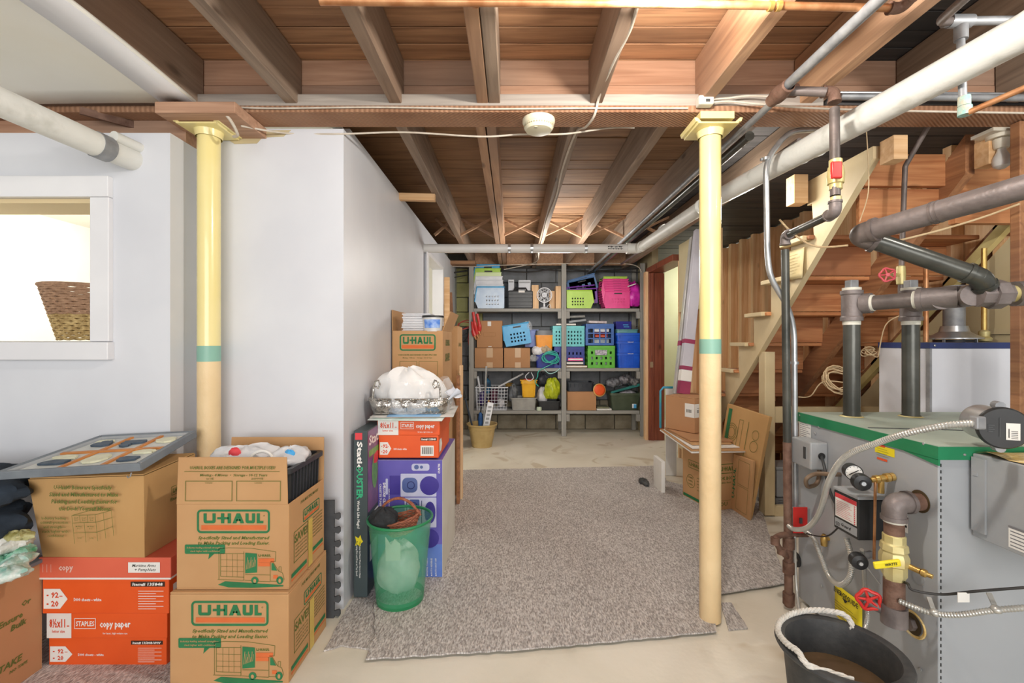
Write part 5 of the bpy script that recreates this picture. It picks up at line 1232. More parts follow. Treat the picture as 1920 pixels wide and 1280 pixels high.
# framed artwork lying on top
ft = thing('framed_art', 'grey framed artwork with orange dividers lying on the crushed box', 'picture frame', tuple(W(190, 850, 1.7)))
C0, C1, C2, C3 = W(-12, 885, 1.53), W(262, 868, 1.54), W(368, 806, 1.855), W(188, 815, 1.85)
dz = V((0, 0, .045)); 
for c in (C0, C1, C2, C3): pass
nn = (C1-C0).cross(C3-C0).normalized()
FR = mat('grey_frame_wood', '6d747c', '7f868c', rough=.5, scale=10)
Q = [C0, C1, C2, C3]; cen = sum(Q, V())/4
mb = MB()
for i in range(4):
    a, b = Q[i], Q[(i+1) % 4]; ai, bi = a.lerp(cen, .1), b.lerp(cen, .1)
    MB().hexa([a-nn*.030, b-nn*.030, bi-nn*.022, ai-nn*.022], [a, b, bi-nn*.004, ai-nn*.004]).build('frame_rail', FR, ft, world=True, bevel=.003)
    MB().hexa([a.lerp(cen, .1)-nn*.014, b.lerp(cen, .1)-nn*.014, b.lerp(cen, .13)-nn*.014, a.lerp(cen, .13)-nn*.014], [a.lerp(cen, .1)-nn*.003, b.lerp(cen, .1)-nn*.003, b.lerp(cen, .13)-nn*.009, a.lerp(cen, .13)-nn*.009]).build('frame_bead', LGREY, ft, world=True)
IN = [q.lerp(cen, .1)-nn*.018 for q in Q]
MB().prism(IN, nn*.004).build('backing_board', mat('pale_backing', 'd2d3cf', 'c6c8c4', rough=.6, scale=12), ft, world=True)
fp = lambda u, v, z=0: IN[0].lerp(IN[1], u).lerp(IN[3].lerp(IN[2], u), v)+nn*(.005+z)
for a, b in (((.36, 0), (.36, 1)), ((.70, 0), (.70, 1)), ((0, .52), (1, .52))): MB().bar(fp(*a, .002), fp(*b, .002), .014, .006, nn).build('divider', mat('orange_wood', 'c07a3c', 'cc8848', rough=.5, scale=12), ft, world=True)
rr = random.Random(4)
def blob(u, v, ru, rv, m, nm, n=10):
    pts = [fp(u+math.cos(2*math.pi*i/n)*ru*rr.uniform(.7, 1.1), v+math.sin(2*math.pi*i/n)*rv*rr.uniform(.7, 1.1)) for i in range(n)]
    MB().prism(pts, nn*.007).build(nm, m, ft, world=True)
CRM = mat('cream_resin', 'dfdcc0', 'd0cdb0', rough=.5, scale=30); SLT = mat('slate_resin', '4c5a68', '3c4a58', rough=.5, scale=30)
for u_, v_, a_, b_, m_ in ((.18, .36, .13, .07, CRM), (.2, .22, .13, .07, SLT), (.52, .26, .11, .16, CRM), (.55, .26, .02, .05, SLT), (.85, .40, .11, .06, CRM), (.82, .2, .1, .08, SLT), (.2, .78, .12, .1, SLT), (.16, .86, .1, .05, CRM), (.52, .78, .13, .08, SLT), (.85, .8, .1, .1, CRM), (.5, .68, .06, .05, SLT)):
    blob(u_, v_, a_, b_, m_, 'relief_piece')
q = C1.lerp(C0, .07)-nn*.032
MB().tube([q, q-V((0, .004, .012)), q-V((.006, .006, .016)), q-V((.012, .004, .010))], .002, 6).build('screw_eye', GALV, ft, world=True)

# ---------------------------------------------------------------- open carton with packets at the left edge
t = carton('open_box', 'open brown box of snack packets at the left picture edge', (-2.0, 1.44, 0), 0, .56, .44, .395, CARDB, top='open')
p = Print((.28, -.22, 0), (0, 1, 0), (0, 0, 1), .0012)
for s, a, b, h_ in (('Or', .385, .27, .018), ('Ensure', .335, .235, .020), ('Bulk', .36, .205, .020), ('TAKE', .335, .085, .022), ('NO TAPE', .36, .062, .010)): p.text(s, a, b, h_, None, .03, .2)
p.build('side_text', OLINK, t)
mb = MB()
for a, b in (((-2.28, 1.21, .402), (-1.72, 1.21, .402)), ((-1.72, 1.21, .402), (-1.72, 1.67, .402)), ((-1.72, 1.67, .402), (-2.28, 1.67, .402)), ((-2.28, 1.67, .402), (-2.28, 1.21, .402))): mb.bar(a, b, .02, .012)
tag(mb.build('grey_tray_rim', FR, None, kind=None), 'grey rim of a plastic tray set in the open left box', 'tray')
CLOTH = mat('dark_navy_cloth', '20262e', '303a46', rough=.95, scale=8, bump=.5, bscale=25)
def cloth_lump(nm, c, sx, sy, sz, lab, seed): return crumple(nm, c, sx, sy, sz, CLOTH, lab, 'clothing', seed, .30, 44, 26)
cloth_lump('folded_trousers', (-2.0, 1.62, .68), .26, .17, .065, 'dark navy trousers folded on top of the left pile', 11)
cloth_lump('folded_trousers', (-2.0, 1.60, .55), .25, .18, .085, 'dark blue jeans bundled under the top trousers', 12)
PK = [mat('packet_green', '3f9a72', 'a9cfc0', rough=.3, scale=25, bump=.4), mat('packet_white', 'e2e3de', 'c9cbc2', rough=.3, scale=20, bump=.4), mat('packet_olive', '8d8748', 'c3bd8a', rough=.4, scale=25, bump=.4), mat('packet_teal', '7fb8a8', 'dfe5df', rough=.3, scale=25, bump=.4)]
for i, (px, py, d, sx, sy, sz, m, lab) in enumerate([(38, 1008, 1.56, .05, .05, .030, 1, 'white packet nearest the crushed box'), (50, 992, 1.57, .05, .03, .022, 2, 'olive packet topmost in the open left box'), (18, 1040, 1.53, .06, .05, .03, 0, 'green snack packet in the open left box'), (46, 1040, 1.52, .045, .05, .026, 3, 'pale teal packet at the box rim'), (4, 1015, 1.58, .06, .05, .03, 1, 'white packet further left in the open box'), (30, 1062, 1.47, .06, .05, .03, 3, 'teal and white packet at the near rim of the open box'), (56, 1022, 1.56, .035, .04, .022, 0, 'dark green packet against the crushed box')]):
    crumple('snack_packet', tuple(W(px-14, py+12, d)), sx*.85, sy, sz*.8, PK[m], lab, 'packet', 20+i, .3, 22, 14, group='snack packets in the open left box')
# wicker basket on the counter behind the window
wb = thing('wicker_basket', 'two tone wicker basket on the counter behind the window', 'basket', (-1.99, 2.12, 1.203))
WK1 = mat('brown_wicker', '96755c', 'b08c70', rough=.8, scale=60, bump=.8, bscale=90); WK2 = mat('straw_wicker', 'cdb27c', 'a08454', rough=.8, scale=55, bump=1, bscale=80)
def wick(mb, r0, z0, r1, z1, n, lean=-.03):
    for i in range(n):
        f = (i+.5)/n; z = z0+(z1-z0)*f; r = r0+(r1-r0)*f
        pts = [V((math.cos(a)*r+lean*z/.26, math.sin(a)*r, z+.0025*math.sin(a*14+i*math.pi))) for a in [2*math.pi*k/42 for k in range(42)]]
        mb.tube(pts, (z1-z0)/n*.56, 6, closed=True)
mb = MB(); wick(mb, .095, 0.004, .115, .12, 11); mb.build('straw_weave', WK2, wb)
mb = MB(); wick(mb, .115, .12, .137, .25, 12); mb.build('brown_weave', WK1, wb)
MB().tube([V((math.cos(a)*.138-.03, math.sin(a)*.138, .253)) for a in [2*math.pi*k/40 for k in range(40)]], .008, 8, closed=True).build('rim', WK1, wb)

# ---------------------------------------------------------------- foam mats, duster box, stereo box stack
FOAM = mat('dark_foam', '4b4d50', '545659', rough=.9, scale=20)
def foam(x1, y, top, lab):
    n = int(top/.060); pts = [(x1-.45, 0), (x1, 0)]
    for i in range(n):
        z = i*.060; pts += [(x1, z+.012), (x1+.020, z+.006), (x1+.026, z+.012), (x1+.026, z+.030), (x1+.020, z+.036), (x1, z+.030), (x1, z+.060)]
    pts += [(x1, top), (x1-.45, top)]
    tag(MB().prism([(a, y, b+.001) for a, b in pts], (0, .011, 0)).build('foam_mat', FOAM, None), lab, 'mat', 'interlocking foam mats')
foam(-.772, 1.965, .51, 'front dark foam mat with puzzle teeth leaning by the boxes')
foam(-.83, 1.981, .50, 'second foam mat right behind the front puzzle mat')
foam(-.835, 1.997, .495, 'rear foam mat against the white partition end')
db = thing('duster_box', 'tall dark duster carton standing against the white wall', 'box', (-.705, 2.23, 0))
MB().bx(-.032, -.12, .011, .032, .12, .785).build('carton_body', mat('dark_slate_card', '3f4a4c', '465255', rough=.4, scale=4), db, bevel=.002)
p = Print((.032, -.12, 0), (0, 1, 0), (0, 0, 1), .0008); p.rect(.004, .40, .236, .78); p.build('cover_art', mat('purple_cover', '6c4a78', '8a5f86', rough=.35, scale=16), db)
p = Print((.032, -.12, 0), (0, 1, 0), (0, 0, 1), .0014); p.disc(.11, .57, .045, 18, .085); p.rect(.02, .655, .2, .685); p.build('green_art', mat('duster_green', '7fae58', '5f9a4a', rough=.4, scale=30), db)
p = Print((.032, -.12, 0), (0, 1, 0), (0, 0, 1), .0014); p.text('Static', .12, .71, .045, .20, .03); p.rect(.03, .30, .2, .38); p.rect(.03, .16, .14, .24); p.build('cover_title', INKW, db)
p = Print((.032, -.12, 0), (0, 1, 0), (0, 0, 1), .0015); p.poly([(.09, .61), (.14, .60), (.2, .64), (.15, .66), (.1, .65)]); p.build('red_flash', INKR, db)
Osp, us, vs_ = (-.032+.052, -.12, .755), (0, 0, -1), (1, 0, 0)
p = Print(Osp, us, vs_, .0008); p.text('Static', .085, -.035, .024, .13, .035, 0); p.text('Works Like Magic!', .36, -.035, .012, .13, .02)
p.text('The Duster that Never Wears Out so it Cleans', .57, -.026, .008, .17, .012); p.text('Removing Dirt and Dust at Top Speed', .565, -.04, .008, .16, .012); p.build('spine_text', INKW, db)
p = Print(Osp, us, vs_, .0008); p.text('DUSTER', .215, -.037, .028, .15, .04); p.build('spine_title', mat('duster_teal', '3cae80', rough=.4), db)
p = Print(Osp, us, vs_, .0008); p.poly([(.46, -.045), (.47, -.03), (.455, -.02), (.475, -.015), (.485, -.008), (.495, -.018), (.51, -.022), (.5, -.032), (.505, -.045), (.485, -.04)]); p.build('yellow_burst', YEL, db)
p = Print(Osp, us, vs_, .0008); p.rect(-.02, -.045, .012, -.012); p.build('red_badge', INKR, db)
sb = thing('stereo_box', 'tall purple stereo carton under the orange paper carton', 'box', (-.515, 2.53, 0))
sw_, sd_, sh_ = .33, .50, .605
MB().bx(-sw_/2, -sd_/2, .011, sw_/2, sd_/2, sh_).build('carton_body', mat('worn_white_card', 'd9d6cd', 'cfcbc0', rough=.7, scale=5), sb, bevel=.003)
p = Print((-sw_/2, -sd_/2, .011), (1, 0, 0), (0, 0, 1), .0008); p.rect(.001, .17, sw_-.001, sh_-.012); p.build('purple_front', mat('purple_print', '5b52a8', '7068bd', rough=.3, scale=3), sb)
p = Print((-sw_/2, -sd_/2, .011), (1, 0, 0), (0, 0, 1), .0008); p.rect(.001, .0, sw_-.001, .17); p.build('blue_front', mat('blue_print', '4a63bd', '6f8fd6', rough=.3, scale=4), sb)
p = Print((-sw_/2, -sd_/2, sh_), (1, 0, 0), (0, 1, 0), .001); p.rect(0, 0, sw_, sd_); p.build('purple_top', MATS['purple_print'], sb)
SILV = mat('printed_silver', 'c9cbe2', 'b5b8d8', rough=.3, scale=12)
F0 = (-sw_/2, -sd_/2, .011), (1, 0, 0), (0, 0, 1)
p = Print(*F0, .0015); p.rrect(.12, .41, .30, .525, .004); p.rrect(.14, .255, .30, .405, .004); p.rrect(.175, .54, .265, .575, .012); p.rrect(.045, .42, .056, .50, .004); p.build('stereo_panel', SILV, sb)
p = Print(*F0, .0022); p.mark(); p.disc(.265, .465, .048, 24); p.mark(); p.disc(.265, .20, .048, 24); p.mark(); p.rect(.045+.02, .42, .118, .515); p.mark(); p.disc(.268, .33, .028, 20, .055); p.build_each('speaker', mat('deep_violet', '40368c', '4a4098', rough=.3, scale=8), sb)
p = Print(*F0, .0022); p.rrect(.128, .43, .205, .505, .025); p.rrect(.165, .29, .215, .395, .006); p.disc(.2, .558, .012, 12); p.disc(.225, .558, .008, 10); p.build('deck', mat('slate_blue', '5a6aa0', '4c5c94', rough=.3, scale=10), sb)
p = Print(*F0, .0028); p.ring(.172, .467, .02, .004); p.ring(.188, .37, .013, .003); p.rect(.225, .27, .228, .39); p.rect(.15, .29, .153, .39); p.rect(.18, .30, .2, .34); p.build('deck_detail', mat('navy_detail', '2a2f66', rough=.3), sb)
p = Print((-sw_/2+.05, -sd_/2, .52), (0, 0, -1), (1, 0, 0), .0015); p.text('DELUXE CD STEREO', .12, -.018, .012, .18, .03); p.text('CASSETTE TUNER SYSTEM', .12, -.036, .010, .17, .02); p.text('REMOTE CONTROL INCLUDED', .12, .01, .006, .12, .015); p.build('side_title', INKW, sb)
p = Print((-sw_/2, -sd_/2, .011), (0, 0, 1), (-1, 0, 0), .0015)
for i, s in enumerate(('AM/FM stereo', 'DIGITAL TUNING', 'AUTO REVERSE', 'AUTO SHUT OFF')): p.text(s, .06, -.235-i*.022, .008, .08, .015); p.rect(.012, -.235-i*.022, .018, -.229-i*.022)
p.build('feature_list', INKW, sb)
p = Print((-sw_/2, -sd_/2, .011), (0, 0, 1), (-1, 0, 0), .0015); p.text('CURTIS', .55, -.318, .010, .05, .03); p.build('maker_text', INKW, sb)
t = paper_box('orange paper carton on the purple stereo box', (-.518, 2.272+.19, .6155), .300, .38, .115, .09, 'plain', 'Item# 135848', short=True, lw=.006)
mb = MB(); SHE = [mat('map_sheet', 'bcd0c4', 'dfe3dc', rough=.6, scale=14), mat('blue_sheet', '8fb8dc', '7ea9d2', rough=.4, scale=6), mat('grey_sheet', 'b9b6b0', 'cfccc6', rough=.6, scale=8)]
for i, (x0, y0, x1, y1, z, a, m, lab) in enumerate([(-.70, 2.22, -.33, 2.62, .824, -.06, 0, 'printed map sheet hanging over the orange carton'), (-.71, 2.24, -.30, 2.60, .829, .05, 2, 'grey magazine under the silver tray'), (-.62, 2.23, -.36, 2.60, .834, .02, 1, 'light blue folder directly under the silver tray')]):
    c = V(((x0+x1)/2, (y0+y1)/2, z)); hw, hd = (x1-x0)/2, (y1-y0)/2
    q = MB().sheet(lambda u, v: V(((u*2-1)*hw, (v*2-1)*hd, -.012*max(0, .3-v)*(1 if i == 0 else .2)*3)), 6, 6).turn(Matrix.Translation(c) @ Matrix.Rotation(a, 4, 'Z'))
    tag(q.build('paper_sheet', SHE[m], None, solid=.0035), lab, 'paper')
# silver wire tray with a pillow wrapped in film
tr = thing('silver_tray', 'shiny silver wire tray on the orange paper carton', 'tray', (-.525, 2.42, .837))
SILVM = mat('shiny_silver', 'c9c6c0', 'a9a59e', rough=.18, metal=.9, scale=30, bump=.9, bscale=45)
mb = MB()
def rr_ring(a, b, z, r=.05, k=6): return ring_pts(a, b, z, r, k)
mb.tube(rr_ring(.20, .165, .075), .005, 8, closed=True); mb.tube(rr_ring(.185, .15, .003), .003, 6, closed=True)
mb.build('rim_wire', SILVM, tr)
A = rr_ring(.185, .15, .001); Bq = rr_ring(.2, .165, .07); n = len(A)
mb = MB(); mb.add(A+Bq, [(i, (i+1) % n, n+(i+1) % n, n+i) for i in range(n)], True); mb.add(A, [tuple(range(n))[::-1]]); mb.build('tray_wall', SILVM, tr, solid=.002)
for sx in (-1, 1): MB().tube([V((sx*.17, -.16, .07)), V((sx*.165, -.165, .13)), V((sx*.155, -.165, .165)), V((sx*.14, -.165, .17)), V((sx*.132, -.165, .15)), V((sx*.14, -.165, .13)), V((sx*.155, -.165, .14))], .005, 8).build('scroll_handle', SILVM, tr)
PIL = mat('white_pillow_cloth', 'f1f0ee', 'e8e7e5', rough=.8, scale=8, bump=.35, bscale=9, ss=.1)
def pf(a, p): return 1+.10*math.sin(2*a+1)*math.sin(p)+.05*math.sin(5*a+3*p)+.04*math.sin(9*a-4*p)
mb = MB().sphere((0, 0, 0), 1, .175, .145, .155, 34, 20, pf); mb.v = [V((v_.x-.03*v_.z/.15, v_.y, max(v_.z, -.04)+.055)) for v_ in mb.v]
mb.v = [v_+V((-.525, 2.42, .85)) for v_ in mb.v]
tag(mb.build('pillow', PIL, None), 'white pillow heaped in the silver tray', 'pillow')
def wrapf(u, v):
    a = u*2*math.pi; r = .205+.012*math.sin(9*a)+.008*math.sin(17*a+6*v); z = v*.16
    k = 1-.35*max(0, v-.55)
    return V((math.cos(a)*r*k, math.sin(a)*r*.82*k, z+.01*math.sin(a*5)))
mb = MB().sheet(wrapf, 60, 8); mb.v = [v_+V((-.525, 2.42, .843)) for v_ in mb.v]
wr_ = tag(mb.build('plastic_film', CLEAR, None), 'clear crinkled film wrapped around the silver tray', 'wrap')
wl_ = MB().sheet(lambda u, v: V((-.33+.05*u+.02*math.sin(v*9), 2.30+.10*v, .90+.10*u*math.sin(3+v*2)+.07*v+.05*u)), 10, 10)
tag(wl_.build('film_end', mat('milky_film', 'e8ecf4', 'd4dbe8', rough=.15, alpha=.75, scale=10, bump=.5, bscale=20), None, solid=.001), 'milky film end sticking out right of the silver tray', 'wrap')

# tall printed carton stack behind
t = carton('moving_box', 'hidden lower carton behind the stereo box', (-.585, 3.05, .011), 0, .31, .46, .86, CARD, group='printed moving cartons')
w3, d3, h3 = .315, .42, .395
t = carton('moving_box', 'tall printed moving box with open flaps behind the pillow', (-.588, 3.03, .8725), 0, w3, d3, h3, CARD, group='printed moving cartons', top='open', flaps=(('left', .13, .004), ('right', .12, .05)))
logo((-w3/2, -d3/2, 0), (1, 0, 0), (0, 0, 1), w3*.15, h3-.125, w3*.86, h3-.022, t, lift=.0018)
p = Print((-w3/2, -d3/2, 0), (1, 0, 0), (0, 0, 1), .0018); p.text('U-HAUL BOXES ARE DESIGNED FOR MULTIPLE USES!', w3*.5, h3-.155, .009, w3*.76, .02); p.text('Moving - 4 Moves  •  Storage - 10-12 Years', w3*.5, h3-.172, .007, w3*.58, .02); p.frame(w3*.15, h3-.28, w3*.49, h3-.19, .002); p.frame(w3*.53, h3-.28, w3*.9, h3-.19, .002); p.build('box_print', OLINK, t)
p = Print((w3/2, -d3/2, 0), (0, 1, 0), (0, 0, 1), .0018); word(p, .12, .30, .18, .04); p.text('SAVE!', .2, .2, .05, .2, .03); p.build('side_text', OLINK, t)
MB().bx(-w3/2+.006, -d3/2+.006, h3-.012, w3/2-.006, d3/2-.006, h3-.006).build('inner_flap', CARD, t)
for i in range(11):
    x = -.60+rnd.uniform(-.006, .006); z = 1.2625+i*.0105
    tag(MB().bx(x-.09, 2.85, z, x+.09, 3.0, z+.0088).build('disc_case', mat('white_case', 'e4e5e8', 'd5d6da', rough=.3, scale=8), None, bevel=.001, seg=1), ('topmost' if i == 10 else 'lowest' if i == 0 else ('second', 'third', 'fourth', 'fifth', 'sixth', 'seventh', 'eighth', 'ninth', 'tenth')[i-1]+' from below')+' white disc case in the stack on the tall carton' if i in (0, 10) else 'white disc case '+('second', 'third', 'fourth', 'fifth', 'sixth', 'seventh', 'eighth', 'ninth', 'tenth')[i-1]+' from below in the stack', 'case', 'white disc cases stacked on the tall carton')
jt = thing('plastic_tub', 'clear round tub with blue label and black lid', 'tub', (-.497, 2.83+.02, 1.2625))
# keep the tub in front of the cases
MB().lathe([(0, 0), (.058, 0), (.064, .088), (0, .088)], n=28, sy=.6).build('tub_wall', mat('cloudy_plastic', 'd4d4d2', 'c8c8c6', rough=.2, scale=9), jt)
MB().lathe([(0, .1), (.066, .1), (.069, .096), (.069, .088), (0, .088)], n=28, sy=.6).build('lid', BLACK, jt)
mb = MB(); n = 12
for i in range(n):
    a0, a1 = [math.radians(-90-50+100*(i+k)/n) for k in (0, 1)]
    mb.quad(*[(math.cos(a)*r, math.sin(a)*r*.6-.001, z) for a, r, z in ((a0, .061, .022), (a1, .061, .022), (a1, .0645, .075), (a0, .0645, .075))])
mb.build('label', mat('blue_label', '3a78d8', 'a9c6ee', rough=.3, scale=25), jt)
t = carton('tall_box', 'tall plain carton column behind the printed one by the doorway', (-.580, 3.66, .0005), 0, .32, .34, 1.32, CARD)
p = Print((.16, -.17, 0), (0, 1, 0), (0, 0, 1), .0018); p.text('U-HAUL', .17, 1.16, .03, .2, .02); p.text('SAVE!', .17, .9, .05, .2, .02); p.build('side_text', OLINK, t)
for i, (x, y0, y1, z1, lab, m) in enumerate([(-.385, 3.40, 3.46, 1.02, 'short pine board standing right of the tall cartons', W_STUD), (-.395, 3.30, 3.36, .95, 'darker pine board leaning at the carton corner', W_CARR)]):
    tag(MB().bx(x-.01, y0, .001, x+.012, y1, z1).build('pine_board', m, None, bevel=.002), lab, 'board')
tag(MB().bar((-.68, 4.72, .01), (-.71, 4.95, 1.90), .022, .06, V((1, 0, 0))).build('level_board', W_PINEX, None, bevel=.002), 'pale wooden level leaning beside the lit doorway', 'board')
tag(MB().bar((-.60, 5.05, .01), (-.70, 5.1, 1.75), .03, .05, V((1, 0, 0))).build('leaning_board', W_CARR, None, bevel=.002), 'brown board leaning behind the pale level', 'board')
tag(MB().bx(-.735, 5.0, .001, -.715, 5.30, 1.62).build('leaning_sheet', DGREY, None, bevel=.002), 'dark grey panel leaning on the wall past the doorway', 'panel')

# ---------------------------------------------------------------- green waste bin
gb = thing('waste_bin', 'translucent green waste bin in front of the stereo box', 'bin', (-.515, 2.09, .0112))
GP = mat('green_translucent_plastic', '6cc499', '5cb98a', rough=.22, trans=.0, alpha=.30, scale=6, spec=.6)
GR = mat('green_plastic_rim', '2f8a5a', '2a7f52', rough=.3, scale=6)
MB().lathe([(.108, .02), (.142, .375), (.140, .375), (.106, .022)], n=48).build('bin_wall', GP, gb)
MB().lathe([(0, .0), (.106, .0), (.108, .035), (.105, .035), (.103, .005), (0, .005)], n=40).build('bin_base', GR, gb)
MB().tube([V((math.cos(a)*.144, math.sin(a)*.144, .378)) for a in [2*math.pi*i/44 for i in range(44)]], .0065, 10, closed=True).build('rim', GR, gb)
WK3 = mat('red_brown_wicker', '8a4f3a', 'a5654a', rough=.6, scale=60, bump=.8, bscale=90)
bk = thing('small_wicker_basket', 'small red brown wicker basket with hoop handle in the green bin', 'basket', (-.50, 2.075, .33))
M_ = Matrix.Rotation(math.radians(-16), 4, 'Y')
mb = MB()
for i in range(9):
    r = .055+i*.0055; mb.tube([M_ @ V((math.cos(a)*r, math.sin(a)*r*.7, i*.008+.002*math.sin(a*12+i*3.14))) for a in [2*math.pi*k/36 for k in range(36)]], .0048, 6, closed=True)
mb.build('basket_weave', WK3, bk)
for o_ in (-.004, .004):
    hp_ = [M_ @ V((-.09+o_, 0, .06)), M_ @ V((-.075, o_, .115)), M_ @ V((-.03, -o_, .15)), M_ @ V((.03, o_, .15)), M_ @ V((.075, -o_, .11)), M_ @ V((.095+o_, 0, .05))]
    MB().tube(smooth_path(hp_, 6), .006, 8).build('hoop_handle', WK3, bk)
crumple('black_pouch', (-.585, 2.06, .385), .065, .06, .06, mat('black_fabric', '26282a', '34373a', rough=.9, scale=30, bump=.4), 'black fabric pouch stuffed in the green bin', 'bag', 31, .15)
crumple('white_bag', (-.52, 2.09, .16), .092, .085, .12, BAGW, 'white plastic bag inside the green bin', 'bag', 35, .14)
tag(MB().prism([(-.555, 1.992, .235), (-.49, 1.99, .24), (-.49, 1.985, .315), (-.515, 1.985, .335), (-.53, 1.985, .31), (-.555, 1.985, .345)], (0, .002, 0)).build('torn_paper', PAPER, None), 'torn white paper behind the green bin wall', 'paper')

# ---------------------------------------------------------------- stack by the right column
cx, cy = 1.32, 3.19
ang = math.atan2(.02, .235)
w4, d4, h4 = .25, .34, .43
t = carton('moving_box', 'printed moving box at the bottom of the right hand stack', (cx+w4/2+.035, cy+d4/2+.005, .011), math.radians(14), w4, d4, h4, CARD, group='printed moving cartons')
p = Print((-w4/2, -d4/2, 0), (1, 0, 0), (0, 0, 1), .0012); p.rframe(w4*.18, h4*.60, w4*.86, h4*.76, .005, .012); word(p, w4*.24, h4*.645, w4*.56, h4*.07); p.text('BOOK BOX', w4*.4, h4*.50, .022, w4*.62, .03); p.text('1.5 Cubic feet', w4*.36, h4*.44, .013, w4*.5, .02); p.text('YOU', w4*.32, h4*.07, .03, w4*.35, .02); p.rect(w4*.10, h4*.16, w4*.6, h4*.165); p.build('front_text', OLINK, t)
p = Print((-w4/2, -d4/2, 0), (1, 0, 0), (0, 0, 1), .0012); p.poly([(w4*.72, h4*.12), (w4*.98, h4*.18), (w4*.98, h4*.26), (w4*.86, h4*.34), (w4*.72, h4*.32)]); p.build('green_shape', GINK, t)
OL = (-w4/2, d4/2, 0)
p = Print(OL, (0, -1, 0), (0, 0, 1), .0012); p.rframe(.07, h4*.56, .24, h4*.70, .004, .01); word(p, .085, h4*.60, .14, h4*.06); p.ring(.10, h4*.33, .05, .004)
for i in range(5): p.text('strong moving box made', .24, h4*.22+i*.022, .010, .13, .015)
for i in range(3): p.text('100%', .10, h4*.26+i*.025, .014, .05, .02)
p.build('side_text', OLINK, t)
p = Print(OL, (0, -1, 0), (0, 0, 1), .0012); p.rect(.01, h4*.03, d4-.01, h4*.08); p.build('side_stripe', GINK, t)
def slab(nm, pts, z, th, m, lab, grp=None): 
    q = [V((x, y, z)) for x, y in pts]; return tag(MB().prism(q, (0, 0, th)).build(nm, m, None, bevel=.0015, seg=1), lab, 'cardboard', grp)
FL_ = [([(1.215, 3.07), (1.66, 3.10), (1.655, 3.82), (1.255, 3.85)], .4425, .008, PAPER, 'white faced board lying lowest on the right hand box'), ([(1.22, 3.09), (1.63, 3.09), (1.62, 3.80), (1.26, 3.86)], .452, .006, CARD, 'brown cardboard sheet second in the flat pile'),
       ([(1.24, 3.12), (1.60, 3.16), (1.58, 3.78), (1.27, 3.80)], .460, .006, PAPER, 'white sheet in the middle of the flat pile'), ([(1.27, 3.20), (1.56, 3.22), (1.56, 3.75), (1.27, 3.76)], .468, .012, CARD, 'thick brown sheet under the labelled carton'), ([(1.28, 3.26), (1.58, 3.24), (1.57, 3.74), (1.26, 3.74)], .482, .012, CARDB, 'topmost brown sheet under the labelled carton')]
for pts, z, th, m, lab in FL_: slab('cardboard_sheet', pts, z, th, m, lab, 'flat cardboard pile on the right stack')
w5, d5, h5 = .33, .27, .27
t = carton('labelled_carton', 'plain brown carton with white barcode label on the right stack', (1.46, 3.66, .496), math.radians(32), w5, d5, h5, CARDB)
p = Print((-w5/2, -d5/2, 0), (1, 0, 0), (0, 0, 1), .0012); p.rect(-.0, .12, .12, .225); p.build('white_label', PAPER, t)
p = Print((-w5/2, d5/2, 0), (0, -1, 0), (0, 0, 1), .0012); p.rect(d5-.085, .12, d5, .225); p.build('white_label', PAPER, t)
p = Print((-w5/2, -d5/2, 0), (1, 0, 0), (0, 0, 1), .0018)
for i in range(9): p.rect(.03+i*.008, .155, .034+i*.008, .18)
p.rect(.03, .19, .09, .193); p.build('barcode', INKB, t)
p = Print((-w5/2, d5/2, 0), (0, -1, 0), (0, 0, 1), .0018)
for i in range(6): p.rect(d5-.07+i*.008, .155, d5-.066+i*.008, .18)
p.build('barcode', INKB, t)
def leaning(nm, nb, nt_, ft_, fb, th, m, lab):
    t = thing(nm, lab, 'box', (nb[0], nb[1], 0)); P4 = [V(nb), V(fb), V(ft_), V(nt_)]; n_ = (P4[1]-P4[0]).cross(P4[3]-P4[0]).normalized()
    MB().prism(P4, n_*-th).build('cardboard_sheet', m, t, world=True, bevel=.001, seg=1)
    return t, P4, n_
t, P4, n_ = leaning('folded_box', (1.605, 3.03, .011), (1.655, 2.88, .72), (1.60, 3.32, .745), (1.555, 3.47, .011), .022, CARDY, 'large folded printed box leaning against the stair post')
u_, v_ = (P4[0]-P4[1]).normalized(), (P4[2]-P4[1]).normalized()
p = Print(P4[1], u_, v_, .024)
for i in range(3): p.ring(.10, .55, .07-.015*i, .004, 18)
p.frame(.17, .42, .215, .66, .003); p.rect(.27, .38, .275, .66); p.ring(.36, .5, .04, .003); p.ring(.36, .58, .035, .003); p.build('box_print', OLINK, t, world=True)
p = Print(P4[1], u_, v_, .024); p.rect(.03, .35, .07, .72); p.build('green_strip', GINK, t, world=True)
t, P4, n_ = leaning('folded_box', (1.583, 3.0, .011), (1.59, 2.96, .42), (1.575, 3.19, .41), (1.568, 3.23, .011), .016, CARD, 'smaller folded printed box leaning in front of the larger one')
u_, v_ = (P4[0]-P4[1]).normalized(), (P4[2]-P4[1]).normalized()
p = Print(P4[1], u_, v_, .018); p.frame(.07, .03, .20, .20, .002); p.frame(.07, .21, .20, .38, .002); p.build('box_print', OLINK, t, world=True)
p = Print(P4[1], v_, -u_, .018); p.text('U-HAUL', .2, -.045, .03, .22, .03); p.build('box_name', GINK, t, world=True)
bz_ = thing('blue_edged_board', 'board with blue and green edge behind the labelled carton', 'board', (1.24, 4.0, 0))
MB().bx(1.375, 4.05, .002, 1.47, 4.062, .78).build('board_panel', PAPER, bz_, world=True)
MB().tube([(1.325, 4.045, .43), (1.325, 4.045, .76), (1.35, 4.045, .79), (1.46, 4.045, .79)], .010, 8).build('blue_edge', mat('blue_green_edge', '2a7fc0', '3fb0a0', rough=.4, scale=5), bz_, world=True)
tag(MB().bx(1.17, 3.55, .011, 1.20, 3.75, .26).build('white_board', PAPER, None, bevel=.003), 'white board standing left of the right hand moving box', 'board')
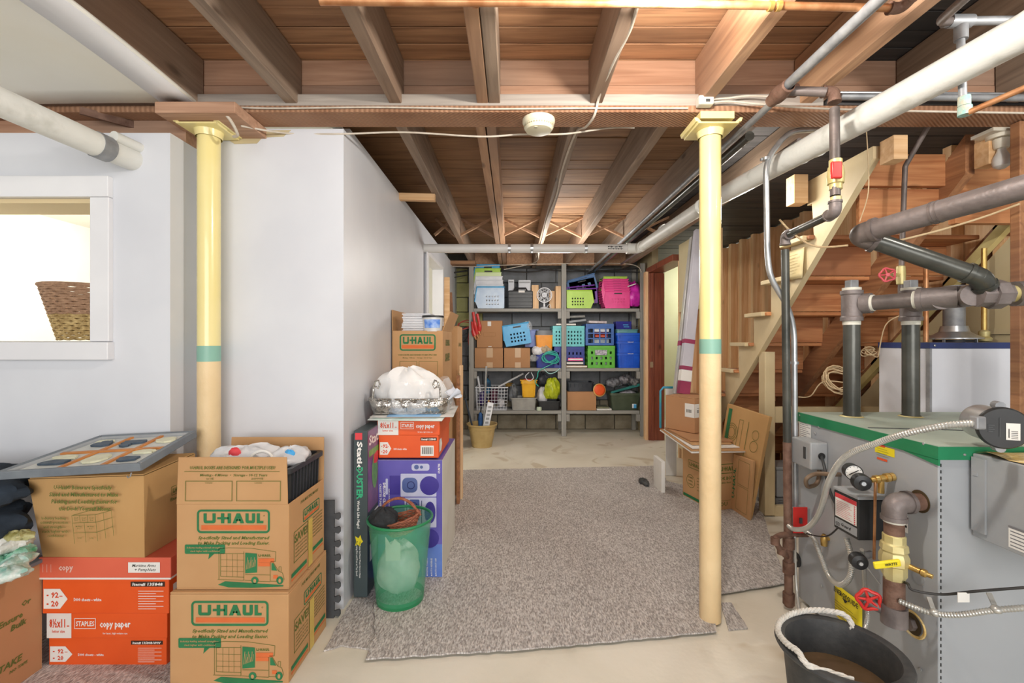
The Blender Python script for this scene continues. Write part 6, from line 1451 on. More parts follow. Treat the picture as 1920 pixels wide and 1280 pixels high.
crumple('dark_rag', (1.10, 3.78, .03), .035, .09, .025, DGREY, 'small dark rag on the floor left of the right stack', 'rag', 41)
# long blind cartons leaning up to the joists
bl = thing('blind_carton', 'long white blind carton with maroon end label leaning on studs', 'box', (1.42, 3.80, .77))
a, b = W(1281, 738, 3.78), W(1312, 432, 3.90)
LW = mat('pale_lilac_card', 'c6c4cc', 'b9b7c1', rough=.35, scale=6); MAR = mat('maroon_print', '8f2f52', '9c3a5c', rough=.4, scale=8)
MB().bar(a, b, .085, .06, V((0, 1, 0))).build('carton_body', LW, bl, world=True, bevel=.003)
def ontop(f0, f1, m, nm):
    MB().bar(a.lerp(b, f0), a.lerp(b, f1), .088, .063, V((0, 1, 0))).build(nm, m, bl, world=True)
ontop(.0, .075, MAR, 'maroon_label'); ontop(.078, .14, PAPER, 'white_label'); ontop(.142, .165, MAR, 'maroon_band'); ontop(.30, .325, MAR, 'maroon_band')
b2 = thing('blind_carton', 'second long carton in clear wrap leaning left of the white one', 'box', (1.36, 3.84, .77))
a2, b2_ = W(1268, 738, 3.86), W(1300, 445, 3.98)
MB().bar(a2, b2_, .05, .05, V((0, 1, 0))).build('carton_body', mat('grey_wrap', 'aaa7a2', 'bab7b2', rough=.2, scale=8), b2, world=True, bevel=.003)
MB().bar(a2.lerp(b2_, .30), a2.lerp(b2_, .33), .053, .053, V((0, 1, 0))).build('maroon_band', MAR, b2, world=True)
# ---------------------------------------------------------------- shelving unit at the back
SHW = wood('grey_painted_shelf', '8b8a85', 'a3a19b', 'X', .04)
SHZ = wood('grey_painted_post', '8b8a85', 'a3a19b', 'Z', .04)
SY0, SY1 = 5.76, 6.15
su = thing('shelving_unit', 'grey painted wooden shelving unit along the back wall', 'shelf', (.58, 5.95, 0))
PX = (-.515, .657, 1.655)
for i, x in enumerate(PX):
    MB().bx(x-.03, SY0-.03, .001, x+.03, SY0+.005, 2.19).build('post', SHZ, su, world=True, bevel=.003, seg=1)
    MB().bx(x-.03, SY1-.0, .001, x+.03, SY1+.03, 2.19).build('post', SHZ, su, world=True, bevel=.003, seg=1)
SZ = (.319, .861, 1.620)
for z in SZ:
    for x0, x1 in ((PX[0]+.032, PX[1]-.002), (PX[1]+.002, PX[2]-.032)):
        MB().bx(x0-.02, SY0+.006, z-.04, x1, SY1-.002, z).build('shelf_board', SHW, su, world=True, bevel=.003, seg=1)
    for x in PX[1:]+PX[:1]:
        MB().bx(x-.075 if x > PX[0] else x+.03, SY0-.02, z-.13, x-.031 if x > PX[0] else x+.07, SY0+.03, z-.041).build('cleat', SHZ, su, world=True, bevel=.002, seg=1)
        if x == PX[1]: MB().bx(x+.031, SY0-.02, z-.13, x+.075, SY0+.03, z-.041).build('cleat', SHZ, su, world=True, bevel=.002, seg=1)
def S(px, py, d=5.80): return W(px, py, d)
def P_(name, hexa, h2=None, rough=.35, **k): return mat(name, hexa, h2, rough=rough, scale=12, **k)
LB, LIME, PINK, PURP, DBL, BABY, WHT = P_('sky_blue_plastic2', '5bb4e6', '4aa6dc'), P_('lime_plastic', 'b4d95c', 'a8cf50'), P_('pink_plastic', 'f0509a', 'e6488f'), P_('purple_plastic', '8b4fb8', '7d45aa'), P_('steel_blue_plastic', '5d7fae', '5275a4'), P_('pale_blue_plastic', 'cfe0f2', 'bfd3ea'), P_('white_plastic', 'e8ebf0', 'dde1e8')
AQUA, NAVY, ROY, GRN, DGT, TEAL = P_('aqua_plastic', '6cc8cc', '5fbcc2'), P_('navy_plastic', '283a94', '223288'), P_('royal_blue_plastic', '1f5fd8', '1b55c8'), P_('green_crate_plastic', '6abf45', '5eb33b'), P_('dark_green_plastic', '4f5a48', '465140'), P_('teal_plastic', '2f7f7a', '286f6b')
YLW, ORA = P_('yellow_bucket_plastic', 'f6bd2a', 'eeb21f'), P_('orange_bucket_plastic', 'f2a23a', 'ea9730')

def holes(mb, O, u, v, w, h, nx, ny, mx, my, fx=.5, fy=.5, y1=None):
    """panel with a real grid of rectangular openings"""
    O, u, v = V(O), V(u).normalized(), V(v).normalized(); y1 = y1 or my
    xs = [0, mx]; cw = (w-2*mx)/nx; chh = (h-my-y1)/ny
    for i in range(nx): xs += [mx+cw*(i+.5-fx/2), mx+cw*(i+.5+fx/2)]
    xs += [w-mx, w]; ys = [0, my]
    for j in range(ny): ys += [my+chh*(j+.5-fy/2), my+chh*(j+.5+fy/2)]
    ys += [h-y1, h]
    for i in range(len(xs)-1):
        for j in range(len(ys)-1):
            hx = i >= 2 and i % 2 == 0 and i < len(xs)-3+0; hy = j >= 2 and j % 2 == 0 and j < len(ys)-3
            if hx and hy: continue
            a = [O+u*x+v*y for x, y in ((xs[i], ys[j]), (xs[i+1], ys[j]), (xs[i+1], ys[j+1]), (xs[i], ys[j+1]))]
            mb.quad(*a)
    return mb
def basket(name, label, c, w, d, h, m, rimm=None, tilt=0, rz=0, group=None, nx=5, ny=3, slant=.35, cat='basket', copy=None):
    """plastic basket with a cut away slanting front corner on the left, seen from its end"""
    if copy:
        t = copy_tree(copy); t['label'] = label
    else:
        t = thing(name, label, cat, (0, 0, 0), 0, group)
        a = w/2; s = slant*w
        for y, nm in ((-d/2, 'end_panel'), (d/2, 'end_panel')):
            mb = MB(); holes(mb, (-a+s*.55, y, h*.02), (1, 0, 0), (0, 0, 1), w-s*.55, h*.93, nx, ny, w*.16, h*.10, .5, .5, h*.34)
            mb.add([(-a+s*.55, y, h*.02), (-a+s*.55, y, h*.95), (-a+s*.25, y, h*.95), (-a, y, h*.32), (-a+s*.28, y, h*.02)], [(0, 1, 2, 3, 4)])
            mb.build(nm, m, t, solid=.004)
        MB().quad((-a+s*.25, -d/2, 0.004), (a-.01, -d/2, .004), (a-.01, d/2, .004), (-a+s*.25, d/2, .004)).quad((a, -d/2, .01), (a, d/2, .01), (a, d/2, h*.95), (a, -d/2, h*.95)).quad((-a, -d/2, h*.32), (-a, d/2, h*.32), (-a+s*.28, d/2, .02), (-a+s*.28, -d/2, .02)).build('side_panel', m, t, solid=.004)
        mb = MB(); r = .009
        mb.tube([(-a+s*.2, -d/2-.004, h*.96), (a+.003, -d/2-.004, h*.96), (a+.003, d/2+.004, h*.96), (-a+s*.2, d/2+.004, h*.96)], r, 6, closed=True)
        mb.tube([(-a+s*.2, -d/2-.004, h*.96), (-a-.004, -d/2-.004, h*.32), (-a-.004, d/2+.004, h*.32), (-a+s*.2, d/2+.004, h*.96)], r*.8, 6)
        mb.build('rim', rimm or m, t)
        if 'white' not in label and 'pale' not in label or tilt: MB().bx(-a*.2, -d/2-.008, h*.80, a*.4, -d/2-.003, h*.87).build('grip_slot', BLACK, t)
        for x in (-a*.5, a*.75): MB().bx(x-.008, -d/2+.003, 0, x+.008, -d/2+.02, .012).build('foot', m, t)
    t.location = c; t.rotation_euler = (0, tilt, rz); return t
# ---- top left bay
w_, h_ = .35, .31
base = S(918, 577); bx_ = base.x
bk0 = basket('stacking_basket', 'front white stacking basket with sky blue rim at the stack bottom', (bx_+.0, 5.93, 1.621), .37, .30, .285, BABY, LB, group='nested stacking baskets, left end of top shelf')
names = ['white basket just above the blue rimmed one', 'second white basket up in the nested stack', 'third white basket up in the nested stack', 'pale basket under the lime one in the stack', 'lime green basket second from the stack top', 'sky blue basket on top of the nested stack']
mm = [WHT, WHT, WHT, P_('pale_lime', 'd9e8b8'), LIME, LB]
for i, nm in enumerate(names):
    if i == 0 or mm[i] is not mm[i-1]:
        b = basket('stacking_basket', nm, (bx_-.012*(i+1)*.55, 5.938+.007*i, 1.621+.052*(i+1)), .36-.006*i, .29, .262, mm[i], mm[i], group='nested stacking baskets, left end of top shelf'); last = b
    else: b = basket('stacking_basket', nm, (bx_-.012*(i+1)*.55, 5.938+.007*i, 1.621+.052*(i+1)), .36, .29, .262, mm[i], copy=last)
tc_ = thing('tool_case', 'black ribbed plastic tool case on the top shelf', 'case', (S(976, 577).x, 5.90, 1.621))
mb = MB(); mb.bx(-.165, -.05, 0, .165, .05, .24); mb.build('case_shell', DGREY, tc_, bevel=.02, seg=3)
for z in (.045, .095, .145, .19): MB().bx(-.155, -.056, z, .155, -.049, z+.035).build('rib', DGREY, tc_, bevel=.006)
MB().tube([(-.09, 0, .23), (-.07, 0, .272), (.07, 0, .272), (.09, 0, .23)], .011, 8).build('handle', BLACK, tc_)
MB().bx(-.025, -.058, .21, .055, -.052, .235).build('paper_tag', PAPER, tc_)
for (a, b_, c, d_, lab) in ((953, 524, 964, 577, 'narrow white box behind the black tool case'), (972, 525, 995, 577, 'wide white box behind the black tool case')):
    q0, q1 = S(a, b_, 6.0), S(c, d_, 6.0); mb = MB().bx(q0.x, 5.99, 1.621, q1.x, 6.10, q0.z); t = thing('white_box', lab, 'box', (0, 0, 0)); mb.build('carton_body', WHT, t, bevel=.004); MB().bx(q0.x+.01, 5.986, q0.z-.04, q1.x-.01, 5.99, q0.z-.02).build('box_print', LGREY, t)
for (a, b_, c, lab, y) in ((997, 534, 1010, 'upright brown board left of the small fan', 5.86), (1030, 545, 1040, 'short brown board behind the small fan', 6.0), (1042, 536, 1052, 'upright brown board beside the middle post', 5.84)):
    q0, q1 = S(a, b_, y), S(c, 577, y); tag(MB().bx(q0.x, y, 1.621, q1.x, y+.18, q0.z).build('wood_block', W_STUD, None, bevel=.003), lab, 'board')
fn = thing('desk_fan', 'small white desk fan on the top shelf', 'fan', (S(1021, 577).x, 5.85, 1.621))
MB().lathe([(0, 0), (.06, 0), (.058, .012), (.03, .022), (.012, .03), (.010, .12), (0, .12)], n=24).build('base', WHT, fn)
for r in (.03, .055, .078, .094): MB().tube([V((math.cos(a)*r, -.03-.02*math.cos(r/.094*1.4), .175+math.sin(a)*r)) for a in [2*math.pi*i/26 for i in range(26)]], .0022 if r < .09 else .006, 5, closed=True).build('grille_ring', WHT, fn)
mb = MB()
for i in range(14):
    a = 2*math.pi*i/14; mb.tube([V((0, -.05, .175)), V((math.cos(a)*.06, -.044, .175+math.sin(a)*.06)), V((math.cos(a)*.094, -.034, .175+math.sin(a)*.094))], .0016, 4)
mb.build('grille_spokes', WHT, fn)
for i in range(4):
    a = math.radians(45+90*i); MB().sheet(lambda u, v, a=a: V((math.cos(a+.5*(v-.5))*(.015+.06*u), -.02+.012*(v-.5), .175+math.sin(a+.5*(v-.5))*(.015+.06*u))), 3, 3).build('blade', P_('grey_blade', 'b8bcc2'), fn, solid=.002)
MB().lathe([(0, 0), (.03, 0), (.035, .05), (.02, .07), (0, .07)], (0, -.03, .175), 18, V((0, 1, 0))).build('motor', WHT, fn)
MB().tube(smooth_path([V((.03, .02, .02)), V((.07, 0, .06)), V((.085, .01, .01)), V((.05, -.03, .006))], 6), .004, 6).build('cord', WHT, fn)
# ---- top right bay
basket('stacking_basket', 'lime green basket at the front left of the right bay', (S(1087, 577).x, 5.86, 1.621), .335, .20, .235, LIME, rz=math.pi, group='baskets in the right bay of the top shelf', slant=.33)
MB_ = None
for i, (px, z, m, lab, tl) in enumerate(((1097, .03, PURP, 'front purple basket tucked behind the lime one', -.05), (1093, .065, PURP, 'rear purple basket in the right bay', -.10), (1096, .155, DBL, 'steel blue basket tilted on the purple ones', -.22), (1099, .19, DBL, 'topmost tilted steel blue basket', -.28))):
    t = basket('tilted_basket', lab, (S(px, 577).x, 6.0, 1.66+z), .36, .20, .20, m, tilt=tl, group='baskets in the right bay of the top shelf', nx=3, ny=1, slant=.05)
last = None
px0 = S(1155, 577).x
for i in range(7):
    nm = ['lowest pink basket of the nested pink stack', 'second pink basket from below', 'third pink basket from below', 'middle pink basket of the nested stack', 'fifth pink basket from below', 'top pink basket just under the lime one', 'lime green basket crowning the pink stack'][i]
    if i in (0, 6): last = basket('nested_basket', nm, (px0-.003*i, 5.88+.006*i, 1.621+.031*i), .33-.004*i, .24, .225, PINK if i < 6 else LIME, group='nested pink baskets on the top shelf', slant=.22)
    else: basket('nested_basket', nm, (px0-.003*i, 5.88+.006*i, 1.621+.031*i), .33, .24, .225, PINK, copy=last)
MAG = P_('magenta_bag', 'e63ac0', 'c228a0', rough=.3, bump=.6, bscale=18)
mg = crumple('magenta_bag', (S(1189, 545).x, 5.86, 1.79), .12, .11, .175, MAG, 'magenta fabric bag at the right end of the top shelf', 'bag', 51, .16)
tag(MB().bar(S(1177, 537, 5.74), S(1192, 532, 5.74), .02, .012).build('white_tag', PAPER, None), 'white tag on the magenta bag', 'tag')
# ---- middle left bay
def plain(px0, py0, px1, py1, y, d, z, lab, m=CARDB, tapes=True):
    q0, q1 = S(px0, py0, y), S(px1, py1, y); w, h = q1.x-q0.x, q0.z-z
    t = carton('plain_carton', lab, ((q0.x+q1.x)/2, y+d/2, z), 0, w, d, h, m, group='plain cartons on the shelves')
    if tapes:
        for z0, z1 in ((h*.52, h-.001), (.002, h*.28)): p = Print((-w/2, -d/2, 0), (1, 0, 0), (0, 0, 1), .0015); p.rect(w*.42, z0, w*.64, z1); p.build('tape', mat('tan_tape', 'c7a47c', rough=.3), t)
    return t, w, h, d
plain(890, 652, 943, 690, 5.80, .28, .8615, 'lower left plain carton on the middle shelf')
plain(945, 652, 994, 690, 5.80, .28, .8615, 'plain carton under the tilted blue basket')
t, w, h, d = plain(894, 601, 942, 652, 5.82, .26, S(0, 652, 5.80).z+.001, 'plain carton with white sticker on the lower left one', tapes=False)
p = Print((-w/2, -d/2, 0), (1, 0, 0), (0, 0, 1), .0015); p.rect(w*.42, h*.80, w*.56, h*.97); p.rect(w*.45, h*.03, w*.58, h*.06); p.build('sticker', PAPER, t)
p = Print((-w/2, -d/2, 0), (1, 0, 0), (0, 0, 1), .0015); p.frame(w*.25, h*.42, w*.73, h*.56, .003); p.build('hand_cut', CARDE, t)
basket('blue_basket', 'sky blue basket in clear wrap tilted on the plain cartons', (S(972, 648).x, 5.93, S(0, 652, 5.8).z+.035), .34, .24, .28, LB, tilt=-.16, slant=.12)
bb = thing('blue_box', 'lilac blue box behind the tilted sky blue basket', 'box', (S(998, 640).x, 6.04, S(0, 652, 5.8).z+.008)); MB().bx(-.09, -.08, 0, .09, .08, .22).build('carton_body', P_('lilac_blue', '7d8fd0', '6f82c4'), bb, bevel=.005); MB().bx(-.093, -.083, .2205, .093, .083, .23).build('lid', P_('lilac_blue_lid', '8f9fd8'), bb, bevel=.002)
crumple('film_wrap', (S(990, 612).x, 5.85, S(0, 612, 5.8).z), .05, .05, .06, CLEAR, 'clear film bulging right of the tilted blue basket', 'wrap', 61, .3)
ob = thing('orange_bucket', 'square orange bucket with dark lid on the middle shelf', 'bucket', (S(1021, 650).x, 5.90, .8615+.235))
mb = MB(); tub(mb, .10, .09, 0, .112, .10, .185, .004, .02, .006, .012); mb.build('bucket_wall', ORA, ob)
mb = MB(); mb.add(ring_pts(.115, .103, .186)+ring_pts(.105, .095, .245), [(i, (i+1) % 20, 20+(i+1) % 20, 20+i) for i in range(20)]+[tuple(range(20, 40))], True); mb.build('lid', P_('charcoal_lid', '4a4d52', '56595e'), ob)
tp = thing('blue_tote', 'small royal blue tote on the middle shelf under clutter', 'tote', (S(1024, 690).x, 5.93, .8615)); mb = MB(); tub(mb, .12, .11, 0, .13, .12, .215, .004, .02); mb.build('tote_wall', NAVY, tp)
for i, (px, py, r, m, lab) in enumerate(((1008, 658, .065, BAGW, 'white crinkled bag at the orange bucket foot'), (1022, 655, .06, mat('tan_net', 'c8b79c', 'a8967c', rough=.8, scale=30, bump=.6), 'tan net bag above the blue tote'), (1001, 672, .05, CLEAR, 'clear bag hanging at the shelf front left of the tote'))):
    q = S(px, py, 5.83); crumple('net_bag', tuple(q), r*1.2, .05, r*.9, m, lab, 'bag', 70+i, .3, 18, 12)
coil('teal_cable', S(1032, 670, 5.76), .085, 5, 'teal cord looped over the blue tote', P_('teal_cord', '3fb8a8', '2f9f90'), [S(1012, 694, 5.74), S(1008, 706, 5.74), S(1003, 716, 5.73), S(1010, 724, 5.73)], .006, (.2, .3), 'cord', .2)
tag(MB().tube(smooth_path([S(1020, 692, 5.74), S(1030, 700, 5.74), S(1042, 697, 5.74), S(1050, 690, 5.74)], 6), .005, 6).build('pale_cable', P_('pale_teal_cord', 'a8d8d4'), None), 'pale teal cord loop hanging under the middle shelf', 'cord')
tag(MB().tube(smooth_path([S(992, 698, 5.75), S(985, 706, 5.75), S(992, 714, 5.75), S(1000, 708, 5.75), S(996, 698, 5.75)], 6), .005, 6).build('white_cable', WHT, None), 'white cord loop hanging above the yellow bin', 'cord')
# jumper cables on the left post
for i, (x, lab) in enumerate(((-.47, 'red jumper cable clamps hanging from the left shelf post'),)):
    t = thing('jumper_cables', lab, 'cable', (x, 5.72, 1.35))
    for j, (a, b_, c) in enumerate((((-.02, 0, .22), (.0, -.01, .08), (.03, 0, -.06)), ((.03, 0, .20), (.06, 0, .05), (.055, 0, -.02)), ((-.03, 0, .1), (-.02, 0, -.02), (-.0, 0, -.08)))):
        MB().tube(smooth_path([a, b_, c], 6), [.018]*6+[.026]*7, 8).build('clamp_handle', RED, t)
        MB().tube([V(c), V(c)+V((.02, -.01, -.05))], [.02, .008], 8).build('clamp_jaw', COPPER, t)
coil('red_cable', S(873, 610, 5.80), .07, 2, 'thin red cable loops hanging left of the shelving', P_('dull_red_cable', 'a8403a'), [S(878, 640, 5.8), S(884, 655, 5.8)], .006, (.15, .3), 'cable', .3)
coil('black_cable', S(874, 622, 5.86), .06, 2, 'black cable loop hanging behind the red one', CABLEB, [S(870, 640, 5.86)], .006, (.15, .3), 'cable', .3)
# ---- middle right bay: crates
def crate(name, label, px0, py0, px1, py1, y, d, m, nx, ny, z=None, fx=.42, fy=.5, group='stacked plastic crates on the middle shelf', fill=None):
    q0, q1 = S(px0, py0, y), S(px1, py1, y); w = q1.x-q0.x; z = q1.z if z is None else z; h = q0.z-z
    t = thing(name, label, 'crate', ((q0.x+q1.x)/2, y+d/2, z), 0, group); a, b = w/2, d/2
    for yy in (-b, b): mb = MB(); holes(mb, (-a+.01, yy, 0), (1, 0, 0), (0, 0, 1), w-.02, h-.02, nx, ny, w*.06, h*.08, fx, fy, h*.12); mb.build('crate_side', m, t, solid=.006)
    for xx in (-a+.01, a-.01): mb = MB(); holes(mb, (xx, -b, 0), (0, 1, 0), (0, 0, 1), d, h-.02, max(3, nx-2), ny, d*.06, h*.08, fx, fy, h*.12); mb.build('crate_end', m, t, solid=.006)
    MB().bx(-a+.01, -b, 0, a-.01, b, .006).build('crate_floor', m, t)
    mb = MB(); mb.bx(-a, -b-.01, h-.035, a, -b-.002, h); mb.bx(-a, b+.002, h-.035, a, b+.01, h); mb.bx(-a, -b-.01, h-.035, -a+.008, b+.01, h); mb.bx(a-.008, -b-.01, h-.035, a, b+.01, h); mb.build('rim', m, t)
    return t, w, h
zc = S(0, 650, 5.80).z+.004
crate('plastic_crate', 'navy blue crate behind the middle post on the middle shelf', 1038, 650, 1097, 690, 5.82, .28, NAVY, 7, 3, .8615)
crate('plastic_crate', 'aqua crate on top of the navy crate', 1035, 611, 1097, 650, 5.80, .30, AQUA, 9, 4, zc)
t, w, h = crate('plastic_crate', 'bright green crate left of the royal blue tubs', 1101, 648, 1154, 689, 5.80, .30, GRN, 5, 3, .8615)
t, w, h = crate('plastic_crate', 'blue lattice crate holding boxes on the green crate', 1097, 607, 1152, 646, 5.80, .30, P_('lattice_blue', '3f6cb4', '3862a8'), 4, 3, S(0, 648, 5.8).z+.006, .78, .78)
cz = S(0, 648, 5.8).z+.014
for i, (px0, py0, px1, py1, m, lab) in enumerate(((1114, 612, 1142, 622, WHT, 'white box uppermost inside the blue lattice crate'), (1115, 623, 1140, 627, RED, 'upper red box inside the blue lattice crate'), (1116, 628, 1139, 632, P_('coral', 'd8583c'), 'lower coral box inside the blue lattice crate'), (1112, 633, 1142, 644, P_('grey_white_goods', 'c4ccd0', '8ea0aa', rough=.4), 'grey white goods at the lattice crate bottom'))):
    q0, q1 = S(px0, py0, 5.83), S(px1, py1, 5.83); tag(MB().bx(q0.x, 5.83, q1.z, q1.x, 6.0, q0.z).build('small_box', m, None, bevel=.003), lab, 'box')
for i, (px, py) in enumerate(((1109, 672), (1118, 678), (1127, 672), (1136, 678), (1146, 672))):
    q = S(px, py, 5.9); tag(MB().lathe([(0, -.035), (.028, -.035), (.03, 0), (.028, .035), (0, .035)], q, 14).build('jar', WHT, None), ('leftmost', 'second from left', 'middle', 'fourth from left', 'rightmost')[i]+' white jar inside the bright green crate', 'jar', 'white jars in the green crate')
q = S(1127, 661, 5.78); tag(MB().bx(q.x-.075, 5.782, q.z-.03, q.x+.075, 5.788, q.z+.035).build('printed_sheet', mat('grey_print_sheet', 'd4d2da', '7d7888', rough=.5, scale=40), None), 'grey printed sheet on the front of the green crate', 'paper')
def tote(label, px0, py0, px1, py1, y, d, z, m, t1=.01, name='storage_tub', cat='tub', group=None, ribs=4, rimh=.03):
    q0, q1 = S(px0, py0, y), S(px1, py1, y); w = q1.x-q0.x; h = q0.z-z
    t = thing(name, label, cat, ((q0.x+q1.x)/2, y+d/2, z), 0, group); mb = MB(); tub(mb, w/2-t1*2.2, d/2-t1*2, 0, w/2-t1, d/2-.01, h, .004, .025, .01, rimh); mb.build('tub_wall', m, t)
    for i in range(ribs):
        x = -w*.36+w*.72*i/max(1, ribs-1); MB().bar((x, -d/2+.018, .02), (x, -d/2+.010, h-rimh), .010, .008, V((0, 1, 0))).build('rib', m, t)
    return t, w, h
g_ = 'royal blue tubs stacked on the middle shelf'
t, w, h = tote('lowest royal blue tub of the stack', 1158, 662, 1204, 689, 5.80, .30, .8615, ROY, .008, group=g_)
p = Print((-.08, -.145, h-.012), (1, 0, 0), (0, 0, 1), .006); p.text('Rubbermaid', .09, -.0, .012, .07, .03); p.build('tub_text', INKW, t)
z2 = S(0, 662, 5.8).z+.002
t, w, h = tote('second royal blue tub of the stack', 1157, 640, 1205, 661, 5.80, .30, z2, ROY, .006, group=g_, ribs=2)
p = Print((-.08, -.145, h-.012), (1, 0, 0), (0, 0, 1), .006); p.text('Rubbermaid', .09, -.0, .012, .07, .03); p.build('tub_text', INKW, t)
z3 = S(0, 640, 5.8).z+.002
tote('third royal blue tub, uppermost of the royal blue stack', 1156, 624, 1204, 639, 5.80, .30, z3, ROY, .006, group=g_, ribs=2)
tote('grey teal tray on the royal blue tubs', 1156, 617, 1198, 623, 5.80, .28, S(0, 624, 5.8).z+.002, P_('grey_teal', '5f9aa0', '548c92'), .004, 'shallow_tray', 'tray', None, 8, .008)
t = thing('dark_blue_box', 'dark blue box on top of the tub stack', 'box', (S(1172, 617).x, 5.95, S(0, 617, 5.8).z+.003)); MB().bx(-.10, -.08, 0, .10, .08, .10).build('carton_body', P_('deep_blue_card', '1a1f9a', '14187f'), t, bevel=.003); p = Print((-.1, -.08, 0), (1, 0, 0), (0, 0, 1), .001); p.rect(.09, .05, .16, .06); p.rect(.10, .025, .17, .035); p.build('box_print', LB, t)
# books and papers
for i, (px0, py0, px1, py1, y, m, lab) in enumerate(((1062, 677, 1094, 684, 5.78, INKB, 'black book in the stack by the middle post'), (1065, 671, 1093, 676, 5.78, PINK, 'pink book on top of the stack by the middle post'), (1062, 685, 1101, 689, 5.775, P_('tan_book', 'c8b08a', 'a89068'), 'tan book lowest in the stack by the middle post'))):
    q0, q1 = S(px0, py0, y), S(px1, py1, y); zb = max(q1.z, .862); t = thing('book', lab, 'book', ((q0.x+q1.x)/2, y-.005, zb), 0, 'books by the middle post')
    w = q1.x-q0.x; h = q0.z-zb; MB().bx(-w/2, 0, 0, w/2, .035, h).build('cover', m, t); MB().bx(-w/2+.004, -.001, h*.25, w/2-.004, .034, h*.75).build('pages', PAPER, t)
for i, (px0, py0, px1, py1, y, a, m, lab) in enumerate(((1065, 600, 1097, 604, 6.0, -.12, LGREY, 'grey leaning binder behind the aqua crate'), (1062, 592, 1095, 596, 6.02, -.04, P_('grey_folder', '8f8d86', '7f7d77'), 'upper grey folder resting high behind the aqua crate'), (1042, 607, 1078, 610, 5.86, 0, PAPER, 'white papers lying on the aqua crate'), (1102, 602, 1135, 606, 5.88, .03, mat('pinkish_paper', 'd8cfd0', 'b8a8ac', rough=.6, scale=30), 'pinkish papers lying on the blue lattice crate'))):
    q0, q1 = S(px0, py0, y), S(px1, py1, y); c = (q0+q1)/2; hw = (q1.x-q0.x)/2; hh = (q0.z-q1.z)/2
    tag(MB().bx(-hw, -.09, -hh, hw, .06, hh).turn(Matrix.Translation(c) @ Matrix.Rotation(a, 4, 'Y')).build('paper_stack', m, None, bevel=.002), lab, 'papers')
# ---- bottom left bay
zb = .3195
wb_ = thing('wire_basket', 'white wire basket with handles on the bottom shelf', 'basket', (S(922, 768).x, 5.93, zb))
a, b, hh = .19, .14, .295
mb = MB()
for i in range(11):
    x = -a+2*a*i/10
    for yy in (-b, b): mb.bar((x, yy, .004), (x*1.08, yy*1.05, hh), .005, .004)
for j in range(8):
    z = .006+j*(hh-.006)/7; k = 1+.08*z/hh; mb.tube([(-a*k, -b*k, z), (a*k, -b*k, z), (a*k, b*k, z), (-a*k, b*k, z)], .003, 4, closed=True)
for j in range(8):
    y_ = -b+2*b*j/7
    for xx in (-a, a): mb.bar((xx, y_, .004), (xx*1.08, y_*1.05, hh), .005, .004)
    mb.bar((-a, y_, .005), (a, y_, .005), .004, .004)
mb.build('wire_grid', WHT, wb_); MB().tube([(-a*1.09, -b*1.08, hh), (a*1.09, -b*1.08, hh), (a*1.09, b*1.08, hh), (-a*1.09, b*1.08, hh)], .007, 6, closed=True).build('rim', WHT, wb_)
for i, (px, py, sx, sz, m, lab) in enumerate(((905, 748, .055, .10, P_('purple_cloth', '5a4a86', '3f3468', rough=.8), 'purple bundle inside the wire basket'), (926, 744, .06, .10, P_('maroon_cloth', '6a2f48', '3a2430', rough=.8), 'maroon bundle inside the wire basket'), (940, 756, .05, .06, BAGW, 'white bag inside the wire basket'))):
    crumple('bundle', tuple(S(px, py, 5.95)), sx, .08, sz, m, lab, 'bundle', 80+i, .25, 16, 10)
um = thing('blue_umbrella', 'blue black umbrella standing in the wire basket', 'umbrella', tuple(S(914, 722, 5.93))); MB().lathe([(0, -.12), (.03, -.1), (.045, 0), (.04, .06), (.01, .09), (0, .1)], (0, 0, 0), 14).build('canopy', P_('umbrella_blue', '2f6f98', '1c3348', rough=.6), um); MB().cyl((0, 0, .09), (.02, -.02, .13), .006, 8).build('handle', BLACK, um)
tag(MB().bar(S(896, 705, 5.9), S(901, 735, 5.9), .028, .02).build('white_tube', WHT, None), 'white tube standing at the left of the wire basket', 'tube')
tag(MB().bar(S(934, 725, 5.84), S(981, 700, 5.90), .016, .02).build('grey_rod', P_('grey_rod', 'c4c6c8', 'b4b6b8'), None), 'grey rod slanting above the wire basket', 'rod')
crumple('grey_cloth', tuple(S(962, 738, 5.95)), .06, .1, .12, P_('grey_cloth', '808488', '5a5e62', rough=.9), 'grey cloth heap between basket and yellow bin', 'cloth', 91, .25)
crumple('orange_cloth', tuple(S(955, 722, 6.0)), .05, .06, .03, P_('ochre_cloth', 'b8903c', '8a6a34', rough=.9), 'ochre cloth behind the grey heap', 'cloth', 92, .3)
tote('clear grey bin under the yellow bin on the bottom shelf', 957, 746, 1007, 769, 5.80, .28, zb, P_('cloudy_bin', 'b9b8b2', 'a9a8a2', rough=.25, alpha=.85), .010, 'clear_bin', 'bin', None, 3, .012)
t, w, h = tote('bright yellow bin with lid on the clear bin', 976, 714, 1007, 746, 5.82, .19, S(0, 746, 5.8).z+.003, YLW, .012, 'yellow_bin', 'bin', None, 2, .035)
MB().bx(-w/2-.006, -.098, h, w/2+.006, .098, h+.012).build('lid', YLW, t, bevel=.004)
MB().bx(-w*.3, -.06, h+.012, w*.25, .05, h+.02).build('red_sheet', RED, t)
CHART = P_('chartreuse_film', 'c3cc2e', '98a424', rough=.25, bump=.6, bscale=20)
crumple('yellow_green_bag', tuple(S(1035, 730, 5.85)), .10, .09, .145, CHART, 'chartreuse plastic bag on the bottom shelf', 'bag', 95, .2)
crumple('white_sack', tuple(S(1017, 742, 5.92)), .07, .09, .11, BAGW, 'white sack behind the chartreuse bag', 'bag', 96, .2)
crumple('dark_sack', tuple(S(1018, 712, 6.02)), .08, .06, .08, P_('dark_grey_film', '55585e', '3a3d44', rough=.4), 'dark grey sack behind the chartreuse bag', 'bag', 97, .25)
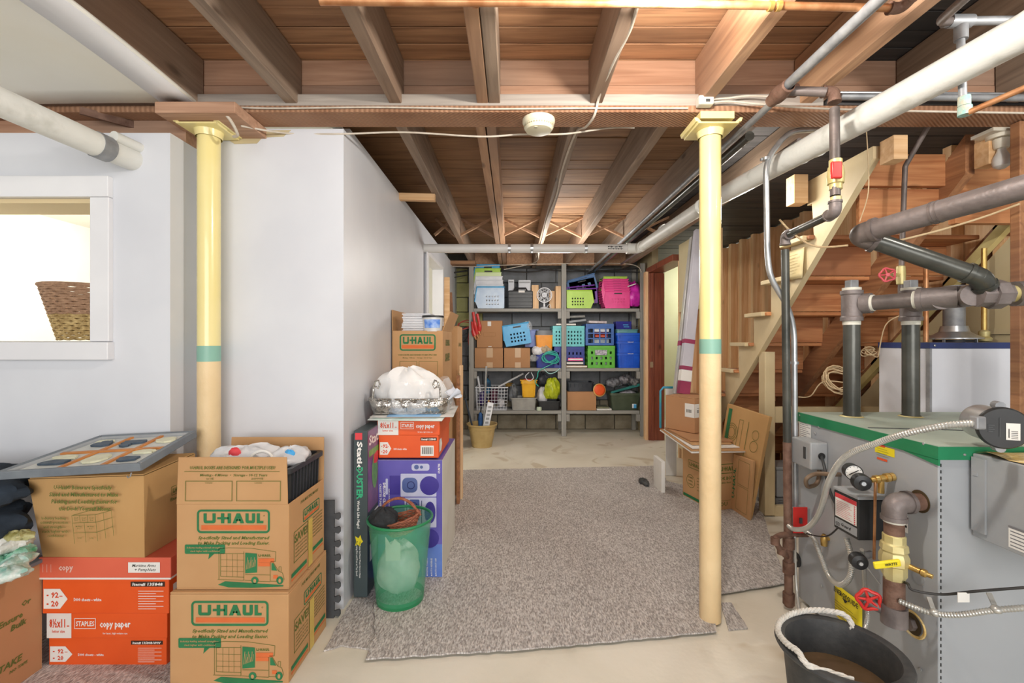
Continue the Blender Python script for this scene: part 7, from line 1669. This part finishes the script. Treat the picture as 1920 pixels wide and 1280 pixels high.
tote('low black tray under the chartreuse bag', 1008, 752, 1052, 769, 5.80, .30, zb, BLACK, .008, 'black_tray', 'tray', None, 0, .012)
tag(MB().lathe([(0, 0), (.03, 0), (.034, .02), (.03, .045), (0, .048)], (S(1011, 760, 5.77).x, 5.785, zb), 14).build('small_tub', P_('pale_green_lid', 'c8d8c0'), None), 'tiny pale green tub at the shelf edge', 'tub')
# ---- bottom right bay
t, w, h, d = plain(1064, 734, 1118, 768, 5.79, .30, zb, 'open plain carton at the left of the right bottom bay', CARDB, False)
tote('black tray lying on the plain carton in the bottom bay', 1063, 717, 1114, 731, 5.80, .30, S(0, 734, 5.8).z+.003, P_('charcoal_tray', '3a3f46', '2f343b'), .006, 'black_tray', 'tray', None, 6, .01)
rd = thing('orange_float', 'round orange padded disc leaning beside the carton', 'disc', tuple(S(1124, 731, 5.78))); ax_ = V((.15, -1, .15)).normalized()
MB().lathe([(0, .012), (.05, .015), (.068, .008), (.074, 0), (.068, -.012), (0, -.015)], (0, 0, 0), 24, ax_).build('pad', P_('orange_red_foam', 'f0602c', 'e8541f', rough=.5), rd); MB().lathe([(.072, .008), (.084, .0), (.076, -.012)], (0, 0, 0), 24, ax_).build('rim', P_('tan_rim', 'd8a860'), rd)
t, w, h = tote('dark green tote at the right of the bottom shelf', 1143, 737, 1205, 765, 5.79, .32, zb, DGT, .020, 'green_tote', 'tote', None, 0, .03)
p = Print((w*.18, -.148, .03), (1, 0, 0), (0, 0, 1), .012); p.rect(0, 0, .055, .055); p.build('sticker', WHT, t)
p = Print((w*.18, -.148, .03), (1, 0, 0), (0, 0, 1), .013); p.rect(.02, 0, .055, .05); p.build('sticker_print', LB, t)
tag(MB().hexa([S(1145, 738, 5.85), S(1207, 722, 5.85), S(1207, 722, 6.1), S(1145, 738, 6.1)], [S(1145, 734, 5.85), S(1207, 716, 5.85), S(1207, 716, 6.1), S(1145, 734, 6.1)]).build('tote_cover', TEAL, None, bevel=.004), 'teal cover lying crooked on the dark green tote', 'lid')
for i, (px, py, lab, m) in enumerate(((1150, 718, 'grey foil packets heaped left above the teal lid', '7f8086'), (1172, 712, 'grey foil packets heaped in the middle above the teal lid', '8c8a90'), (1192, 716, 'grey foil packets heaped right above the teal lid', '8a8884'), (1176, 736, 'crumpled white cloth at the dark green tote rim', 'b8b4ba'))):
    q = S(px, py, 5.93); crumple('foil_heap', tuple(q), .10, .08, .065 if i < 3 else .03, mat('foil_%d' % i, m, '4a4b50' if i < 3 else '9a96a0', rough=.3, scale=35, bump=.9, bscale=40), lab, 'packets', 100+i, .3, 22, 14)
for i, (px0, px1, z, m, lab) in enumerate(((1119, 1147, zb, PAPER, 'white papers flat between carton and green tote'), (1120, 1142, zb+.022, P_('olive_book', '7d7f66', '66684f'), 'olive book lying on the white papers'))):
    q0, q1 = S(px0, 760, 5.8), S(px1, 760, 5.8); tag(MB().bx(q0.x, 5.80, z+.0005, q1.x, 6.0, z+.021).build('flat_papers', m, None, bevel=.002), lab, 'papers')
# ---- floor pot with tools
pt = thing('flower_pot', 'tan plastic pot of tools on the floor before the shelves', 'pot', (-.345, 5.20, .001))
MB().lathe([(0, 0), (.115, 0), (.15, .20), (.157, .205), (.160, .235), (.176, .245), (.178, .262), (.165, .262), (.15, .21), (.11, .01), (0, .01)], n=40).build('pot_wall', P_('tan_pot', 'c2a974', 'b69c66', rough=.45), pt)
def stick(nm, a, b_, r, m, lab, parts=None): return tag(MB().tube([a, b_], r, 8).build(nm, m, None), lab, 'tool', 'tools in the tan pot')
um2 = thing('folded_umbrella', 'blue folded umbrella standing in the tan pot', 'umbrella', (-.36, 5.18, .03))
MB().lathe([(0, 0), (.012, .02), (.03, .28), (.022, .34), (.012, .36)], (0, 0, 0), 12).build('canopy', P_('umbrella_cloth', '2a5f9a', '1f4678', rough=.6), um2); MB().cyl((0, 0, .36), (.01, 0, .42), .008, 8).build('handle', BLACK, um2)
cane = thing('black_crutch', 'dark bent handle tool leaning left out of the pot', 'tool', (-.38, 5.2, .05), 0, 'tools in the tan pot')
MB().tube([(-.03, 0, 0), (-.16, -.02, .52)], .011, 8).build('shaft', P_('slate_tube', '48525e', '3a444f'), cane)
MB().tube(smooth_path([(-.16, -.02, .50), (-.19, -.02, .60), (-.24, -.02, .57), (-.25, -.02, .50)], 6), .017, 8).build('grip', BLACK, cane)
stick('grey_rod', (-.33, 5.16, .03), (-.29, 5.14, .92), .011, GALV, 'thin grey rod standing upright in the tan pot')
stick('brass_hook', (-.31, 5.24, .05), (-.27, 5.26, .52), .009, P_('pale_wood_rod', 'c89a58'), 'pale wooden rod in the tan pot')
ps = thing('power_strip', 'long white power strip standing in the tan pot', 'power strip', (-.28, 5.12, .05))
mb = MB().bar((-.05, 0, 0), (.04, .01, .46), .07, .03, V((0, 1, 0))); mb.build('strip_body', WHT, ps, bevel=.006)
for i in range(6): c = V((-.05, 0, 0)).lerp(V((.04, .01, .46)), .42+i*.095); MB().bx(c.x-.018, c.y-.020, c.z-.012, c.x+.018, c.y-.015, c.z+.012).build('outlet', LGREY, ps)
# ---- cables along the top of the back wall and joists
def wire(nm, pts, r, m, lab, n=6, cat='cable'): return tag(MB().tube(smooth_path(pts, n), r, 7).build(nm, m, None), lab, cat)
wire('black_cable', [W(830, 515, 5.9), W(900, 505, 5.9), W(985, 510, 5.9), W(1050, 503, 5.9), W(1110, 508, 5.9), W(1200, 503, 5.9)], .01, CABLEB, 'thick black cable sagging along the back wall top')
wire('black_cable', [W(840, 522, 5.95), W(960, 503, 5.95), W(1060, 508, 5.95), W(1205, 510, 5.95)], .007, CABLEB, 'second black cable just under the thick one at the back')
wire('pale_cable', [W(815, 485, 5.6), W(835, 497, 5.7), W(880, 500, 5.7), W(940, 497, 5.7), W(1060, 494, 5.7), W(1180, 495, 5.7), W(1203, 510, 5.7)], .005, CABLEW, 'pale cable running across the shelving top')
wire('pale_cable', [W(945, 505, 5.65), W(985, 497, 5.65), W(1006, 490, 5.2), W(1010, 478, 4.6), W(1008, 465, 4.2)], .005, CABLEW, 'pale cable curling up from the shelves to the pvc pipe')
# white cable stapled along joist down the middle
zj = 2.185
wire('joist_cable', [W(1196, 8, 1.33), W(1180, 60, 1.46), W(1150, 118, 1.62), W(1124, 180, 1.84), (.345, 1.90, 2.147), (.325, 2.0, 2.145), (.30, 2.15, 2.184), (.288, 2.6, 2.186), (.300, 3.1, 2.186), (.283, 3.7, 2.186), (.292, 4.4, 2.186), (.285, 5.3, 2.186)], .0055, CABLEW, 'white cable stapled along the joist under the ceiling')
wire('thin_wire', [W(452, 236, 1.9), W(540, 250, 2.03), W(640, 251, 2.03), W(760, 248, 2.06), W(900, 256, 2.06), W(975, 252, 2.05), W(1060, 251, 2.05), W(1140, 240, 2.05), W(1190, 239, 2.03)], .004, CABLEW, 'thin grey wire drooping along the beam underside')
wire('beam_wire', [W(372, 198, 1.875), W(420, 212, 1.83), W(445, 250, 1.86), W(438, 256, 1.9)], .006, CABLEW, 'dark wire crossing the packing block above the left column')
wire('lip_wire', [W(375, 197, 1.88), W(500, 203, 1.88), W(700, 201, 1.88), W(900, 204, 1.88), W(1100, 203, 1.88), W(1290, 203, 1.88)], .0035, CABLEW, 'thin wire lying along the beam front edge')
for i, (pts, lab) in enumerate((([W(1335, 186, 1.86), W(1365, 184, 1.86), W(1400, 180, 1.86), W(1440, 181, 1.85)], 'upper pale wire leaving the white junction clip'), ([W(1335, 192, 1.86), W(1370, 190, 1.86), W(1420, 195, 1.85), W(1530, 203, 1.85), W(1700, 208, 1.85), W(1925, 212, 1.85)], 'lower pale wire running right along the beam'))):
    wire('clip_wire', pts, .004, CABLEW, lab)
wire('hanging_string', [W(1621, 195, 2.0), W(1627, 290, 2.02), W(1628, 360, 2.05), W(1612, 415, 1.9)], .0022, CABLET, 'thin string hanging before the stair stringer', cat='string')
wire('loop_cable', [W(1462, 412, 2.3), W(1490, 440, 2.2), W(1530, 462, 2.1), W(1590, 460, 2.0)], .0045, CABLET, 'tan cable from the stringer to the big iron elbow')
wire('tan_cable', [W(1680, 452, 2.0), W(1760, 432, 2.0), W(1840, 408, 2.0), W(1912, 382, 1.9)], .0045, CABLET, 'tan cable strung to the wooden upright')
jc = thing('junction_clip', 'small white junction clip on the beam by the right column', 'clip', tuple(W(1322, 190, 1.86)))
MB().bx(-.032, -.02, -.02, .03, .02, .018).build('clip_body', P_('ivory_plastic', 'dcd9cf', 'cfccc0'), jc, bevel=.006); MB().bx(-.005, -.0215, -.012, .012, -.02, 0).build('clip_screw', DGREY, jc)
sd = thing('smoke_detector', 'round cream smoke detector on the beam', 'smoke detector', (.115, 1.955, 2.154))
SMK = P_('cream_plastic', 'ece6cc', 'e4ddc0', rough=.35)
MB().lathe([(0, 0), (.070, 0), (.070, -.012), (.066, -.020), (.060, -.024)], n=40).build('base_ring', SMK, sd); MB().lathe([(.060, -.022), (.062, -.036), (.055, -.046), (.035, -.050), (0, -.050)], n=40).build('cover', SMK, sd)
mb = MB()
for i in range(36):
    a = 2*math.pi*i/36; mb.bar((math.cos(a)*.0605, math.sin(a)*.0605, -.033), (math.cos(a)*.0625, math.sin(a)*.0625, -.028), .004, .006)
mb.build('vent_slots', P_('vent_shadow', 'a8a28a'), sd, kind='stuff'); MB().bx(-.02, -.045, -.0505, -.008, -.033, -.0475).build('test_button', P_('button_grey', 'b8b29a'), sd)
